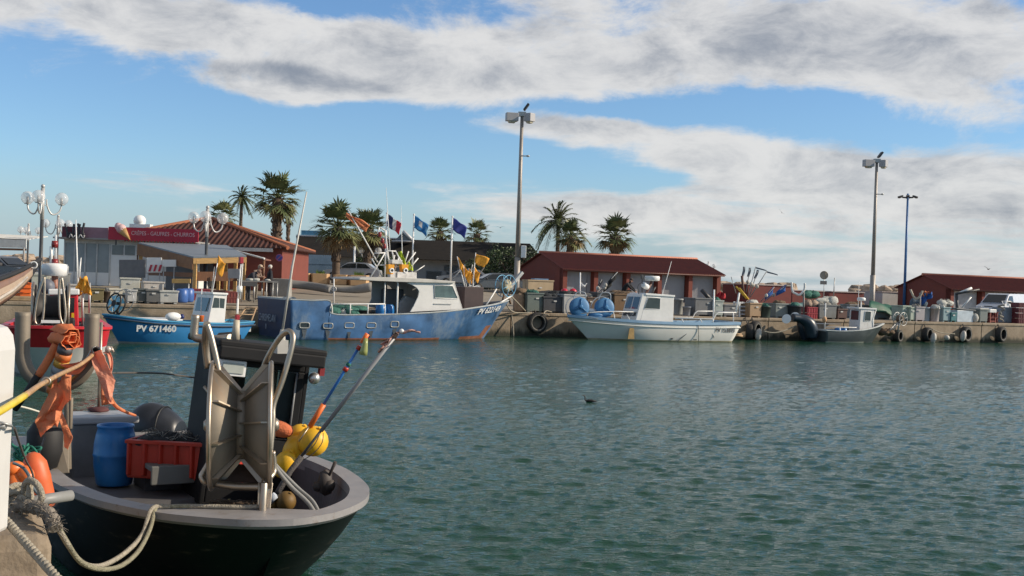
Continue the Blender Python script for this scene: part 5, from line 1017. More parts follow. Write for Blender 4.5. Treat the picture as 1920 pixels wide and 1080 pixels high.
# ================================================================== poles and flags lying in the crutch, near quay things
def cloth_edges(name, Le, Re, m, label, cat, seed, group=None, nu=9, amp=.035):
    """cloth between two edge polylines given as (px, py, depth)"""
    rg = random.Random(seed); A = catmull([P(*p) for p in Le], 4); B = catmull([P(*p) for p in Re], 4); n = min(len(A), len(B)); rows = []
    for i in range(n):
        row = []
        for j in range(nu):
            g = j / (nu - 1); q = Vector(A[i]).lerp(Vector(B[i]), g); q.y += amp * math.sin(g * 9 + i * .25 + seed) * min(1, i * .2) + amp * .6 * math.sin(g * 4 - i * .5); row.append(q)
        rows.append(row)
    b = MB(); b.loft(rows); o = b.build(name, m, None, solid=.004, fix=False); return tag(o, label, cat, group)
salmon = sheer(pbr('salmon_cloth', (.88, .42, .28), .7, var=.12, vs=5, bump=.25, bs=25))
def near_things():
    rg = random.Random(9)
    g = 'orange marker flags stowed at the pole crutch'
    def sheet(rows, m, label, zz=.05, Y0=9.85):
        b = MB(); R_ = []
        for i, r_ in enumerate(rows): R_.append([P(x, y, Y0 + zz * (1 if (j + i // 2) % 2 else -1) * (.6 + .4 * math.sin(i * 2.3 + j))) for j, (x, y) in enumerate(r_)])
        b.loft(R_, False); o = b.build('flag', m, None, fix=False); q = o.modifiers.new('u', 'SUBSURF'); q.subdivision_type = 'SIMPLE'; q.levels = q.render_levels = 3
        tx = bpy.data.textures.new('crease', 'CLOUDS'); tx.noise_scale = .05; d = o.modifiers.new('d', 'DISPLACE'); d.texture = tx; d.strength = .022; d.texture_coords = 'GLOBAL'; q = o.modifiers.new('s', 'SOLIDIFY'); q.thickness = .004
        return tag(o, label, 'flag', g)
    sheet([[(112, 690), (118, 688), (124, 687), (131, 690)], [(100, 715), (110, 716), (121, 716), (133, 722)], [(90, 742), (103, 745), (118, 748), (133, 750)], [(78, 768), (92, 768), (108, 766), (121, 760)], [(65, 791), (86, 779), (105, 771), (116, 770)], [(67, 795), (85, 789), (103, 787), (110, 790)], [(77, 819), (88, 807), (101, 797), (108, 801)]], orangecloth, 'orange flag hanging in folds from the knot on the bamboo pole')
    sheet([[(106, 765), (113, 764)], [(112, 790), (124, 792)], [(119, 812), (137, 820)], [(122, 838), (128, 843)]], orangecloth, 'twisted orange tail hanging over the mooring post', .03, 9.95)
    sheet([[(168, 664), (178, 660), (190, 655)], [(176, 690), (190, 690), (204, 690)], [(186, 712), (199, 714), (216, 713)], [(196, 735), (204, 738), (212, 730)], [(205, 757), (208, 757), (210, 752)]], salmon, 'pale salmon flag draped over the open pipe end', .035, 9.72)
    cloth_edges('flag', [(190, 712, 9.95), (190, 735, 9.95), (191, 760, 9.95)], [(200, 718, 9.95), (206, 742, 9.95), (214, 757, 9.95)], orangecloth, 'torn orange scrap hanging below the salmon flag', 'flag', 2, g, amp=.015)
    b = MB(); b.tube(spline([P(204, 738, 9.9), P(216, 760, 10.2), P(235, 772, 10.6), P(254, 779, 11)], 5), [.02 * (1 - .03 * i) for i in range(16)], 6); tag(b.build('cloth_tail', orangecloth), 'long orange cloth tail trailing towards the outboard motor', 'cloth')
    cloth_edges('flag', [(112, 683, 9.8), (128, 682, 9.8), (150, 678, 9.75), (168, 664, 9.7)], [(128, 702, 9.8), (138, 703, 9.8), (155, 692, 9.75), (172, 672, 9.7)], salmon, 'salmon cloth wrapped tightly along the bamboo pole', 'flag', 4, g, amp=.04)
    cloth_edges('flag', [(192, 662, 10.3), (200, 665, 10.3), (206, 690, 10.3), (204, 705, 10.3)], [(204, 655, 10.3), (210, 672, 10.3), (212, 690, 10.3), (208, 706, 10.3)], salmon, 'small crumpled salmon flag behind the pipe end', 'flag', 6, g, amp=.02)
    # rolled orange flag: cloth scroll on a stub
    b = MB(); c = P(124, 634, 9.85); ax = (P(146, 640, 9.7) - P(106, 628, 9.95)).normalized(); e1 = ax.cross(Vector((0, 0, 1))).normalized(); e2 = ax.cross(e1); rows = []
    for i in range(64):
        a = i * .29; r_ = (.030 + .0036 * i * .29 + .007 * math.sin(i * .9) + .006 * math.sin(i * 2.3)) * (.9 + .2 * math.sin(a * 1.5 + 1)); rows.append([c + ax * h + (e1 * math.cos(a) + e2 * math.sin(a)) * (r_ * (1 + .17 * math.sin(h * 26 + i * .37))) for h in (-.14, -.09, -.03, .03, .08, .11)])
    b.loft(rows); tag(b.build('flag_roll', pbr('orange_roll', (.72, .20, .07), .7, var=.2, vs=6, bump=.3, bs=30), None, solid=.006, fix=False), 'orange flag rolled into a thick scroll on top of the crutch', 'flag')
    b = MB(); b.ball(c - ax * .02, .082, 14, (1, 1, 1)); tag(b.build('roll_core', pbr('orange_roll', (.72, .20, .07), .7)), 'orange padded core inside the rolled flag', 'flag')
    r = thing('taped_pole', 'thick pole taped in grey orange and yellow bands in the crutch', 'pole', P(97, 742, 9.9)); o0 = r.location
    A = Vector((124, 648, 9.8)); B_ = Vector((100, 735, 9.95)); cols = [('tape_dark', (.10, .10, .11)), ('tape_orange', (.70, .20, .05)), ('tape_yellow', (.60, .33, .05)), ('tape_grey', (.30, .33, .36)), ('tape_grey', (.30, .33, .36)), ('tape_yellow2', (.62, .38, .06)), ('tape_orange', (.70, .20, .05))]
    for i, (nm, cl) in enumerate(cols):
        f0, f1 = i / len(cols), (i + 1) / len(cols); b = MB(); rr = .062 + .004 * (i % 2); b.tube([P(*A.lerp(B_, f0)) - o0, P(*A.lerp(B_, f1)) - o0], rr, 18); b.build('tape_band', pbr(nm, cl, .5, var=.15, vs=8), r)
    r = thing('wrapped_pole', 'thin pole wrapped in orange cloth with a black lower end', 'pole', P(28, 768, 9.9)); o0 = r.location
    b = MB(); b.tube(spline([P(106, 645, 9.85) - o0, P(90, 676, 9.85) - o0, P(72, 704, 9.85) - o0], 4), [.034, .036, .035, .034, .036, .034, .036, .034, .032], 12); b.build('orange_wrap', pbr('orange_roll', (.72, .20, .07), .7), r)
    b = MB(); b.tube([P(74, 700, 9.85) - o0, P(28, 768, 9.9) - o0], [.032, .026], 10); b.build('black_end', black, r)
    r = thing('bamboo_pole', 'long bamboo pole with yellow taped end crossing in front of the white pedestal', 'pole', P(-30, 785, 4.2)); o0 = r.location
    pl = [(-60, 800, 4.2), (0, 771, 4.8), (46, 742, 5.6), (75, 722, 6.8), (112, 702, 8.0), (150, 684, 9.2), (176, 664, 9.75)]
    pp = spline([P(*p) - o0 for p in pl], 6); b = MB(); b.tube(pp[:13], .017, 10); b.build('yellow_tape', pbr('tape_bright', (.75, .55, .04), .4, var=.15, vs=8), r)
    b = MB(); b.tube(pp[12:], .0155, 10); b.build('cane', pbr('bamboo', (.42, .25, .12), .5, var=.25, vs=9), r)
    b = MB(); b.torus(pp[20], .022, .008, pp[21] - pp[19], 14, 6); b.build('cane_ring', steel, r)
    b = MB(); b.ball(P(203, 655, 10) , .03, 10); b.tube([P(198, 656, 10), P(212, 655, 10)], .012, 8); b.tube([P(208, 650, 10), P(213, 660, 10)], .01, 8); tag(b.build('shackle', pbr('shackle_pale', (.6, .5, .42), .4, .4)), 'pale shackle behind the pipe end at the crutch', 'shackle')
    # white service pedestal at the left edge
    r = thing('service_pedestal', 'white moulded pedestal cabinet on a thin steel post at the left edge', 'pedestal', (0, 0, 0)); Yp = 5.6; c = P(-28, 1012, Yp); r.location = (c.x, c.y + .10, 0)
    o0 = Vector(r.location); zb, zt = P(10, 1010, Yp).z, P(10, 612, Yp).z; xr = P(27, 800, Yp + .2).x - o0.x; xr2 = P(20, 1000, Yp + .2).x - o0.x - .01
    b = MB(); prof = [(-.34, zb), (xr2, zb), (xr, zt - .12), (xr - .012, zt - .05), (xr - .04, zt - .012), (xr - .075, zt), (-.34, zt)]
    b.prism([(x, -.10, z) for x, z in prof], (0, .20, 0)); cab = b.build('cabinet', pbr('pedestal_white', (.60, .59, .57), .35, var=.06, dirt=((.42, .40, .36), .6, 2, (1, 1, .4))), r, bevel=.02)
    b = MB(); b.prism([(-.30, -.11, zb + .10), (xr - .055, -.11, zb + .10), (xr - .045, -.11, zt - .08), (-.30, -.11, zt - .08)], (0, .02, 0)); b.build('door', pbr('pedestal_door', (.52, .52, .51), .35), cab, bevel=.012)
    b = MB(); b.tube([(-.045, 0, .8), (-.045, 0, zb)], .028, 10); b.build('post', steel, r)
    b = MB(); b.torus((xr - .01, -.02, P(0, 798, Yp).z), .045, .007, (.2, .3, 1), 18, 6); b.tube([(xr - .07, -.05, P(0, 802, Yp).z), (xr + .02, -.05, P(0, 802, Yp).z)], .012, 6); b.build('cable_hook', galv, cab)
    # things on the near quay
    zq = 1.15
    def onq(px, py, dz=0.): q = G(px, py, zq); q.z += dz; return q
    b = MB(); b.lathe([(.02, -.20), (.07, -.18), (.082, -.10), (.085, 0), (.088, .02), (.085, .04), (.082, .12), (.05, .18), (.02, .2)], n=18); o = b.build('fender', pbr('orange_fender', (.66, .13, .04), .5, var=.18, vs=4, dirt=((.35, .28, .2), .66, 4, (1, 1, 2)))); o.location = P(72, 902, 7.9); o.rotation_euler = (.12, -.22, 0); tag(o, 'orange cylindrical fender standing on the near quay beside the green rope', 'fender')
    for px, py, rr, lab in ((28, 878, .05, 'shiny orange float nearest the white pedestal'), (47, 889, .055, 'orange float behind the net float cluster on the near quay'), (30, 898, .06, 'largest orange float in the heap on the near quay'), (50, 904, .045, 'small orange float lying against the orange fender'), (36, 912, .04, 'lowest orange float of the heap by the pedestal')):
        b = MB(); b.ball((0, 0, 0), rr, 14, (1.4, 1, .95)); o = b.build('float', pbr('orange_float', (.75, .17, .03), .4, var=.2, vs=6)); o.location = P(px, py, 7.7); o.rotation_euler = (0, rg.uniform(-.6, .6), rg.uniform(0, 3)); tag(o, lab, 'float', 'orange floats heaped on the near quay')
    pts = [P(25 + 48 * rg.random(), 832 + 52 * rg.random(), 7.9 + .15 * rg.random()) for _ in range(34)]; rope('green_rope', pts, .009, rope_green, 'tangled green rope heaped behind the orange floats', 'rope', sub=5)
    rope('grey_line', [P(27, 802, 5.7), P(36, 830, 6.5), P(48, 862, 7.3), P(60, 885, 7.6), P(66, 915, 7.5)], .007, rope_dark, 'dark grey line running from the pedestal hook to the floats', 'rope')
    rope('grey_hose', spline([P(24, 868, 7.5), P(42, 876, 7.5), P(54, 892, 7.45), P(62, 915, 7.4), P(74, 928, 7.4)], 2), .010, pbr('hose_blue_grey', (.10, .13, .15), .5), 'blue grey hose curling over the orange floats', 'hose')
    b = MB(); b.tube([onq(48, 958, .05), onq(133, 944, .05)], .030, 14, cap=False); o = b.build('plastic_pipe', pbr('pipe_grey', (.27, .27, .26), .5), None, solid=.006, fix=False); tag(o, 'grey plastic pipe jutting from the quay towards the black hull', 'pipe')
    b = MB(); b.tube([P(50, 937, 7.1), P(82, 933, 7.1)], .020, 10); b.tube([P(40, 940, 7.1), P(50, 937, 7.1)], .012, 8); tag(b.build('hand_tool', pbr('handle_blue', (.03, .13, .36), .4)), 'blue tool handle lying on the rope heap', 'handle')
    # frayed hawser heap and thick braided rope
    b = MB()
    for k in range(7):
        c = P(26 + 6.5 * k + rg.uniform(-4, 4), 938 + rg.uniform(-16, 12), 6.95 - .03 * k); ax = Vector((rg.gauss(0, 1), rg.gauss(-1, .6), rg.gauss(0, 1))).normalized(); b.torus(c, rg.uniform(.045, .08), .020, ax, 18, 7)
    tag(b.build('rope_coil', rope_m), 'knotted pale rope coil beside the white pedestal', 'rope')
    b = MB(); pth = spline([P(30, 948, 6.75), P(58, 950, 6.7), P(80, 956, 6.6), P(96, 970, 6.5), P(104, 992, 6.45)], 6); b.tube(pth, [.036 + .008 * math.sin(i * 1.7) for i in range(len(pth))], 9)
    for k in range(130):
        q = pth[rg.randrange(len(pth))]; d = Vector((rg.uniform(-1, 1), rg.uniform(-1, .2), rg.uniform(-.6, .9))).normalized(); b.tube([q + d * .03, q + d * .055, q + d * .075 + Vector((.01, 0, -.01))], [.003, .0025, .001], 3, cap=False)
    tag(b.build('frayed_hawser', pbr('frayed', (.23, .20, .165), .95, var=.3, vs=20, bump=.8, bs=60)), 'thick frayed hawser lying over the corner of the near quay', 'rope')
    b = MB(); A, B_ = P(12, 976, 5.9), P(112, 1090, 5.2); d = (B_ - A); n = 60; s1 = d.cross(Vector((0, 0, 1))).normalized(); s2 = d.normalized().cross(s1)
    for ph in (0, 2.09, 4.19): b.tube([A + d * (i / n) + (s1 * math.cos(i * .75 + ph) + s2 * math.sin(i * .75 + ph)) * .011 for i in range(n + 1)], .012, 7)
    tag(b.build('braided_rope', rope_m), 'thick twisted rope crossing the bottom left corner', 'rope')
    b = MB(); b.tube(spline([P(70, 880, 8.3), P(74, 850, 8.6), P(84, 820, 8.9)], 3), .008, 6); tag(b.build('thin_line', rope_dark), 'thin dark line hanging from the black fender to the quay', 'rope')
    # mooring lines stretching behind the pedestal
    rope('white_line', [P(20, 758, 11), P(50, 765, 11.2), P(73, 772, 11.4)], .010, pbr('line_white', (.6, .58, .5), .8), 'short white line behind the orange flag', 'rope')
near_things()
# ================================================================== buildings
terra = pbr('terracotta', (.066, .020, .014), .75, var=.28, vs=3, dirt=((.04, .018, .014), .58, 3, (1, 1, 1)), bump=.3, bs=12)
redwall = pbr('red_render', (.185, .047, .032), .8, var=.10, vs=1.5, dirt=((.19, .05, .035), .6, 1, (1, 1, .6)), bump=.12, bs=25)
terra2 = pbr('painted_tile', (.165, .038, .028), .75, var=.22, vs=3, bump=.2, bs=12)
greywall = pbr('grey_render', (.42, .41, .40), .8, var=.12)
signred = pbr('sign_red', (.42, .02, .045), .5, var=.08)
def kiosk():
    o = at_depth(350, 66); root = thing('snack_kiosk', 'snack kiosk with tiled hip roof and red crepes sign above a white glazed veranda', 'kiosk', o); Yf = 66; W = lambda px, py, Y: P(px, py, Y) - o
    ze = W(500, 464.5, Yf).z; xl, xr = -5.6, W(536, 462, Yf).x; yb = 9.0; ap = Vector((0, 4.5, W(350, 408, 70.5).z))
    b = MB(); b.box(((xr + W(413, 480, Yf).x) / 2 - .1, 4.6, ze / 2), (xr - W(413, 480, Yf).x - .3, 8.6, ze)); b.box((-2, 4.8, ze / 2), (7, 8.2, ze)); b.build('wall', redwall, root)
    E = [Vector((xl - .3, 0, ze)), Vector((xr + .12, 0, ze)), Vector((xr + .12, yb, ze)), Vector((xl - .3, yb, ze))]
    b = MB()
    for i in range(4):
        A, B = E[i], E[(i + 1) % 4]; b._f([b._v(A), b._v(B), b._v(ap)])
    b._f([b._v(p + Vector((0, 0, -.02))) for p in E])
    for i in (0, 1, 3):                                  # half-round tile ridges running up each slope
        A, B = E[i], E[(i + 1) % 4]; n = int((B - A).length / .29); up = (ap - (A + B) / 2)
        for k in range(n):
            f = (k + .5) / n; p = A.lerp(B, f); h = 1 - abs(2 * f - 1); q = p + up * h; b.tube([p - up * .012, q], .075, 6)
    b.mat(1)
    for p in E: b.tube([p + Vector((0, 0, .03)), ap + Vector((0, 0, .03))], .12, 8)
    roof = b.build('roof', [terra, pbr('ridge_tile', (.30, .10, .045), .75, var=.25, vs=4)], root)
    b = MB(); b.box((W(448, 466, Yf).x, -.02, ze - .13), (W(512, 466, Yf).x - W(384, 466, Yf).x, .10, .20)); b.build('gutter', pbr('gutter_pale', (.52, .50, .47), .6, var=.15), roof)
    b = MB(); c = W(262, 414, 68.5); b.ball(c, .36, 16, (1, 1, .95)); b.box(c + Vector((.1, 0, -.35)), (1.2, .6, .3)); b.build('roof_dome', whiteclean, roof)
    b = MB(); c = W(522, 483, Yf); y0 = -.04; c.y = .28; b.lathe([(.21, 0), (.21, .02)], (c.x, .25, c.z), (0, -1, 0), 24); b.mat(1).lathe([(.165, 0), (.165, .02)], (c.x, .23, c.z), (0, -1, 0), 24); b.mat(2).box((c.x, .20, c.z), (.04, .012, .34), ry=R(45)); b.build('no_parking_sign', [pbr('sign_ring', (.42, .10, .20), .5), pbr('sign_blue', (.06, .07, .30), .5), pbr('sign_ring', (.42, .10, .20), .5)], root)
    # veranda
    zv = W(160, 449, 64).z; x0, x1 = W(121, 480, 64).x, W(372, 480, 64).x; yv = -2.0
    b = MB(); b.box(((x0 + x1) / 2, yv + 2, .35), (x1 - x0, 4, .7)); b.box((W(231, 490, 64).x, yv + .06, zv / 2 + .3), (W(256, 490, 64).x - W(207, 490, 64).x, .1, zv - .7)); b.box(((x0 + x1) / 2, yv + 3.8, zv / 2), (x1 - x0, .2, zv)); v = b.build('veranda', whiteclean, root)
    b = MB()
    for px in (121, 140, 160, 182, 206): b.box((W(px, 480, 64).x, yv, zv / 2), (.07, .08, zv))
    b.box(((x0 + x1) / 2, yv - .02, zv - .1), (x1 - x0, .12, .22)); b.box((x1, yv, zv / 2), (.12, .12, zv)); b.build('frame', pbr('frame_offwhite', (.55, .55, .53), .5), v)
    for a, c in ((122, 139), (141, 159), (161, 181), (183, 205)):
        b = MB(); b.box(((W(a, 480, 64).x + W(c, 480, 64).x) / 2, yv + .03, zv * .6), (W(c, 480, 64).x - W(a, 480, 64).x, .03, zv * .78)); b.build('glass_panel', pbr('veranda_glass', (.30, .33, .34), .22, var=.2, vs=.8), v)
    for a, c in ((210, 231), (234, 253), (258, 280), (283, 305), (308, 330)):
        b = MB(); za, zb = W(230, 478, 64).z, W(230, 460, 64).z; b.box(((W(a, 480, 64).x + W(c, 480, 64).x) / 2, yv - .005, (za + zb) / 2), (W(c, 480, 64).x - W(a, 480, 64).x, .05, zb - za)); w_ = b.build('window', pbr('window_grey', (.19, .21, .21), .18, var=.25, vs=1), v)
    b = MB(); b.box((W(316, 490, 64).x, yv + .03, zv * .6), (W(372, 490, 64).x - W(257, 490, 64).x, .03, zv * .8)); b.build('back_panel', pbr('panel_white', (.62, .62, .60), .6), v)
    b = MB(); xa = W(95, 447, 63).x; b.box(((xa + x1) / 2, yv + 1.6, zv + .04), (x1 - xa, 4.6, .09)); b.build('flat_roof', pbr('roof_edge', (.30, .29, .28), .6), v)
    # fascia sign
    s0 = W(205, 440, 63.4).x; s1 = W(373, 440, 63.4).x; zt, zb = W(290, 428, 63.4).z, W(290, 452, 63.4).z; yf = -2.7
    b = MB(); b.box(((s0 + s1) / 2, yf, (zt + zb) / 2), (s1 - s0, .1, zt - zb)); sg = b.build('sign_board', signred, root)
    b = MB(); sl = W(140, 440, 63.4).x; b.box(((s0 + sl) / 2 - .03, yf + .1, (zt + zb) / 2 - .02), (s0 - sl - .05, .1, zt - zb - .08)); b.build('side_board', pbr('shaded_fascia', (.30, .17, .21), .5), sg)  # mauve tone paints in the shade of a left facing fascia
    b = MB(); b.box((sl - .35, yf + .1, (zt + zb) / 2 - .02), (.65, .1, zt - zb - .08)); b.build('dark_board', pbr('plum_board', (.10, .015, .03), .5), sg)
    for k in range(12): 
        if k % 4 == 0:
            b = MB(); b.box((s0 + .4 + k * (s1 - s0 - .6) / 11, yf + .02, zb - .14), (.06, .06, .28)); b.build('bracket', dark, sg)
    b = MB()
    for k in range(22): b.ball((s0 + .9 + k * (s1 - s0 - 1.1) / 21, yf - .02, zb - .03), .05, 6)
    b.build('scallop_edge', pbr('scallop', (.25, .02, .03), .6), sg)
    side_text('CRÊPES - GAUFRES - CHURROS', .31, pbr('sign_letters', (.62, .42, .44), .5), sg, (W(307, 440, 63.4).x, yf - .055, W(312, 439.5, 63.4).z), -math.pi / 2, sx=.80)
    b = MB(); t0, t1 = W(244, 450, 63.2), W(228, 430, 63.2); d = t1 - t0; b.lathe([(.02, 0), (.26, d.length * .98)], t0, d, 12); co_ = b.build('cone_emblem', pbr('wafer', (.50, .30, .12), .7, var=.2, vs=9), sg)
    b = MB(); b.ball(t1 + d * .05, .27, 14); b.ball(t1 + d * .25 + Vector((-.05, 0, 0)), .21, 14); b.mat(1).ball(t1 + d * .42, .12, 10, (1.3, 1, 1)); b.build('scoop', [pbr('scoop_pink', (.62, .42, .42), .6, dirt=((.35, .12, .14), .55, 5, (1, 1, 1))), pbr('scoop_red', (.40, .04, .05), .5)], co_)
    b = MB()                                             # loose script letters standing on the canopy edge
    for pts in (((122, 419), (126, 436), (127, 446)), ((128, 444), (131, 436), (134, 440), (130, 446), (136, 440), (139, 420), (136, 446)), ((138, 446), (142, 438), (146, 444)), ((146, 419), (149, 432), (147, 446)), ((150, 420), (147, 436), (154, 446)), ((152, 440), (157, 438), (153, 446), (158, 444)), ((158, 418), (155, 434), (157, 447))):
        b.tube(spline([W(*p, 63) for p in pts], 4), .06, 6)
    b.build('script_letters', pbr('letter_black', (.03, .03, .035), .5), sg)
    b = MB()
    for pts in (((129, 446), (132, 439), (136, 445), (140, 441)), ((147, 446), (150, 440), (155, 446), (158, 441))): b.tube(spline([W(p[0] + .6, p[1], 62.9) for p in pts], 4), .03, 5)
    b.build('letter_pale_strokes', pbr('letter_pale', (.5, .5, .5), .5), sg)  # pale strokes over the lower part of the black letters
    # sloping awning on the right front
    b = MB(); a0, a1 = W(398, 460, 64), W(496, 486, 60); b.prism([a0, a1, a1 + Vector((.0, 0, -.06)), a0 + Vector((0, 0, -.06))], (.0, 1.6, .0)); aw = b.build('awning', pbr('awning_brown', (.20, .085, .06), .7), root)
    b = MB(); b.tube([a0 + Vector((0, -.03, .03)), a1 + Vector((0, -.03, .03))], .05, 6); b.build('awning_edge', whiteclean, aw)
    b = MB(); b.tube([a1 + Vector((-.05, .1, -.05)), Vector((a1.x - .05, a1.y + .1, -.2))], .07, 6); b.build('awning_post', wooddark, aw)
    b = MB()
    for a, c, t in ((368, 380, 1), (382, 398, 0)): b.box(((W(a, 500, Yf).x + W(c, 500, Yf).x) / 2, .2, 1.1), (W(c, 500, Yf).x - W(a, 500, Yf).x, .1, 2.0))
    b.build('entrance', dark, root)
kiosk()
def fish_stall():
    BL, FL, FR_, BR = P(260, 457, 61.5), P(363, 484, 56), P(462, 482, 57), P(425, 462, 62.5); o = Vector((FL.x, FL.y, ground_z(FL.x, FL.y))); root = thing('fish_stall', 'open timber fish stall with a sloping grey sheet roof beside the kiosk', 'stall', o)
    b = MB(); b.prism([BL - o, FL - o, FR_ - o, BR - o], (0, 0, .07)); roof = b.build('roof', pbr('roof_sheet', (.21, .24, .27), .45, .2, var=.1, dirt=((.08, .09, .10), .64, 9, (1, 1, 1))), root)
    b = MB(); b.prism([FL - o + Vector((0, -.03, -.27)), FR_ - o + Vector((0, -.03, -.27)), FR_ - o + Vector((0, -.03, -.01)), FL - o + Vector((0, -.03, -.01))], (0, .06, 0)); b.build('fascia', wood, roof)
    b = MB(); n = Vector((-.05, -.03, 0)); b.prism([BL - o + n + Vector((0, 0, -.6)), FL - o + n + Vector((0, 0, -.55)), FL - o + n, BL - o + n], (.05, .02, 0)); b.build('side_board', pbr('board_brown', (.22, .11, .05), .7, var=.25, vs=3), roof)
    for p in (FL + Vector((.06, .1, 0)), FR_ + Vector((-.12, .1, 0)), BL + Vector((.1, .1, 0)), BR, FL.lerp(FR_, .28) + Vector((0, 2, .1)), FR_.lerp(BR, .5)):
        b = MB(); z0 = ground_z(p.x, p.y) - o.z; b.box((p.x - o.x, p.y - o.y, (p.z - o.z + z0) / 2 - .05), (.16, .16, p.z - o.z - z0)); b.build('post', wood, root)
    b = MB(); p0, p1 = P(278, 516, 60) - o, P(362, 520, 56.3) - o; b.prism([p0, p1, p1 + Vector((0, 0, .22)), p0 + Vector((0, 0, .22))], (.05, .03, 0)); b.build('rail', wooddark, root)
    b = MB(); p0, p1 = P(366, 527, 56.3) - o, P(455, 527, 57.2) - o; b.prism([p0, p1, p1 + Vector((0, 0, .45)), p0 + Vector((0, 0, .45))], (0, .05, 0)); b.build('counter', wooddark, root)
    b = MB(); p0, p1 = P(312, 486, 61) - o, P(362, 486, 59.5) - o; b.prism([p0, p1, Vector((p1.x, p1.y, .2)), Vector((p0.x, p0.y, .2))], (.05, .05, 0)); b.build('grey_screen', pbr('screen_grey', (.17, .17, .175), .7), root)
    def panel(name, q, Y, m, label, cat, th=.06):
        o = P(q[0], q[3], Y); o.z = ground_z(o.x, o.y); r = thing(name, label, cat, o); A = [P(q[0], q[1], Y) - o, P(q[2], q[1], Y) - o, P(q[2], q[3], Y) - o, P(q[0], q[3], Y) - o]; b = MB(); b.prism(A, (0, th, 0)); b.build('board', m, r, bevel=.01)
        for x in (A[0].x + .08, A[1].x - .08): 
            b = MB(); b.tube([(x, th / 2, A[2].z + .02), (x, th / 2, 0)], .03, 6); b.build('leg', galv, r)
        return r, o
    panel('grey_board', (223, 487, 272, 521), 57.5, pbr('screen_grey', (.17, .17, .175), .7), 'large plain dark grey board standing left of the fish stall post', 'board')
    r, o2 = panel('notice_board', (275, 483, 303, 511), 57.3, whiteclean, 'white board with red diagonal stripes inside the fish stall', 'board')
    b = MB()
    for k in range(3): x = 277 + k * 9; b.prism([P(x + 5, 496.5, 57.25) - o2, P(x + 9, 496.5, 57.25) - o2, P(x + 5, 509, 57.25) - o2, P(x + 1, 509, 57.25) - o2], (0, -.012, 0))
    b.build('red_stripes', signred, r)
    panel('white_board', (304, 487, 330, 500), 57.3, whiteclean, 'white board stepped up beside the striped one', 'board')
    panel('yellow_board', (322, 523, 357, 531), 54.5, pbr('yellow_board', (.62, .38, .13), .6, var=.15), 'long yellow plank lying in front of the stall posts', 'plank')
    panel('slanted_screen', (427, 504, 449, 522), 56.5, pbr('screen_pale', (.36, .35, .34), .6), 'pale grey board propped on the fish stall counter', 'board')
fish_stall()
def restaurant():
    Y = 105; o = at_depth(780, Y); root = thing('restaurant', 'long low building with a big dark shingle roof behind the palms', 'building', o); W = lambda px, py, Yq=Y: P(px, py, Yq) - o
    x0, x1 = W(540, 490).x, W(1019, 490).x; ze = W(780, 481).z; zt = W(780, 450, 110).z
    b = MB(); b.box(((x0 + x1) / 2, 5.5, ze / 2 - .2), (x1 - x0 - .6, 9, ze + .6)); b.build('wall', pbr('shade_wall', (.44, .43, .42), .8, var=.12), root)
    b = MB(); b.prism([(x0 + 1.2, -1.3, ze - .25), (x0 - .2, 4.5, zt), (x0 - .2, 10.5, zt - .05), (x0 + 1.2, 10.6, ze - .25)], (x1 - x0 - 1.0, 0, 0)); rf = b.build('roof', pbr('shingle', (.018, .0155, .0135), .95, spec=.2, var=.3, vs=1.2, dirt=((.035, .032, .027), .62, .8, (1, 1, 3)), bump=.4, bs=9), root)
    b = MB(); b.box((W(640, 443).x, 4.4, zt + .05), (W(745, 443).x - x0, .2, .12)); b.build('roof_edge', pbr('edge_white', (.6, .6, .6), .5), rf)
    b = MB(); b.box((W(570, 434).x, 4.5, W(570, 434).z), (W(592, 434).x - W(548, 434).x, .15, .55)); b.mat(1).box((W(570, 434).x, 4.4, W(570, 439).z), (W(592, 434).x - W(548, 434).x - .02, .16, .12)); b.build('roof_sign', [pbr('sign_sea', (.10, .28, .42), .5, var=.3, vs=3), pbr('sign_rust', (.40, .16, .09), .6)], rf)
    b = MB(); A, B, C = W(739, 452, 106), W(756, 434, 106), W(774, 452, 106); b.prism([A, B, C], (0, 2.4, 0)); sk = b.build('skylight', pbr('skylight_glass', (.16, .18, .20), .2), rf)
    b = MB(); b.tube([B + Vector((0, -.05, .05)), C + Vector((0, -.05, .05))], .16, 6); b.tube([A + Vector((-.2, -.05, 0)), C + Vector((0, -.05, 0))], .07, 6); b.build('skylight_frame', pbr('edge_white', (.6, .6, .6), .5), sk)
    for a, c, y0, y1 in ((560, 602, 498, 512), (612, 622, 500, 530), (690, 712, 505, 530), (798, 826, 508, 535), (832, 856, 498, 508), (836, 858, 510, 530), (880, 915, 505, 525)):
        b = MB(); p, q = W(a, y0), W(c, y1); b.box(((p.x + q.x) / 2, .96, (p.z + q.z) / 2), (q.x - p.x, .08, p.z - q.z)); w_ = b.build('window', pbr('shade_window', (.05, .055, .065), .2, var=.4, vs=.9), root)
        b = MB(); b.tube([(p.x, .9, p.z), (q.x, .9, p.z), (q.x, .9, q.z), (p.x, .9, q.z)], .04, 4, closed=True); b.build('frame', pbr('frame_shade', (.30, .30, .31), .6), w_)
restaurant()
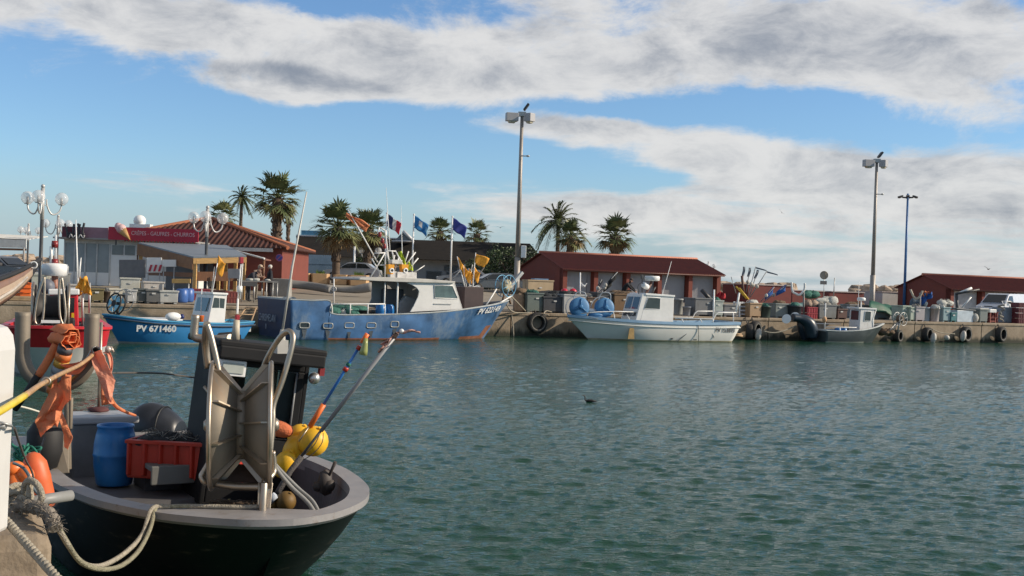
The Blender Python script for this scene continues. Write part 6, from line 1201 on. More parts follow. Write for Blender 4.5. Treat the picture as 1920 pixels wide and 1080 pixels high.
def garage(root, o, L, wd, zg, ze, zr, nd_, doorm, pier=.34, recess=.60, first=0.):
    """row of garages: local x along the front, y back"""
    b = MB(); h0 = zg - .5
    b.prism([(0, 0, h0), (0, wd, h0), (0, wd, ze), (0, wd / 2, zr - .06), (0, 0, ze)], (.2, 0, 0)); b.prism([(L - .2, 0, h0), (L - .2, wd, h0), (L - .2, wd, ze), (L - .2, wd / 2, zr - .06), (L - .2, 0, ze)], (.2, 0, 0))
    b.box((L / 2, wd - .1, (h0 + ze) / 2), (L - .4, .2, ze - h0)); b.box((L / 2, .13, ze - .09), (L - .402, .24, .18)); b.box((L / 2, recess + .45, (h0 + ze) / 2), (L - .5, .1, ze - h0 - .1))
    st = L / nd_
    for k in range(nd_ + 1): x = min(max(k * st, pier / 2), L - pier / 2); b.box((x, recess / 2 - .003, (h0 + ze) / 2), (pier, recess, ze - h0 - .002))
    b.build('wall', redwall, root)
    for k in range(nd_):
        x0, x1 = k * st + (pier if k == 0 else pier / 2), (k + 1) * st - (pier if k == nd_ - 1 else pier / 2)
        b = MB(); n = int((x1 - x0) / .05); rows = [[(x0 + (x1 - x0) * i / n, recess + (.03 if i % 2 else 0), z) for i in range(n + 1)] for z in (h0, ze - .19)]; b.loft(rows, False); b.build('door', doorm, root, fix=False)
    b = MB(); n = int((L + .5) / .17)
    for sg in (0, 1):
        rows = []
        for f in (-.10, .5, 1.0):
            row = []
            for i in range(n * 2 + 1): x = -.2 + (L + .4) * i / (n * 2); y = wd / 2 * f; row.append((x, y if sg == 0 else wd - y, ze + .03 + (zr - ze) * f + (.065 if i % 2 else 0)))
            rows.append(row)
        b.loft(rows, False)
    rf = b.build('roof', terra2, root, solid=.05, fix=False)
    b = MB(); b.tube([(-.1, -.34, ze - .12), (L + .1, -.34, ze - .12)], .06, 6); b.build('gutter', pbr('gutter_brown', (.10, .04, .03), .5), rf)
    b = MB(); b.tube([(-.22, wd / 2, zr + .07), (L + .22, wd / 2, zr + .07)], .12, 8); b.build('ridge_tiles', pbr('ridge_salmon', (.50, .19, .12), .7, var=.15), rf)
def garages():
    dm = pbr('door_grey', (.36, .37, .385), .5, var=.06, vs=1.2); ang = QA
    a = Vector((3.72, 86, 0)); root = thing('garage_row', 'red garage row with five ribbed grey doors and a tiled roof', 'garage', a, ang)
    garage(root, a, 13.6, 7.8, 1.65, P(1055, 503, 86).z, P(1011, 474.5, 89.6).z, 5, dm)
    a = Vector((37.4, 100, 0)); root = thing('gabled_shed', 'red gabled shed with pale doors at the right edge behind the white van', 'shed', a, ang)
    garage(root, a, 22, 6.5, 1.6, P(1786, 541, 100).z, P(1734, 516, 103).z, 6, pbr('door_pale', (.55, .55, .55), .5))
    for px0, px1, py, Y, m, nm, lab in ((1403, 1484, 534, 96, pbr('store_red', (.16, .038, .033), .8), 'flat_store', 'dark red flat roofed store right of the garage row behind leaning poles'), (1486, 1620, 545, 104, pbr('store_red', (.16, .038, .033), .8), 'long_store', 'long low dark red store behind the round sign'), (1655, 1694, 548, 108, greywall, 'grey_store', 'low grey rendered store touching the gabled shed'), (1345, 1404, 560, 102, pbr('store_red', (.16, .038, .033), .8), 'low_wall', 'low dark red wall in front of the boulder breakwater')):
        A, B = P(px0, py, Y), P(px1, py, Y + (px1 - px0) * .018); g = ground_z(A.x, A.y); r = thing(nm, lab, 'building', (A.x, A.y, g)); o = Vector((A.x, A.y, g)); h = A.z - g
        b = MB(); d = Vector((B.x - A.x, B.y - A.y, 0)); back = Vector((-d.y, d.x, 0)).normalized() * (4 if nm != 'low_wall' else .3); b.prism([Vector((0, 0, -.4)), d + Vector((0, 0, -.4)), d + back + Vector((0, 0, -.4)), back + Vector((0, 0, -.4))], (0, 0, h + .4)); b.build('wall', m, r)
        b = MB(); b.prism([Vector((-.08, -.08, h)), d + Vector((.08, -.08, h)), d + back + Vector((.08, .08, h)), back + Vector((-.08, .08, h))], (0, 0, .09)); b.build('coping', pbr('coping_pale', (.42, .36, .34), .7), r)
        if nm == 'flat_store': b = MB(); n = d.normalized(); b.prism([d * .995 + back * .02 + Vector((0, 0, -.3)), d * .995 + back * .98 + Vector((0, 0, -.3)), d * .995 + back * .98 + Vector((0, 0, h - .05)), d * .995 + back * .02 + Vector((0, 0, h - .05))], n * .08); b.build('end_wall', redwall, r)
garages()
def canopy():
    Y = 75; a = at_depth(46, Y); r = thing('beach_canopy', 'white fabric canopy on slim posts cut off by the left edge', 'canopy', a); W = lambda px, py, Yq=Y: P(px, py, Yq) - a
    b = MB(); b.prism([W(-120, 441), W(49, 449), W(49, 465), W(-120, 461)], (0, .06, 0)); b.prism([W(-120, 441), W(49, 449), W(49, 449) + Vector((-.2, 4, .35)), W(-120, 441) + Vector((-.2, 4, .35))], (0, 0, -.04)); b.build('fabric', pbr('canvas_white', (.72, .70, .64), .8), r)
    for px in (45, -60):
        b = MB(); b.tube([W(px, 464), (W(px, 464).x, .05, 0)], .06, 6); b.build('post', pbr('post_grey', (.30, .29, .28), .6), r)
    b = MB(); b.prism([W(-120, 462) + Vector((0, .1, 0)), W(48, 466) + Vector((0, .1, 0)), W(48, 470) + Vector((0, .1, 0)), W(-120, 466) + Vector((0, .1, 0))], (0, .05, 0)); b.build('valance_rail', wooddark, r)
canopy()

# ================================================================== lamps, masts, flags
globe_m = bpy.data.materials.new('clear_globe'); globe_m.use_nodes = True
_b = globe_m.node_tree.nodes['Principled BSDF']; _b.inputs['Base Color'].default_value = (.78, .79, .80, 1); _b.inputs['Alpha'].default_value = .42; _b.inputs['Roughness'].default_value = .12
lampdark = pbr('lamp_post_dark', (.05, .055, .06), .45)
lamp_pale = pbr('lamp_pale', (.56, .55, .53), .4, .3, var=.1)
def globe_lamp(px, Y, ytop, yaw, label, sc=1.):
    a = at_depth(px, Y); top = P(px + 4, ytop, Y).z - a.z; r = thing('globe_lamp', label, 'street lamp', a, yaw, 'globe street lamps on the quay')
    b = MB(); b.tube([(0, 0, 0), (0, 0, .5), (0, 0, top - 1.5)], [.11, .085, .075], 10); b.build('post', lampdark, r)
    b = MB(); b.tube([(0, 0, top - 1.5), (0, 0, top - .15)], .085, 10); b.ball((0, 0, top - .07), .09, 10); st = b.build('upper_post', lamp_pale, r)
    for k in range(3):
        a_ = R(120 * k); u = Vector((math.cos(a_), math.sin(a_), 0)); b = MB(); zc = top - .85
        b.tube(spline([u * .16 + Vector((0, 0, top - .62)), u * .20 + Vector((0, 0, zc - .05)), u * .36 + Vector((0, 0, zc - .36)), u * .56 + Vector((0, 0, zc - .38)), u * .74 + Vector((0, 0, zc - .22)), u * .80 + Vector((0, 0, zc + .02))], 5), .035, 8); b.tube([u * .05 + Vector((0, 0, zc - .02)), u * .2 + Vector((0, 0, zc - .02))], .02, 5); arm = b.build('arm', lamp_pale, r)
        b = MB(); b.ball(u * .80 + Vector((0, 0, zc + .29)), .28, 20); b.build('globe', globe_m, arm)
        b = MB(); b.tube([u * .80 + Vector((0, 0, zc + .02)), u * .80 + Vector((0, 0, zc + .06))], .13, 10); b.tube([u * .80 + Vector((0, 0, zc + .05)), u * .80 + Vector((0, 0, zc + .34))], .05, 8); b.build('socket', lamp_pale, arm)
globe_lamp(74, 50, 346, R(160), 'nearest and tallest three globe street lamp at the far left')
globe_lamp(384, 57, 386, R(158), 'three globe street lamp standing in front of the tiled kiosk roof')
globe_lamp(106, 76, 403, R(60), 'three globe street lamp just right of the tallest one')
globe_lamp(51, 98, 419, R(5), 'small distant three globe street lamp left of the tallest one')
globe_lamp(690, 96, 457, R(-10), 'three globe street lamp half hidden by palms before the dark roof')
globe_lamp(1326, 150, 490, R(15), 'tiny distant three globe street lamp over the right end of the garage roof')
def flood_mast(px, Y, ytop, label, box=True):
    a = at_depth(px, Y); H = P(px + (530 - ytop) * .033 + 3, ytop, Y).z - a.z; r = thing('flood_mast', label, 'light mast', a, 0, 'floodlight masts on the quay')
    b = MB(); b.tube([(0, 0, 0), (0, 0, H * .27)], [.17, .165], 6); b.tube([(0, 0, H * .27), (0, 0, H)], [.13, .085], 8); m_ = pbr('mast_grey', (.34, .31, .28), .55, .35, var=.12, vs=2); b.build('pole', m_, r)
    b = MB(); b.tube([(-.5, 0, H + .02), (.45, 0, H + .02)], .10, 8); b.box((0, 0, H + .05), (.4, .3, .22)); hd = b.build('head_bracket', galv, r)
    for x, y, ry, nm in ((-.52, -.05, 0, 'a'), (.38, -.1, .25, 'b')):
        b = MB(); b.box((x, y, H - .12), (.62 if x < 0 else .42, .42, .42), rz=.2 if x < 0 else .9); b.mat(1).box((x, y - .02, H - .36), (.44 if x < 0 else .32, .32, .14), rz=.2 if x < 0 else .9, taper=.7); b.build('floodlight', [pbr('flood_case', (.40, .39, .40), .5, var=.05), pbr('flood_glass', (.52, .47, .36), .2)], hd, bevel=.02)
    b = MB(); b.box((.20, 0, H + .42), (.12, .42, .40), ry=R(35)); b.build('floodlight_back', dark, hd, bevel=.02)
    b = MB(); b.tube([(0, -.1, H * .79), (.32, -.15, H * .79)], .03, 5); b.ball((.36, -.15, H * .79), .07, 8, (1.5, 1, .8)); b.build('camera_arm', galv, r)
    if box: b = MB(); b.box((.30, -.08, H * .30), (.26, .3, .62)); b.build('control_box', whiteclean, r, bevel=.02)
flood_mast(967, 60, 216, 'floodlight mast with a white control box standing left of the garage row')
flood_mast(1634, 72, 303, 'floodlight mast right of the round sign behind the grey boat', False)
def blue_mast():
    Y = 105; a = at_depth(1695, Y); H = P(1702, 363, Y).z - a.z; r = thing('blue_mast', 'tall blue mast with a ring of small floodlights beside the gabled shed', 'light mast', a); m_ = pbr('mast_blue', (.06, .17, .38), .45)
    b = MB(); b.tube([(0, 0, 0), (0, 0, H)], [.13, .09], 10); b.build('pole', m_, r)
    b = MB(); b.torus((0, 0, H - .35), .45, .05, (0, 0, 1), 20, 6); h = b.build('ring', dark, r)
    for k in range(6):
        a_ = R(60 * k + 12); b = MB(); b.box((math.cos(a_) * .72, math.sin(a_) * .72, H - .28), (.42, .3, .12), rz=a_, ry=R(18)); b.build('floodlight', dark, h, bevel=.02)
blue_mast()
def flagpole(px, Y, ytop, mats, label, kind):
    a = at_depth(px, Y); top = P(px + 2, ytop, Y).z - a.z; r = thing('flagpole', label, 'flagpole', a, 0, 'white flagpoles in front of the dark roofed building')
    b = MB(); b.tube([(0, 0, 0), (0, 0, top)], [.075, .05], 8); b.ball((0, 0, top + .03), .08, 8); b.build('pole', whiteclean, r)
    b = MB(); wd, ht = 1.12, .95; nx, ny = 12, 8; rows = []
    for i in range(nx + 1):
        f = i / nx; rows.append([Vector((.06 + wd * f * (.96 - .12 * (j / ny)), .13 * math.sin(f * 8 + j * .5), top - .06 - ht * (j / ny) * (1 - .10 * f) - .85 * f * (.62 + .2 * f) + .04 * math.sin(f * 9 + j))) for j in range(ny + 1)])
    b.loft(rows)
    for i in range(len(b.f)):
        cx, cy = (i // ny) / nx, (i % ny) / ny
        if kind == 'fr': b.mi[i] = 0 if cx < .34 else 1 if cx < .62 else 2
        elif kind == 'eco': b.mi[i] = 1 if .28 < cx < .52 and .1 < cy < .6 else 2 if (cx > .75 and .2 < cy < .7) else 0
    b.build('flag', mats, r, solid=.01, fix=False)
flagpole(721, 90, 400, [pbr('flag_navy', (.02, .03, .10), .8), pbr('flag_white', (.62, .62, .62), .8), pbr('flag_red', (.52, .03, .05), .8)], 'flagpole flying a blue white and red tricolour', 'fr')
flagpole(772, 90, 403, [pbr('flag_blue', (.02, .17, .42), .8), pbr('flag_white', (.62, .62, .62), .8), pbr('flag_cyan', (.2, .42, .58), .8)], 'flagpole flying a bright blue flag with a white emblem', 'eco')
flagpole(844, 90, 407, [pbr('flag_indigo', (.035, .05, .26), .8)], 'flagpole flying a plain indigo flag', 'eu')
a = at_depth(663, 90); b = MB(); b.tube([(0, 0, 0), (0, 0, P(663, 462, 90).z - a.z)], .085, 8); o = b.build('flagpole', whiteclean); o.location = a; tag(o, 'bare white pole between the two palms near the silver car', 'pole')
def round_sign():
    a = at_depth(1544, 92); r = thing('round_sign', 'back of a round road sign with a small plate below on a post', 'road sign', a); W = lambda px, py: P(px, py, 92) - a
    c = W(1545, 516); b = MB(); b.tube([(0, .04, 0), (0, .04, c.z + .3)], .03, 6); b.build('post', galv, r)
    b = MB(); b.lathe([(.32, 0), (.32, .02)], (c.x, 0, c.z), (0, -1, 0), 24); b.tube([(c.x - .15, -.03, c.z + .25), (c.x + .12, -.03, c.z + .25), (c.x + .12, -.03, c.z - .25)], .025, 5); b.torus((c.x, -.02, c.z), .31, .025, (0, 1, 0), 24, 6); b.build('disc', pbr('sign_back', (.30, .27, .22), .5, .3), r)
    q = W(1544, 530); b = MB(); b.box((q.x, 0, q.z), (.52, .03, .28)); b.build('plate', pbr('plate_back', (.24, .22, .20), .5, .3), r)
round_sign()

# ================================================================== palms and shrub
leafg = pbr('palm_leaf', (.10, .125, .05), .55, var=.45, vs=1.5); leafd = pbr('palm_dead', (.28, .19, .09), .8, var=.4, vs=2); leafy = pbr('palm_leaf_light', (.18, .185, .075), .55, var=.35, vs=1.5)
trunk_m = pbr('palm_trunk', (.115, .08, .055), .9, var=.4, vs=4, bump=1., bs=9)
def palm(px, Y, yc, rpx, label, kind='fan', seed=1, wide=11, dead=.28, nf=36, lean=0., skirt=True):
    rg = random.Random(seed); a = at_depth(px, Y); c = P(px + (530 - yc) * .033, yc, Y) - a; r = 1.22 * rpx * Y / F; c.x += lean; nf = int(nf * .8); c.y = 0
    root = thing('palm_tree', label, 'palm tree', a, 0, 'palm trees behind the quay'); tw = .72 * wide * Y / F
    b = MB(); n = 14; pts = [Vector((c.x * (k / n) ** 1.6, 0, -.2 + (c.z + .2) * k / n)) for k in range(n + 1)]
    b.tube(pts, [tw * (1.18 - .25 * k / n + (.10 if k % 2 else 0) + (.25 if k > n - 4 and kind == 'fan' else 0)) for k in range(n + 1)], 10)
    if kind == 'fan':
        for k in range(90):                               # old leaf bases
            f = rg.uniform(.35, 1); p = Vector((c.x * f ** 1.6, 0, c.z * f)); q = rg.uniform(0, 6.28); u = Vector((math.cos(q), math.sin(q), 0)); b.tube([p + u * tw * .9, p + u * tw * 1.35 + Vector((0, 0, .10)), p + u * tw * 1.5 + Vector((0, 0, .24))], [.05, .04, .015], 4)
    b.build('trunk', trunk_m, root)
    def frond(b, el, az_, mi, L):
        b.mat(mi); u = Vector((math.cos(az_) * math.cos(el), math.sin(az_) * math.cos(el), math.sin(el))); s = u.cross(Vector((0, 0, 1))).normalized(); nrm = s.cross(u)
        if kind == 'fan':
            pl = L * .54; tip = c + u * pl + Vector((0, 0, -.06 * pl)); b.tube([c, c + u * pl * .5, tip], [.035, .025, .018], 4)
            nb = 14; fold = rg.uniform(.25, .6)
            for k in range(nb):
                t = (k / (nb - 1) - .5) * R(205); d = (u * math.cos(t) + s * math.sin(t) + nrm * (fold * (abs(math.sin(t)) - .4))).normalized(); ll = L * .52 * (1 - .22 * abs(t) / R(105)) * rg.uniform(.85, 1.12)
                e = d.cross(nrm).normalized() * (.060 * L / 1.7); m_ = tip + d * ll * .55; dr = Vector((0, 0, -1)) * ll * rg.uniform(.05, .34)
                i = [b._v(p) for p in (tip + e * .3, tip - e * .3, m_ - e, m_ + e, tip + d * ll + dr)]; b._f((i[0], i[1], i[2], i[3])); b._f((i[3], i[2], i[4]))
        else:
            n = 12; pr = []
            for k in range(n + 1):
                f = k / n; pr.append(c + u * L * f * (1 - .12 * f) + Vector((0, 0, -1)) * L * (.55 * f * f * (1.1 - max(0, math.sin(el)) * .65)) + Vector((.10 * L * f * f, 0, 0)))
            b.tube(pr, [.04 * (1 - .8 * k / n) for k in range(n + 1)], 4)
            for k in range(2, n * 3):
                f = k / (n * 3); i0 = int(f * n); p = pr[i0].lerp(pr[min(n, i0 + 1)], f * n - i0); tg = (pr[min(n, i0 + 1)] - pr[i0]).normalized() if i0 < n else u; ss = tg.cross(Vector((0, 0, 1))).normalized()
                for sg in (-1, 1):
                    d = (tg * .75 + ss * sg * .75 + Vector((0, 0, rg.uniform(-.35, .25)))).normalized(); ll = L * .24 * (1 - .55 * f) * rg.uniform(.8, 1.15); e = Vector((0, 0, 1)).cross(d).normalized() * .028
                    i = [b._v(q) for q in (p + e, p - e, p + d * ll * .6 - e + Vector((0, 0, -.01)), p + d * ll * .6 + e, p + d * ll + Vector((0, 0, -ll * .15)))]; b._f((i[0], i[1], i[2], i[3])); b._f((i[3], i[2], i[4]))
    b = MB(); 
    for k in range(nf):
        f = (k + .5) / nf; el = R(86 - 122 * f ** .9) + rg.uniform(-.15, .15); az_ = k * 2.39996 + rg.uniform(-.3, .3); frond(b, el, az_, 0 if rg.random() < .65 else 1, r * rg.uniform(.86, 1.12))
    b.build('crown', [leafg, leafy], root, fix=False)
    if skirt and dead:
        b = MB()
        for k in range(int(nf * dead)):
            el = R(rg.uniform(-72, -25)); frond(b, el, rg.uniform(0, 6.28), 0, r * rg.uniform(.7, .95))
        b.build('dead_skirt', leafd, root, fix=False)
palm(448, 112, 370, 29, 'slim tall feather palm behind the tiled kiosk roof', 'feather', 3, 4.2, 0, 34, skirt=False)
palm(413, 100, 407, 30, 'fan palm half hidden by the kiosk roof and the globe lamp', 'fan', 4, 8, .2, 34)
palm(516, 86, 372, 47, 'tallest fan palm with a thick shaggy trunk right of the kiosk', 'fan', 5, 11, .3, 50)
palm(537, 120, 412, 14, 'small drooping fan palm behind the thickest trunk', 'fan', 6, 4, .6, 16)
palm(629, 82, 425, 46, 'broad fan palm in front of the dark roofed building', 'fan', 7, 9, .35, 54)
palm(688, 94, 430, 40, 'fan palm right behind the broad one beside the tricolour flag', 'fan', 8, 9, .45, 46)
palm(822, 128, 434, 27, 'fan palm crown showing over the dark roof beside the blue flag', 'fan', 9, 7, .1, 36)
palm(892, 128, 438, 27, 'fan palm crown showing over the dark roof right of the indigo flag', 'fan', 10, 7, .1, 32)
palm(1043, 108, 416, 52, 'wind swept feather palm behind the left end of the garage roof', 'feather', 12, 5, 0, 42, skirt=False)
palm(1067, 104, 442, 31, 'fan palm directly right of the feather palm behind the garage', 'fan', 13, 8, .4, 40)
palm(1151, 106, 442, 38, 'lone fan palm behind the middle of the garage roof', 'fan', 14, 11, .3, 46)
def shrub(px, Y, yt, w_m, label, seed):
    rg = random.Random(seed); a = at_depth(px, Y); h = P(px, yt, Y).z - a.z; r = thing('shrub', label, 'shrub', a)
    b = MB()
    for k in range(7): q = rg.uniform(0, 6.28); b.tube([(0, 0, 0), (math.cos(q) * .3, math.sin(q) * .3, h * .4), (math.cos(q) * w_m * .35, math.sin(q) * .8, h * .75)], [.09, .06, .02], 5)
    b.build('stem', trunk_m, r)
    b = MB(); cl = [(rg.uniform(-.5, .5) * w_m, rg.uniform(-.4, .4) * 2, h * rg.uniform(.15, .86), rg.uniform(.5, .9)) for _ in range(26)]
    for k in range(5200):
        x, y, z, rr = cl[rg.randrange(len(cl))]; d = Vector((rg.gauss(0, 1), rg.gauss(0, 1), rg.gauss(0, 1))).normalized() * rr * rg.uniform(.6, 1.08); p = Vector((x, y, z)) + d; p.z = max(.05, p.z); u = Vector((rg.gauss(0, 1), rg.gauss(0, 1), rg.gauss(0, .6))).normalized() * rg.uniform(.07, .13); v = u.cross(Vector((rg.gauss(0, 1), rg.gauss(0, 1), rg.gauss(0, 1)))).normalized() * .05
        b.mat(0 if rg.random() < .8 else 1); i = [b._v(q) for q in (p - u, p + v, p + u, p - v)]; b._f(i)
    b.build('foliage', [pbr('shrub_leaf', (.030, .055, .018), .5, var=.5, vs=1), pbr('shrub_leaf_light', (.075, .11, .035), .45, var=.4, vs=1)], r, fix=False)
shrub(955, 96, 462, 3.6, 'dense dark green shrub in front of the dark roofed building behind the mast', 3)
shrub(905, 98, 492, 2.6, 'lower dark shrub left of the dense one', 4)
shrub(700, 97, 486, 2.6, 'dark bush under the fan palms', 5)
# ================================================================== people
def skin_figure(verts, edges, radii, parts, mats, name, parent, sub=1):
    """one continuous body: skeleton -> skin -> mesh; parts gives a material index per edge"""
    me = bpy.data.meshes.new(name); me.from_pydata(verts, edges, []); o = bpy.data.objects.new(name, me); COL.objects.link(o)
    sk = o.modifiers.new('k', 'SKIN'); sk.use_smooth_shade = True
    lay_ = me.skin_vertices[0].data
    for i, r in enumerate(radii): lay_[i].radius = (r, r) if not isinstance(r, tuple) else r; lay_[i].use_root = (i == 0)
    su = o.modifiers.new('s', 'SUBSURF'); su.levels = su.render_levels = sub
    dg = bpy.context.evaluated_depsgraph_get(); nm = bpy.data.meshes.new_from_object(o.evaluated_get(dg)); bpy.data.objects.remove(o)
    nm.materials.clear()
    for m in mats: nm.materials.append(m)
    V = [Vector(v) for v in verts]
    for p in nm.polygons:
        c = p.center; best = (9e9, 0)
        for (a, b_), mi in zip(edges, parts):
            d = V[b_] - V[a]; t_ = max(0, min(1, (c - V[a]).dot(d) / max(1e-9, d.length_squared))); q = (V[a] + d * t_ - c).length / (.5 * ((radii[a] if not isinstance(radii[a], tuple) else radii[a][0]) + (radii[b_] if not isinstance(radii[b_], tuple) else radii[b_][0])))
            if q < best[0]: best = (q, mi)
        p.material_index = best[1]; p.use_smooth = True
    nm.name = name; r = bpy.data.objects.new(name, nm); COL.objects.link(r); r.parent = parent; return r
skin_m = pbr('skin', (.50, .27, .19), .55, var=.08)
def person(loc, rz, label, pose, top, legs, hair_m, shoes=None, cap=None, scale=1.):
    """pose: dict of joints in metres, x forward, y left, z up from the feet"""
    J = dict(pelvis=(0, 0, .95), waist=(0, 0, 1.10), chest=(.02, 0, 1.34), neck=(.0, 0, 1.50), head=(.03, 0, 1.60), crown=(.03, 0, 1.72),
             shl=(0, .19, 1.42), shr=(0, -.19, 1.42), ell=(-.02, .25, 1.14), elr=(-.02, -.25, 1.14), wrl=(.10, .24, .92), wrr=(.10, -.24, .92),
             hil=(0, .10, .92), hir=(0, -.10, .92), knl=(.02, .11, .50), knr=(.02, -.11, .50), anl=(-.02, .12, .09), anr=(-.02, -.12, .09), tol=(.16, .14, .04), tor=(.16, -.14, .04))
    J.update(pose); J = {k: Vector(v) * scale for k, v in J.items()}
    names = list(J); names.sort(key=lambda k: k != 'pelvis'); idx = {k: i for i, k in enumerate(names)}
    rad = dict(pelvis=(.175, .14), waist=(.175, .14), chest=(.20, .15), neck=.060, head=.088, crown=.070, shl=.088, shr=.088, ell=.062, elr=.062, wrl=.036, wrr=.036, hil=.095, hir=.095, knl=.065, knr=.065, anl=.047, anr=.047, tol=.036, tor=.036)
    E = [('pelvis', 'waist', 1), ('waist', 'chest', 1), ('chest', 'neck', 1), ('neck', 'head', 0), ('head', 'crown', 0), ('chest', 'shl', 1), ('chest', 'shr', 1), ('shl', 'ell', 1), ('shr', 'elr', 1), ('ell', 'wrl', 1), ('elr', 'wrr', 1),
         ('pelvis', 'hil', 2), ('pelvis', 'hir', 2), ('hil', 'knl', 2), ('hir', 'knr', 2), ('knl', 'anl', 2), ('knr', 'anr', 2), ('anl', 'tol', 3), ('anr', 'tor', 3)]
    verts = [J[k] for k in names]; radii = [rad[k] for k in names]; edges = [(idx[a], idx[b]) for a, b, _ in E]; parts = [m for *_, m in E]
    for s_ in ('l', 'r'):                              # palm, four fingers and a thumb
        w_, e_ = J['wr' + s_], J['el' + s_]; d = (w_ - e_).normalized(); side = d.cross(Vector((0, 0, 1))); side = side.normalized() if side.length > .1 else Vector((0, 1, 0)); pn = side.cross(d)
        verts.append(w_ + d * .075); radii.append((.036, .018)); pi_ = len(verts) - 1; edges.append((idx['wr' + s_], pi_)); parts.append(0)
        for k, ln in enumerate((.070, .082, .077, .060)):
            b0 = w_ + d * .09 + side * (.030 - .020 * k); verts.append(b0); radii.append(.010); edges.append((pi_, len(verts) - 1)); parts.append(0)
            verts.append(b0 + d * ln * .6 - pn * .012); radii.append(.009); edges.append((len(verts) - 2, len(verts) - 1)); parts.append(0)
            verts.append(b0 + d * ln * .9 - pn * .032); radii.append(.008); edges.append((len(verts) - 2, len(verts) - 1)); parts.append(0)
        verts.append(w_ + d * .05 + side * .05); radii.append(.011); edges.append((idx['wr' + s_], len(verts) - 1)); parts.append(0)
        verts.append(w_ + d * .085 + side * .062 - pn * .012); radii.append(.009); edges.append((len(verts) - 2, len(verts) - 1)); parts.append(0)
    root = thing('person', label, 'person', loc, rz)
    body = skin_figure(verts, edges, radii, parts, [skin_m, top, legs, shoes or dark], 'body', root)
    h, cr = J['head'], J['crown']; up = (cr - h).normalized(); f = (Vector((1, 0, 0)) - up * up.x).normalized(); lf = up.cross(f)
    hd = MB(); mid = h + up * .045
    hd.ball(mid + f * .098 - up * .02, .018, 8, (1.2, .8, 1.3))
    for sg in (-1, 1): hd.ball(mid + lf * .090 * sg, .024, 8, (.7, .4, 1.2))
    hd.mat(1)
    for sg in (-1, 1): hd.ball(mid + f * .086 + lf * .032 * sg + up * .015, .011, 6)
    hd.mat(2).ball(mid + f * .083 - up * .058, .018, 8, (.5, 1.3, .4))
    hd.build('face', [skin_m, pbr('eye', (.03, .025, .02), .3), pbr('lip', (.38, .14, .12), .5)], body)
    hb = MB(); hb.ball(mid + up * .055 - f * .018, .105, 14, (1.0, .93, .78), .03, random.Random(1)); hb.ball(mid - f * .052 + up * .005, .078, 12, (.7, 1.05, 1.0)); hb.build('hair', hair_m, root)
    if cap: cbm = MB(); cbm.lathe([(.11, 0), (.112, .03), (.09, .085), (.02, .11)], mid + up * .045, up, 14); cbm.box(mid + f * .13 + up * .05, (.10, .15, .012)); cbm.build('cap', cap, root)
    b = MB(); b.torus(J['waist'] - Vector((0, 0, .08)), .135, .02, (0, 0, 1), 18, 6); b.build('hem', top, root)
    b = MB(); b.torus(J['neck'] - up * .015, .062, .017, up, 14, 6); b.build('collar', top, root)
    return root
gh = pbr('hair_grey', (.42, .40, .37), .8, var=.2, vs=20); wh = pbr('hair_white', (.62, .59, .54), .8, var=.15, vs=20); dh = pbr('hair_dark', (.05, .035, .03), .8)
pa = on_quay(505, 4.6); person(pa, R(205), 'person with white hair in a dark sweater at the right of the steel table', dict(wrl=(.27, .16, 1.02), wrr=(.25, -.15, 1.04), ell=(.03, .26, 1.13), elr=(.03, -.26, 1.13)), pbr('sweater_dark', (.018, .02, .028), .85, bump=.3, bs=60), pbr('jeans_dark', (.05, .04, .045), .8), wh)
pb_ = on_quay(478, 5.6); person(pb_, R(-15), 'person in a mottled tan jacket and pale cap behind the steel table', dict(chest=(.08, 0, 1.33), neck=(.14, 0, 1.47), head=(.21, 0, 1.55), crown=(.24, 0, 1.66), shl=(.09, .19, 1.40), shr=(.09, -.19, 1.40), ell=(.16, .24, 1.15), elr=(.16, -.24, 1.15), wrl=(.38, .10, 1.14), wrr=(.38, -.10, 1.14)), pbr('jacket_tan', (.24, .17, .13), .85, var=.45, vs=7), pbr('trousers_grey', (.20, .18, .15), .85), gh, cap=pbr('cap_tan', (.50, .38, .28), .8))
pc = on_quay(464, 4.2); person(pc, R(-5), 'person in a dark jacket bending over the left end of the steel table', dict(waist=(.05, 0, 1.09), chest=(.24, 0, 1.27), neck=(.36, 0, 1.36), head=(.45, 0, 1.39), crown=(.55, 0, 1.44), shl=(.27, .19, 1.33), shr=(.27, -.19, 1.33), ell=(.33, .23, 1.08), elr=(.33, -.23, 1.08), wrl=(.45, .14, .93), wrr=(.45, -.12, .93)), pbr('jacket_dark', (.035, .034, .045), .8, var=.3), pbr('trousers_dark', (.04, .04, .045), .85), pbr('hair_brown', (.20, .12, .09), .8))
# the fourth sits on the brown tub behind the white boat
ps = on_quay(1168, 2.2); zt = P(1172, 551, ps.y).z
person(Vector((ps.x, ps.y, zt - .47)), R(-20), 'person in black crouching on the nets above the brown tub working forward', dict(pelvis=(-.05, 0, .56), waist=(.02, 0, .70), chest=(.20, 0, .92), neck=(.30, 0, 1.05), head=(.37, 0, 1.13), crown=(.41, 0, 1.24), shl=(.22, .19, .98), shr=(.22, -.19, .98), ell=(.42, .24, .80), elr=(.42, -.24, .80), wrl=(.62, .12, .62), wrr=(.62, -.12, .62), hil=(-.02, .10, .54), hir=(-.02, -.10, .54), knl=(.36, .16, .66), knr=(.36, -.16, .66), anl=(.28, .16, .52), anr=(.28, -.16, .52), tol=(.44, .18, .49), tor=(.44, -.18, .49)), pbr('jacket_black', (.014, .014, .017), .8), pbr('trousers_black', (.02, .02, .022), .8), dh)
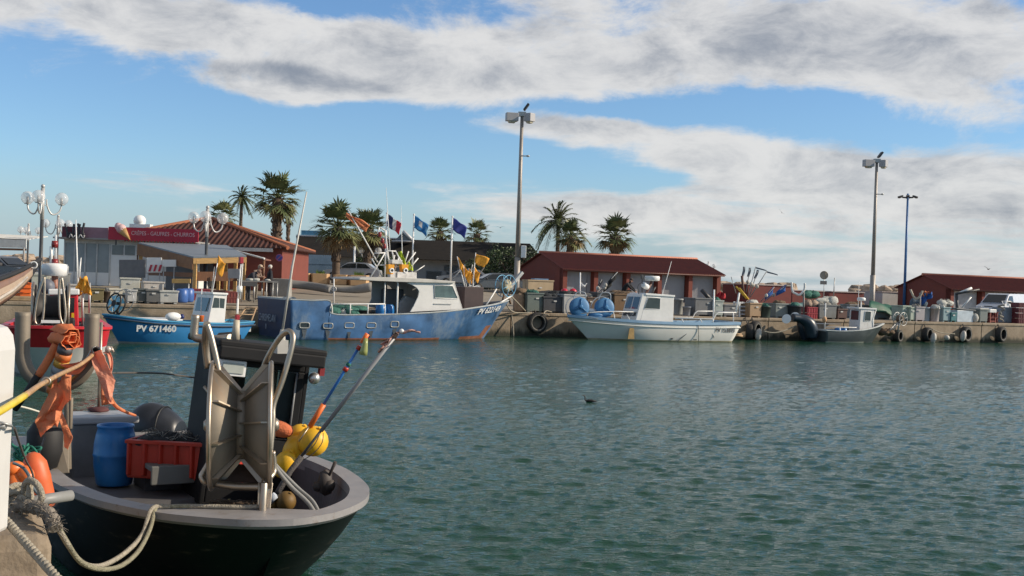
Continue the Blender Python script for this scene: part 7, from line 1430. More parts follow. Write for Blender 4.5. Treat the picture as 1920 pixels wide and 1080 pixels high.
def steel_table():
    A, B = on_quay(452, 3.4), on_quay(521, 3.6); r = thing('sorting_table', 'long steel sorting table with a low rail where three people work', 'table', A); zt = P(487, 527, A.y).z - A.z; d = Vector((B.x - A.x, B.y - A.y, 0)); n = Vector((-d.y, d.x, 0)).normalized()
    b = MB(); b.prism([Vector((0, 0, zt)), d + Vector((0, 0, zt)), d + n * .8 + Vector((0, 0, zt)), n * .8 + Vector((0, 0, zt))], (0, 0, -.05)); b.build('top', pbr('table_dark', (.15, .15, .15), .6), r)
    b = MB(); b.prism([Vector((0, 0, zt - .06)), d * .42 + Vector((0, 0, zt - .06)), d * .42 + Vector((0, 0, zt - .26)), Vector((0, 0, zt - .26))], n * .03); b.build('apron', dark, r)
    for f in (.02, .35, .68, .98):
        for g in (.05, .75): b = MB(); p = d * f + n * g; b.tube([p, p + Vector((0, 0, zt - .05))], .03, 6); b.build('leg', galv, r)
    for f, s_ in ((.25, .16), (.42, .2), (.75, .14)): b = MB(); b.ball(A + d * f + n * .3 + Vector((0, 0, zt + .05)), s_, 8, (1.2, .8, .4), .2, rnd); tag(b.build('fish_heap', net_white), {.25: 'pale catch heaped on the left of the steel table', .42: 'pale catch heaped in the middle of the steel table', .75: 'small pale catch heap near the white haired person'}[f], 'catch')
steel_table()

# ================================================================== tubs, bins, crates and nets along the quay
def tub(px0, px1, yt, off, col, label, kind='box', rim=None, dep=.9, net=None, netlab='', yb=None):
    off = off * .4 if off < 2.4 else off; pc = (px0 + px1) / 2; c = on_quay(pc, off); Y = c.y; w_ = (px1 - px0) / F * Y; h = P(pc, yt, Y).z - c.z; h = max(h, .3); rg = random.Random(int(px0 * 7 + yt))
    ang = QA + rg.uniform(-.06, .06); w_ = w_ / (1.0 if kind == 'round' else math.cos(QA) * .98 + 0.0); w_ *= .96
    m = pbr('tub_%.2f_%.2f_%.2f' % col, col, .55, var=.14, vs=1.6, dirt=((col[0] * .55, col[1] * .5, col[2] * .42), .56, 1.8, (1, 1, .4)))
    nm = {'box': 'fish_tub', 'round': 'plastic_bin', 'crate': 'fish_crate', 'lid': 'lidded_bin'}[kind]
    r = thing(nm, label, {'box': 'tub', 'round': 'bin', 'crate': 'crate', 'lid': 'bin'}[kind], c, ang)
    b = MB()
    if kind in ('box', 'lid'):
        t_ = .965
        q = [(-1, -1), (1, -1), (1, 1), (-1, 1)]; D = dep
        o_ = [Vector((x * w_ / 2 * t_, D / 2 + y * D / 2 * t_, .08)) for x, y in q]; tp = [Vector((x * w_ / 2, D / 2 + y * D / 2, h)) for x, y in q]; ti = [Vector((x * (w_ / 2 - .05), D / 2 + y * (D / 2 - .05), h)) for x, y in q]; bi = [Vector((p.x * .96, p.y, .2)) for p in ti]
        b.loft([o_, tp, ti, bi], False, True); i = [b._v(p) for p in o_]; b._f(i[::-1]); i = [b._v(p) for p in bi]; b._f(i); b.build('body', m, r, bevel=.018)
        b = MB(); zr = h - .035
        for x0, y0, sx_, sy_ in ((0, -.012, w_ + .05, .05), (0, D + .012, w_ + .05, .05), (-w_ / 2 - .012, D / 2, .05, D), (w_ / 2 + .012, D / 2, .05, D)): b.box((x0, y0, zr), (sx_, sy_, .075))
        b.build('rim', m, r, bevel=.012)
        for x in (-.36, .36): b = MB(); b.box((x * w_, D / 2, .045), (w_ * .16, D * .9, .09)); b.build('foot', m, r)
        if kind == 'lid': b = MB(); b.box((0, D / 2, h + .035), (w_ + .08, D + .08, .07)); b.build('lid', pbr('lid_pale', (.50, .50, .47), .5), r, bevel=.02)
        else: b = MB(); b.box((w_ * rg.uniform(-.2, .2), -.012 - .02 + .03 * (1 - t_), h * .72), (.16, .012, .07)); b.build('sticker', pbr('sticker', (.55, .55, .52), .5), r)
    elif kind == 'round':
        q = w_ / 2; b.lathe([(q * .82, 0), (q * .84, .02), (q * .97, h * .93), (q * 1.03, h * .93), (q * 1.03, h), (q * .93, h), (q * .80, h * .3)], (0, q, 0), n=22); b.build('body', m, r)
        b = MB(); b.torus((0, q, h * .93), q * 1.01, .02, n=22, m=6); b.build('rim', m, r)
    else:
        n = max(1, int(h / .26)); D = .6
        for k in range(n):
            b = MB(); z = h * k / n; hh = h / n * .94
            for x0, y0, sx_, sy_ in ((0, .01, w_, .03), (0, D, w_, .03), (-w_ / 2 + .015, D / 2, .03, D), (w_ / 2 - .015, D / 2, .03, D)): b.box((x0, y0, z + hh / 2), (sx_, sy_, hh))
            b.box((0, D / 2, z + .02), (w_ - .04, D - .04, .03)); b.box((0, -.015, z + hh * .9), (w_ + .03, .03, hh * .14))
            for e in range(4): b.box((-w_ / 2 + w_ * (e + .5) / 4, -.012, z + hh * .4), (.03, .025, hh * .75))
            b.build('crate', m, r)
    if net:
        dq = w_ / 2 if kind == 'round' else dep / 2; L_ = Matrix.Rotation(ang, 3, 'Z') @ Vector((0, dq, 0)); net_pile('fishing_net', c + L_ + Vector((0, 0, h - .10)), (w_ * .85, dep * .8, .32), net, netlab, rg, 'nets heaped on the quay tubs', ang)
    return r
T = tub
cream = (.50, .48, .42); lgrey = (.40, .40, .38); mgrey = (.17, .175, .17); dgrey = (.085, .09, .092); olive = (.16, .13, .06); ggreen = (.12, .15, .135); brown = (.18, .11, .055); tan = (.36, .24, .14); navy = (.02, .035, .05); dkgreen = (.03, .055, .05); pgreen = (.33, .40, .34); pblue = (.25, .33, .40); teal = (.04, .17, .19)
# left group by the fish stall
T(60, 86, 514, 7, (.40, .42, .36), 'big pale green container behind the red boat mast', 'lid', dep=1.2)
T(84, 128, 511, 8.5, cream, 'long cream container behind the red wheelhouse roof', dep=1.2)
T(128, 148, 533, 4, (.46, .44, .40), 'cream tub beside the orange yellow flag', dep=.7)
T(150, 171, 543, 2.2, cream, 'cream tub left of the olive tub')
T(172, 193, 541, 1.9, olive, 'olive brown tub behind the small blue boat bow')
T(194, 207, 546, 2.2, (.07, .05, .04), 'dark brown round bin beside the olive tub', 'round')
T(206, 228, 541, 3.2, (.52, .49, .40), 'cream tub behind the pale blue hauler plates')
T(227, 260, 521, 6, (.50, .50, .44), 'tall cream bin with a flared rim standing behind the others', dep=1.0)
T(239, 255, 543, 1.8, (.46, .46, .44), 'narrow pale grey tub with a dark slot')
T(255, 275, 541, 2.2, (.09, .10, .095), 'dark green grey tub left of the charcoal tub')
T(275, 301, 543, 1.8, (.13, .13, .125), 'charcoal grey tub with a small white sticker touching the light grey one')
T(301, 332, 545, 1.7, (.52, .52, .48), 'light grey tub standing at the quay edge left of the blue barrel')
T(270, 305, 528, 4.5, (.45, .42, .38), 'pale tub with papers behind the charcoal tub')
for px, yt, off, lab in ((341, 549, 2.0, 'bright blue barrel lying right of the light grey tub'), (352, 552, 2.6, 'blue barrel half hidden behind the small blue boat cabin')):
    c = on_quay(px, off); b = MB(); b.lathe([(.22, 0), (.27, .06), (.28, .3), (.27, .56), (.20, .62)], n=16); o = b.build('barrel', pbr('barrel_blue', (.05, .13, .38), .4)); o.location = c; tag(o, lab, 'barrel')
T(360, 392, 541, 4.2, (.26, .04, .05), 'dark red fish crate stack under the fish stall counter', 'crate')
T(398, 425, 543, 4.8, (.20, .10, .07), 'brown crate stack under the fish stall counter', 'crate')
T(425, 446, 546, 2.6, (.24, .06, .05), 'red crate stack left of the bending person', 'crate')
b = MB(); o0 = on_quay(470, 1.4)
c = on_quay(40, 2); r = thing('orange_crate', 'bright orange folded crates stacked beside the varnished boat bow', 'crate', c, QA)
for k in range(3):
    b = MB(); b.box((.05 * k - .1, .4, .14 + .24 * k), (.95 - .1 * k, .7, .21), ry=.10 * (k - 1)); b.box((.05 * k - .1, .03, .23 + .24 * k), (1.0 - .1 * k, .06, .04), ry=.10 * (k - 1)); b.build('crate', orange, r, bevel=.02)
b = MB(); b.box((-.1, .4, .93), (.9, .75, .03), ry=-.35); b.build('lid', orange, r)
c = on_quay(44, .9); b = MB(); b.box((0, 0, .05), (1.5, .8, .10)); b.box((.1, .05, .14), (1.3, .7, .06), rz=.1); o = b.build('pallet', pbr('pallet_wood', (.30, .22, .13), .8, var=.3)); lay(o, c, QA); tag(o, 'weathered boards lying under the orange crates', 'pallet')
# middle group behind the white boat
T(987, 1019, 549, 1.6, ggreen, 'grey green tub with a white sticker left of the charcoal crate', net=net_green, netlab='green and black netting heaped on the grey green tub')
T(1018, 1057, 556, 1.3, (.06, .062, .068), 'charcoal tub between the grey green and the pale grey tubs', net=net_dark, netlab='black nets and floats spilling over the charcoal tub')
T(1055, 1100, 552, .9, (.42, .42, .41), 'large pale grey tub behind the left blue hauler', net=net_dark, netlab='dark netting on the large pale grey tub')
T(1100, 1120, 557, 2.0, (.10, .065, .045), 'dark brown tub between pale grey and charcoal tubs', net=net_grey, netlab='grey netting sagging over the dark brown tub')
T(1118, 1150, 548, 2.0, (.075, .08, .085), 'charcoal tub behind the right blue hauler')
T(1150, 1200, 551, 1.5, brown, 'wide brown tub under the crouching person', net=net_brown, netlab='pale brown nets on the wide brown tub')
r = T(988, 1037, 525, 7.0, (.42, .32, .20), 'beige cupboard with shelves standing by the garage gable', dep=.8)
b = MB(); c = on_quay(1012, 7.0); Wd = 1.1
for k in range(2): b.box((.05, -.03, .55 + .32 * k), (.9, .03, .05)); b.box((-.2 + .4 * k, -.03, .6), (.03, .03, .5))
b.build('shelf_grid', pbr('shelf_pale', (.60, .48, .32), .6), r)
b = MB(); zz = P(1012, 524, c.y).z - c.z; b.box((.1, .4, zz + .02), (.85, .5, .06)); b.build('blue_lid', pbr('lid_blue', (.16, .28, .45), .5), r)
for px, lab in ((1057, 'left red ball float on the nets above the pale grey tub'), (1073, 'right red ball float on the nets above the pale grey tub')):
    c = on_quay(px, 1.0); b = MB(); b.ball((0, 0, 0), .2, 16); o = b.build('float', pbr('float_red', (.55, .02, .05), .35)); o.location = (c.x, c.y, P(px, 548, c.y).z); tag(o, lab, 'float', 'red ball floats on the middle tubs')
# bollard like stump wrapped in brown net beside the blue bow
c = on_quay(973, 1.2); r = thing('net_stump', 'beige wrapped stump topped with brown netting beside the blue bow', 'stump', c); h = P(973, 546, c.y).z - c.z
b = MB(); b.lathe([(.26, 0), (.28, .1), (.27, h * .8), (.22, h)], n=16); b.build('stump', pbr('stump_beige', (.36, .24, .15), .8, var=.3, vs=4, bump=.6), r)
b = MB(); b.ball((0, 0, h), .32, 14, (1, 1, .55), .25, rnd); b.build('netting', net_brown, r)
# group right of the white boat
T(1266, 1285, 560, 2.6, (.36, .38, .38), 'pale wheeled bin with a round emblem beside the fourth garage door', 'round')
T(1283, 1300, 575, 2.2, (.22, .24, .27), 'small blue grey bucket bin right of the emblem bin', 'round')
T(1301, 1341, 559, 2.0, (.15, .155, .16), 'big dark grey tub with a slanting plank in it', dep=1.1)
T(1339, 1357, 563, 1.6, (.30, .34, .32), 'grey tub with green netting behind the white pole', net=net_green, netlab='green netting on the tub behind the white pole')
T(1356, 1384, 571, 1.6, (.17, .17, .175), 'dark grey tub left of the white rack')
T(1404, 1429, 568, 1.2, tan, 'tan cardboard coloured tub right of the white rack', net=net_white, netlab='pale netting on the tan tub')
T(1428, 1453, 574, .8, dkgreen, 'dark green round bin right of the tan tub', 'round', net=net_green, netlab='green white netting in the dark green bin')
T(1452, 1483, 569, 2.2, (.20, .23, .22), 'grey green tub behind the dark round bins', net=net_brown, netlab='pinkish brown netting on the grey green tub')
T(1483, 1512, 573, .8, navy, 'blackish round bin right of the grey green tub', 'round', net=net_green, netlab='green white netting in the blackish bin')
T(1512, 1534, 575, 1.8, (.30, .02, .035), 'bright red crate stack right of the blackish bin', 'crate')
T(1534, 1570, 571, 1.6, (.19, .20, .20), 'grey tub right of the red crates', net=net_grey, netlab='grey netting on the tub right of the red crates')
T(1569, 1590, 579, 2.0, (.10, .05, .04), 'dark brown tub behind the grey boat cabin', net=net_dark, netlab='dark navy netting behind the grey boat cabin')
T(1590, 1632, 571, 3.2, (.22, .22, .22), 'grey tub hidden behind the grey boat cabin', net=net_brown, netlab='reddish net floats above the grey boat cabin')
T(1640, 1672, 578, 2.6, (.25, .27, .27), 'grey tub under the green tarpaulin', dep=1.1)
# right group
T(1690, 1709, 573, 1.8, pgreen, 'leftmost pale green tub of the right hand group'); T(1706, 1717, 576, 1.2, (.36, .42, .35), 'narrow pale green tub touching the leftmost one')
T(1716, 1735, 575, 1.0, (.40, .37, .38), 'mauve grey tub behind the pole with the beige crutch', net=net_grey, netlab='blue grey net draped over the mauve tub')
T(1732, 1751, 576, 1.6, pblue, 'pale blue round bin right of the crutch pole', 'round'); T(1748, 1768, 577, 1.0, (.40, .37, .37), 'pinkish white round bin with a stained front', 'round', net=net_white, netlab='pale netting over the round bins')
T(1767, 1783, 576, 1.4, (.25, .36, .38), 'pale teal tub right of the pinkish bin', net=net_white, netlab='cream netting on the pale teal tub'); T(1782, 1795, 586, 1.2, teal, 'small dark teal tub behind the black post')
T(1836, 1853, 580, 1.6, (.20, .23, .22), 'grey bin with pale lid right of the chest freezer', 'lid')
T(1851, 1873, 584, 2.2, (.15, .02, .02), 'dark red crate stack behind the white stool', 'crate'); T(1907, 1924, 567, 1.6, (.12, .02, .025), 'tall dark red crate stack at the right edge', 'crate')
def chest_freezer():
    c = on_quay(1810, .7); r = thing('chest_freezer', 'white chest freezer with a dark lid at the quay edge', 'freezer', c, QA); h = P(1810, 582, c.y).z - c.z
    b = MB(); b.box((0, .4, h / 2), (1.25, .75, h)); b.build('body', pbr('freezer_blue_white', (.50, .58, .64), .4), r, bevel=.03); b = MB(); b.box((.05, .42, h + .05), (1.5, .85, .08), ry=.06); b.build('lid', pbr('lid_slate', (.12, .13, .14), .6), r, bevel=.02)
    b = MB(); b.box((.64, .42, h / 2), (.02, .7, h * .96)); b.build('side_panel', whiteclean, r)
chest_freezer()
def white_stool():
    c = on_quay(1863, .6); r = thing('white_stool', 'small stool with white top and reddish legs on the quay', 'stool', c, QA); h = P(1863, 580, c.y).z - c.z
    b = MB(); b.box((0, .25, h - .10), (.52, .4, .20)); b.build('seat', whiteclean, r, bevel=.02)
    for x in (-.2, .2):
        for y in (.08, .42): b = MB(); b.box((x, y, (h - .2) / 2), (.06, .06, h - .2)); b.build('leg', pbr('leg_rust', (.30, .08, .06), .6), r)
    b = MB(); b.box((0, .08, .1), (.4, .05, .05)); b.build('rail', pbr('leg_rust', (.30, .08, .06), .6), r)
white_stool()
def wire_cage():
    c = on_quay(1893, 1.2); r = thing('wire_cage', 'galvanised bin with a slanted pale lid near the right edge', 'cage', c, QA); h = P(1893, 573, c.y).z - c.z
    b = MB(); b.box((0, .5, h * .45), (.9, 1, h * .9)); b.build('bin', pbr('cage_blue', (.22, .26, .30), .5, .3, dirt=((.08, .09, .10), .52, 4, (1, 1, 1))), r, bevel=.03); b = MB()
    for x in (-.45, 0, .45): b.tube([(x, 0, h * .9), (x * .8 + .1, .4, h + .25)], .03, 5)
    b.tube([(-.26, .4, h + .25), (.46, .4, h + .25)], .03, 5); b.build('frame', alu, r)
wire_cage()
c = on_quay(1830, .6); b = MB(); b.ball((0, .15, .26), .2, 12, (1, .8, 1.35), .1, rnd); o = b.build('white_sack', net_white); lay(o, c); tag(o, 'pale sack standing right of the chest freezer', 'sack')
c = on_quay(1878, .5); b = MB(); pts = [c + Vector((rnd.uniform(-.2, .2), rnd.uniform(0, .3), .1 + .09 * k)) for k in range(12)]; rope('rope_pile', pts, .05, net_grey, 'knotted pale rope pile hanging right of the white stool', 'rope')
def white_rack():
    c = on_quay(1394, .9); r = thing('white_rack', 'white plastic rack with stacked trays at the quay edge', 'rack', c, QA); h = P(1394, 566, c.y).z - c.z
    for x in (-.26, .26):
        for y in (0, .5): b = MB(); b.box((x, y + .04, h / 2), (.08, .08, h)); b.build('post', whiteclean, r)
    for k in range(4): b = MB(); b.box((0, .29, .15 + h * .25 * k), (.46, .5, .08)); b.build('tray', pbr('tray_grey', (.50, .50, .52), .5), r)
white_rack()
def tarp(px0, px1, y0, y1, off, m, label, seed):
    rg = random.Random(seed); A = on_quay(px0, off); Bp = on_quay(px1, off); rows = []
    for i in range(15):
        f = i / 14; row = []
        for j in range(9): g = j / 8; p = P(px0 + (px1 - px0) * f, y0 + (y1 - y0) * f + 8 * f * f, A.y + (Bp.y - A.y) * f + 1.1 * g); p.z += -.55 * max(0, .35 - g) * 2 + .06 * math.sin(f * 11 + g * 6 + seed) - .25 * (1 - g) * f; row.append(p)
        rows.append(row)
    b = MB(); b.loft(rows); tag(b.build('tarpaulin', m, None, solid=.02, fix=False), label, 'tarpaulin')
tarp(1630, 1692, 565, 574, 2.0, pbr('tarp_green', (.015, .095, .06), .6, var=.25, vs=3, bump=.4, bs=4), 'dark green tarpaulin draped behind the bow of the grey boat', 2)
tarp(1490, 1548, 568, 570, 4.5, pbr('tarp_teal', (.08, .17, .17), .6, var=.25, vs=3, bump=.4, bs=4), 'teal sheet stretched over tubs left of the grey boat', 5)
def net_lump(px, y, off, size, m, lab, seed): c = on_quay(px, off); c.z = P(px, y, c.y).z - size[2] * .5; net_pile('fishing_net', c, size, m, lab, random.Random(seed), 'nets heaped on the quay tubs', QA)
net_lump(1520, 567, 1.2, (.9, .6, .5), pbr('net_beige', (.35, .26, .20), .95, var=.4, vs=15, bump=1., bs=40), 'beige net bundle sagging over the red crates', 31)
net_lump(1770, 566, 2.4, (1.3, .8, .5), net_white, 'wide cream net bundle behind the teal tub', 32)
net_lump(1552, 561, 5.5, (1.6, .8, .5), net_white, 'pale net mound below the round road sign', 33)
net_lump(1516, 549, 9, (1.5, .8, .5), net_green, 'far stack of pale crates and green nets under the round sign', 34)
net_lump(1720, 565, 3.0, (1.2, .8, .8), pbr('net_slate', (.09, .13, .17), .95, var=.4, vs=15, bump=1., bs=40), 'slate blue net mound left of the white van', 35)
net_lump(1036, 549, 2.4, (1.6, .7, .35), net_dark, 'long dark net heap on top of the middle tubs', 36)

# U crutches and poles
def crutch(px, ytop, ybot, pxl, pxr, yarm, off, m, pm, label):
    c = on_quay(px, off); r = thing('mooring_crutch', label, 'crutch', c); W = lambda a, b_: P(a, b_, c.y) - c
    b = MB(); b.tube([(0, 0, 0), W(px, ytop + 4)], .055, 8); b.build('pole', pm, r)
    b = MB(); k = (pxr - pxl); b.tube(spline([W(pxl, yarm), W(pxl + k * .08, ytop + 2), W(pxl + k * .3, ybot - 3), W(pxl + k * .55, ybot), W(pxr - k * .2, ybot - 4), W(pxr - k * .02, ybot - 12), W(pxr, yarm + 2)], 5), .062, 10); b.build('crutch_arm', m, r)
crutch(1507, 544, 553, 1484, 1509, 529, 1.0, alu, pbr('pole_grey', (.22, .21, .20), .6), 'pole with a white U shaped crutch left of the round sign')
crutch(1725, 545, 560, 1707, 1729, 543, .8, pbr('crutch_beige', (.45, .38, .30), .6), pbr('pole_grey', (.22, .21, .20), .6), 'pole with a beige U shaped crutch in the right hand group')
def stick(name, a, c, off, rad, m, label, cat='pole', group=None):
    q = on_quay(a[0], off); b = MB(); b.tube([P(*a, q.y), P(*c, q.y)], rad, 6); return tag(b.build(name, m), label, cat, group)
stick('white_pole', (1087, 575), (1088, 511), 1.2, .04, whiteclean, 'thin white upright pole in front of the first garage door')
b = MB(); q = on_quay(1094, 4); b.tube(spline([P(a, c_, q.y) for a, c_ in ((1090, 530), (1092, 535), (1096, 536), (1100, 531))], 4), [.03] * 4 + [.07] * 5 + [.03] * 4, 8); tag(b.build('white_hook', whiteclean), 'white crescent shaped hook hanging before the first garage door', 'hook')
q = on_quay(1094, 4); b = MB(); b.tube([P(1100, 531, q.y), P(1101, 515, q.y), P(1099, 565, q.y)], .015, 5); tag(b.build('hook_line', rope_dark), 'thin line carrying the white crescent hook', 'rope')
stick('plank', (1335, 565), (1315, 543), 2.3, .12, dark, 'dark plank slanting out of the big dark grey tub', 'plank')
stick('brown_post', (1395, 560), (1391, 517), 2.4, .07, pbr('post_brown', (.10, .05, .04), .7), 'dark brown post leaning left among the dan buoy poles')
stick('yellow_pole', (1400, 560), (1380, 537), 1.6, .05, pbr('pole_yellow', (.62, .40, .04), .5), 'left pole of the crossed yellow pair', group='yellow poles on the quay'); stick('yellow_pole', (1404, 562), (1386, 540), 1.4, .05, pbr('pole_yellow', (.62, .40, .04), .5), 'right pole of the crossed yellow pair', group='yellow poles on the quay')
stick('grey_staff', (1380, 550), (1371, 519), 2.8, .025, galv, 'thin grey staff leaning left of the brown post')
stick('black_post', (1796, 596), (1793, 550), .9, .09, dark, 'black steel post right of the teal tub'); stick('jib_arm', (1792, 551), (1836, 543), .9, .07, dark, 'black jib arm reaching right from the black post', 'jib')
stick('white_oar', (1800, 549), (1822, 540), 1.2, .08, whiteclean, 'white board tip lying on the black jib arm', 'board'); stick('white_pole', (1803, 577), (1821, 557), 1.2, .05, whiteclean, 'white pole with reddish tip slanting over the chest freezer')
stick('white_pole', (1563, 556), (1565, 521), 2.4, .03, galv, 'thin staff with a dark tip right of the round sign')
g = 'dan buoys leaning on the quay tubs'
gp = pbr('staff_grey', (.24, .25, .26), .6); bf = pbr('flag_slate', (.055, .085, .13), .8); bb = pbr('flag_blue2', (.03, .12, .40), .8)
def dan(a, c, off, label, m, kind=0, seed=1):
    q = on_quay(a[0], off); p0, p1 = P(*a, q.y), P(*c, q.y); r = thing('dan_buoy', label, 'marker buoy', p0, 0, g); d = p1 - p0
    b = MB(); b.tube([(0, 0, 0), d], .025, 6); b.build('staff', gp, r)
    b = MB()
    if kind == 0: rows = [[d - d.normalized() * (.5 * f) + Vector((.015 * math.sin(f * 5) + g2 * .13, .03 * math.sin(g2 * 5 + f * 4), 0)) for g2 in (-.5, 0, .5)] for f in (k / 6 for k in range(7))]
    elif kind == 1: rows = [[d + Vector((.62 * f, .05 * math.sin(f * 6), -.17 * f)) + Vector((-.02, 0, -.09 * g2 * (1 - f * .3))) for g2 in (0, .5, 1)] for f in (k / 6 for k in range(7))]
    else: rows = [[d - d.normalized() * (.1 + .65 * f) + Vector((0, .05 * math.sin(f * 6 + g2 * 3), -.38 * g2 * (1 - .4 * f))) for g2 in (-.25, .1, .45, .8)] for f in (k / 6 for k in range(7))]
    b.loft(rows); b.build('flag', m, r, solid=.01, fix=False)
    b = MB(); b.ball(d * .42, .10, 10, (1, 1, 1.2)); b.build('float', pbr('float_pale', (.5, .47, .42), .6), r)
dan((1391, 548), (1395, 500), 2.6, 'dan buoy with the most upright staff of the slate flags', bf); dan((1399, 548), (1406, 502), 2.6, 'second slate flag dan buoy just right of the most upright one', bf); dan((1402, 556), (1417, 500), 2.0, 'dan buoy with a slate flag streaming flat at the top', bf, 1); dan((1405, 556), (1421, 506), 2.0, 'dan buoy with a furled slate flag below the streaming one', bf); dan((1406, 558), (1438, 508), 1.8, 'most slanted slate flag dan buoy streaming to the right', bf, 1)
dan((1426, 566), (1452, 538), 1.8, 'short dan buoy with a small bright blue flag leaning right', bb, 2); dan((1432, 566), (1476, 534), 2.0, 'long dan buoy with a big bright blue flag leaning far right', bb, 2)
g = 'black flagged dan buoys behind the blue haulers'; bk2 = pbr('flag_black', (.02, .021, .023), .8)
dan((1119, 552), (1158, 510), 2.0, 'dan buoy with the largest black flag hanging from its slanted staff', bk2, 2); dan((1122, 552), (1150, 522), 2.0, 'dan buoy with a smaller black flag below the largest one', bk2, 2, 2); dan((1116, 552), (1128, 524), 2.2, 'short slanted buoy with a pale float near its top', bk2, 0)
q = on_quay(1735, 1.5); cloth_strip(P(1731, 553, q.y), P(1740, 563, q.y), .8, bb, 'bright blue flag beside the beige crutch', 3); cloth_strip(P(1731, 549, q.y), P(1738, 553, q.y), .35, orangecloth, 'small orange red rag above the bright blue flag', 6)
q = on_quay(1352, 1.5); cloth_strip(P(1350, 548, q.y), P(1352, 560, q.y), .5, pbr('flag_red2', (.48, .02, .03), .7), 'bright red rag behind the white pole right of the dark tub', 4)

# ================================================================== planters, kerb, cars
plm = pbr('planter', (.52, .33, .17), .8, var=.10, bump=.2, bs=20)
for px0, px1, yt, lab, plant in ((564, 582, 512, 'leftmost sand coloured planter behind the blue trawler', 0), (582, 618, 513, 'wide sand coloured planter second from the left', 1), (625, 653, 515, 'sand coloured planter left of the silver car bonnet', 0), (652, 692, 516, 'wide sand coloured planter holding a small green plant', 1)):
    Y = 80; a = at_depth((px0 + px1) / 2, Y); w_ = (px1 - px0) / F * Y; h = P((px0 + px1) / 2, yt, Y).z - a.z; r = thing('planter', lab, 'planter', a, .1, 'sand coloured planters'); b = MB()
    q = [(-.5, 0), (-.36, -.5), (.36, -.5), (.5, 0), (.36, .5), (-.36, .5)]; b.prism([Vector((x * w_, y * 1.1, 0)) for x, y in q], (0, 0, h)); b.build('box', plm, r, bevel=.02)
    if plant:
        b = MB()
        for k in range(90): p = Vector((rnd.uniform(-.2, .2) * w_, rnd.uniform(-.2, .2), h)); d = Vector((rnd.uniform(-.16, .16), rnd.uniform(-.15, .15), rnd.uniform(.08, .3))); s_ = Vector((.025, 0, 0)); b._f([b._v(p - s_), b._v(p + s_), b._v(p + d)])
        b.build('plant', pbr('plant_green', (.10, .17, .03), .6, var=.3), r, fix=False)
def kerb():
    a = at_depth(545, 66); b = MB(); b.tube(spline([P(540, 532, 66), P(580, 536, 66), P(622, 543, 65)], 4), .24, 10); o = b.build('concrete_kerb', pbr('kerb_grey', (.24, .23, .215), .8, var=.15)); tag(o, 'long rounded grey kerb sloping down behind the blue trawler stern', 'kerb')
    b = MB(); b.tube(spline([P(628, 543, 65), P(665, 543, 65), P(697, 538, 65)], 4), [.13, .15, .17, .19, .22, .25, .27, .27, .27], 10); tag(b.build('concrete_kerb', pbr('kerb_grey', (.24, .23, .215), .8)), 'rounded grey kerb tapering left towards the ring post', 'kerb')
    p = P(528, 528, 62); g_ = ground_z(p.x, p.y); b = MB(); b.box((0, 0, .45), (1.0, .7, .95)); o = b.build('concrete_block', pbr('block_grey', (.30, .285, .26), .85, var=.15), bevel=.03); o.location = (p.x, p.y, g_); tag(o, 'plain concrete block standing right of the white haired person', 'block')
    c = on_quay(626, 1.5); r = thing('ring_post', 'thin post with a round ring behind the blue trawler rail', 'post', c); b = MB(); b.tube([(0, 0, 0), P(626, 520, c.y) - c], .035, 6); b.build('post', alu, r); b = MB(); b.torus(P(626, 542, c.y) - c, .10, .035, (0, 1, 0), 16, 6); b.build('ring', galv, r)
kerb()
tyre_m = pbr('tyre', (.035, .033, .031), .85, var=.35, vs=5, dirt=((.22, .21, .18), .62, 4, (1, 1, 1)), bump=.4, bs=25)
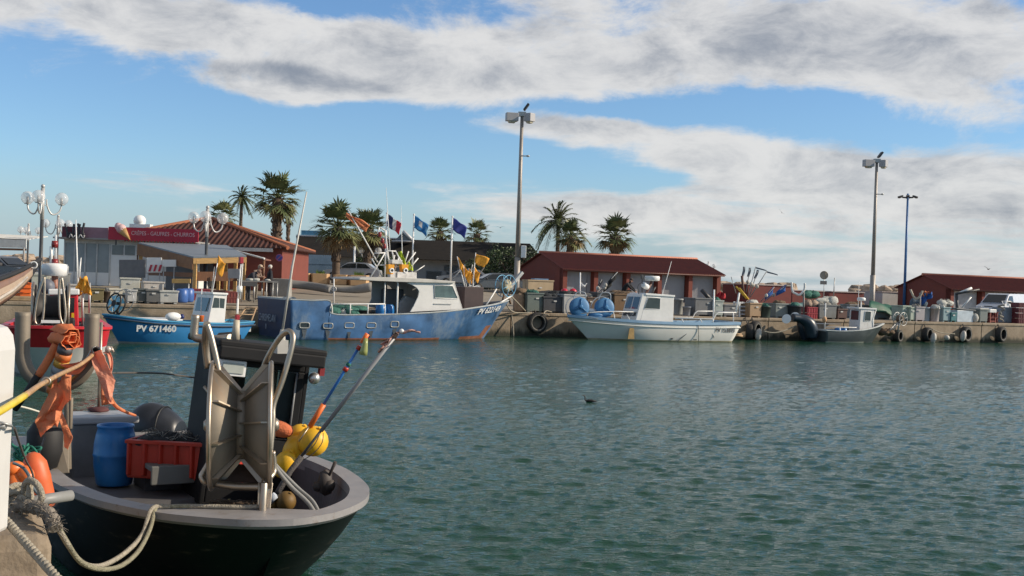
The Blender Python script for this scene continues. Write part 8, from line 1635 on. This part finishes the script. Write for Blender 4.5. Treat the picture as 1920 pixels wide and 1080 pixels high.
def car(loc, rz, col, label, cat='car', van=False, name='parked_car'):
    r = thing(name, label, cat, loc, rz, 'vehicles parked behind the quay'); pm = pbr('paint_%.2f_%.2f_%.2f' % col, col, .28, .0, var=.04, coat=.6)
    L_, w_ = (4.9, 1.9) if van else (4.2, 1.72)
    if van: body = [(-2.4, .35), (2.2, .35), (2.42, .5), (2.44, .82), (2.30, 1.02), (1.62, 1.22), (1.5, 1.24), (-2.38, 1.24), (-2.42, .8)]; top = [(1.62, 1.22), (.85, 1.88), (.6, 1.95), (-2.2, 1.97), (-2.38, 1.24)]
    else: body = [(-2.0, .32), (1.95, .32), (2.1, .45), (2.08, .68), (1.85, .80), (1.0, .92), (-1.7, .95), (-2.05, .88), (-2.1, .55)]; top = [(1.05, .91), (.35, 1.34), (.1, 1.42), (-.9, 1.42), (-1.25, 1.34), (-1.8, .95)]
    b = MB(); n = len(body); A = [(x, -w_ / 2 + .04, z) for x, z in body]; A2 = [(x * .995, -w_ / 2, z if .45 < z < .9 else z + (.04 if z < .45 else -.02)) for x, z in body]
    b.loft([[Vector((x, y * s_, z)) for x, y, z in (A if k in (0, 3) else A2)] for k, s_ in ((0, 1), (1, 1), (2, -1), (3, -1))], True, True); i = [b._v(p) for p in A]; b._f(i); i = [b._v((x, -y, z)) for x, y, z in A]; b._f(i[::-1])
    bo = b.build('body', pm, r, bevel=.04)
    b = MB(); t_ = .80; S1 = [Vector((x, -w_ / 2 * (1 if z < 1.25 and not van or z < 1.3 and van else t_ + .06), z)) for x, z in top]; S2 = [Vector((p.x, -p.y, p.z)) for p in S1]; b.loft([S1, S2], False, True); i = [b._v(p) for p in S1]; b._f(i); i = [b._v(p) for p in S2]; b._f(i[::-1]); b.build('cabin_top', pm, bo, bevel=.05)
    def pane(pts): b = MB(); b._f([b._v(p) for p in pts]); b.build('window', glassdark, bo, solid=.02, fix=False)
    x0, z0 = top[0]; x1, z1 = top[1]; d = Vector((z1 - z0, 0, x0 - x1)).normalized() * .03
    pane([Vector((x0 - .03, y * w_ / 2 * .86, z0 + .05)) + d for y in (-1, 1)] + [Vector((x1 + .05, y * w_ / 2 * .74, z1 - .04)) + d for y in (1, -1)])
    for sg in (-1, 1):
        yy = lambda z: sg * (w_ / 2 * (1 - .14 * (z - z0) / (top[2][1] - z0)) + .02)
        if van: pane([Vector((x, yy(z), z)) for x, z in ((1.35, 1.28), (.82, 1.78), (.35, 1.80), (.35, 1.28))])
        else:
            pane([Vector((x, yy(z), z)) for x, z in ((.85, .97), (.30, 1.30), (-.35, 1.34), (-.35, .98))]); pane([Vector((x, yy(z), z)) for x, z in ((-.43, .98), (-.43, 1.34), (-1.05, 1.30), (-1.45, .99))])
        for x in (-1.35, 1.35):
            b = MB(); b.lathe([(.15, -.09), (.30, -.10), (.33, -.06), (.33, .06), (.30, .10), (.15, .09)], (x * (1.12 if van else 1), sg * (w_ / 2 - .10), .33), (0, 1, 0), 22); wl = b.build('wheel', tyre_m, r); b = MB(); b.lathe([(.19, 0), (.19, .02)], (x * (1.12 if van else 1), sg * (w_ / 2 + .0), .33), (0, sg, 0), 16); b.build('rim', galv, wl)
        b = MB(); b.box((2.02 if not van else 2.38, sg * .62, .68 if not van else .92), (.16, .34, .15)); b.build('headlight', pbr('headlight', (.6, .62, .65), .1, .2), bo, bevel=.03)
        b = MB(); b.box((1.0 if van else .75, sg * (w_ / 2 + .12), 1.3 if van else .98), (.1, .2, .16)); b.build('mirror', dark, bo, bevel=.03)
    b = MB(); b.box((2.44 if van else 2.10, 0, .45), (.05, w_ * .9, .14)); b.build('bumper', dark, bo, bevel=.02); b = MB(); b.box((2.33 if van else 2.07, 0, .98 if van else .72), (.04, .6, .06)); b.build('grille', dark, bo)
    return r
a = P(1880, 588, 77); a.z = ground_z(a.x, a.y); car(a, R(222), (.62, .63, .66), 'white van parked facing the quay before the gabled shed', 'van', True, 'parked_van').scale = (.88, .88, .88)
a = at_depth(661, 87); car(a, R(178), (.42, .42, .42), 'silver car parked behind the planters under the broad palm')
a = at_depth(572, 92); car(a, R(-168), (.09, .14, .20), 'grey blue van half hidden at the red corner of the kiosk', 'van', True, 'parked_van')
a = at_depth(868, 92); car(a, R(185), (.24, .25, .27), 'dark silver car seen above the white wheelhouse roof'); a = at_depth(925, 86); car(a, R(195), (.10, .11, .12), 'dark grey car parked left of the tall floodlight mast')
a = at_depth(5, 62); car(a, R(-20), (.07, .085, .11), 'dark blue car cut off by the left edge near the canopy')

# ================================================================== tyres, mooring lines and the quay face
def tyre(px, py, rpx, label, tilt=0.):
    k = (px - 960) / F; Y = 57 / (1 - QS * k) - .15; c = P(px, py, Y); c.y = edge_y(c.x) - .22; rr = rpx * Y / F; r = thing('tyre_fender', label, 'tyre', c, QA + tilt, 'tyre fenders on the quay wall'); b = MB()
    q = rr; prof = [(q * .60, -.09), (q * .62, -.15), (q * .84, -.19), (q * .97, -.15), (q, -.06), (q, .06), (q * .97, .15), (q * .84, .19), (q * .62, .15), (q * .60, .09), (q * .64, .04), (q * .80, 0), (q * .64, -.04), (q * .60, -.09)]
    b.lathe(prof, (0, 0, 0), (0, 1, 0), 34, caps=False); b.build('tyre', tyre_m, r)
    b = MB(); b.torus((0, -.155, 0), q * .72, .03, (0, 1, 0), 34, 6); b.build('sidewall_band', pbr('tyre_worn', (.20, .19, .17), .8, var=.5, vs=4), r)
    b = MB(); b.tube([(-.05, .1, q * .85), (-.04, .18, q * .85 + .2), (-.02, .25, QZ - c.z + .02)], .025, 6); b.build('chain', rope_dark, r)
tyre(1007, 605, 19.5, 'large worn tyre hanging between the blue trawler and the white boat'); tyre(1416, 619, 17, 'dark tyre hanging just right of the white boat stern', .5); tyre(1738, 627, 13.5, 'leftmost small tyre of the three right of the grey boat', .35); tyre(1810, 627, 15, 'middle tyre of the three right of the grey boat with a white fender', .3); tyre(1876, 627, 14.5, 'rightmost tyre on the quay wall', .3); tyre(1683, 630, 12, 'tyre half hidden behind the bow of the grey boat', .4); tyre(1405, 622, 15, 'second dark tyre tucked against the one right of the white boat', .9)
for px, py, lab in ((1806, 630, 'white cylindrical fender floating beside the middle tyre'), (1775, 633, 'round pale float at the waterline between the right hand tyres'), (1750, 634, 'pale fender leaning at the leftmost right hand tyre'), (1422, 627, 'pale fender inside the dark tyre right of the white boat')):
    k = (px - 960) / F; Y = 57 / (1 - QS * k) - .7; b = MB(); s_ = 1.9 if 'float' not in lab.split()[1] and 'round' not in lab else .9; b.ball((0, 0, 0), .17, 14, (1, 1, s_)); o = b.build('fender', pbr('fender_dirty', (.48, .46, .42), .5, var=.2, vs=4)); o.location = P(px, py, Y); o.rotation_euler = (0, .15, 0); tag(o, lab, 'fender')
def ql(name, pts, r, m, label): rope(name, [P(*p) for p in pts], r, m, label)
ql('mooring_rope', [(955, 552, 54.6), (968, 565, 56), (985, 583, 57.4)], .03, rope_m, 'taut mooring rope from the blue bow down to the quay edge')
ql('mooring_rope', [(948, 560, 54.5), (952, 575, 55.5), (966, 586, 56.8), (1000, 586, 57.5)], .03, rope_m, 'slack mooring rope hanging below the blue bow')
ql('mooring_rope', [(1432, 621, 61.5), (1450, 624, 61.6), (1470, 620, 61.8), (1492, 611, 62.2)], .035, rope_m, 'slack beige rope between the dark tyre and the grey boat outboards')
ql('mooring_rope', [(1748, 617, 65.8), (1765, 624, 66.2), (1790, 626, 66.6)], .025, rope_m, 'faded red rope strung between the right hand tyres')
ql('mooring_rope', [(1034, 585, 57.8), (1024, 583, 57.6), (1020, 589, 57.2), (1029, 591, 57.1)], .03, rope_m, 'rope loop lying on the coping above the large tyre')
ql('mooring_rope', [(959, 588, 57), (962, 610, 56.7), (963, 632, 56.5)], .03, rope_m, 'rope end trailing down the quay wall under the blue bow')
ql('mooring_rope', [(1120, 598, 55.2), (1085, 592, 56.5), (1066, 587, 58)], .02, rope_m, 'bow line of the white boat reaching the quay')

# ================================================================== birds
def cormorant():
    c = G(1106, 754, 0); r = thing('water_bird', 'small dark diving bird swimming alone with its head up facing left', 'bird', c, R(185)); r.scale = (.40, .40, .40)
    v = [(0, 0, .05), (.18, 0, .06), (.24, 0, .12), (.235, 0, .22), (.27, 0, .30), (.33, 0, .315), (-.20, 0, .06), (-.36, 0, .05), (.40, 0, .31)]; rad = [(.13, .075), (.10, .065), .042, .032, .036, .020, (.10, .06), .025, .009]
    e = [(0, 1), (1, 2), (2, 3), (3, 4), (4, 5), (0, 6), (6, 7), (5, 8)]
    skin_figure([Vector(q) * 1.15 for q in v], e, rad, [0, 0, 0, 0, 1, 0, 0, 2], [pbr('feather_dark', (.025, .02, .018), .6), pbr('feather_pale', (.20, .14, .11), .6), pbr('bill', (.30, .24, .14), .5)], 'body', r)
    for sg in (-1, 1): b = MB(); b.ball((-.04, .105 * sg, .085), .10, 10, (2.3, .35, .7)); b.build('wing', pbr('feather_dark', (.025, .02, .018), .6), r)
cormorant()
def gull(px, py, Y, rz, label, roll=.2, span=.6):
    r = thing('seagull', label, 'bird', P(px, py, Y), rz, 'gulls in the sky'); gm_ = pbr('gull_grey', (.20, .20, .21), .7)
    b = MB(); b.ball((0, 0, 0), .09, 10, (2.4, 1, .9)); b.ball((.22, 0, .03), .055, 8); b.tube([(.26, 0, .03), (.33, 0, .02)], [.015, .004], 5); b.build('body', gm_, r)
    for sg in (-1, 1):
        b = MB(); rows = []
        for f in (0, .45, 1): y = sg * span * f; z = (.18 * math.sin(f * 2.2) + roll * sg * f * span + .12 * f); rows.append([(.10 * (1 - f * .7) - .10 * f, y, z), (-.10 * (1 - f * .6) - .14 * f, y, z)])
        b.loft(rows); b.build('wing', gm_, r, solid=.015, fix=False)
gull(1466, 399, 260, R(60), 'gull banking in the sky left of the right hand floodlight mast', .9, .62); gull(938, 427, 210, R(80), 'small gull with raised wings right of the indigo flag', .0, .75); gull(1853, 505, 170, R(30), 'tiny distant gull above the gabled shed roof', .3, .6)
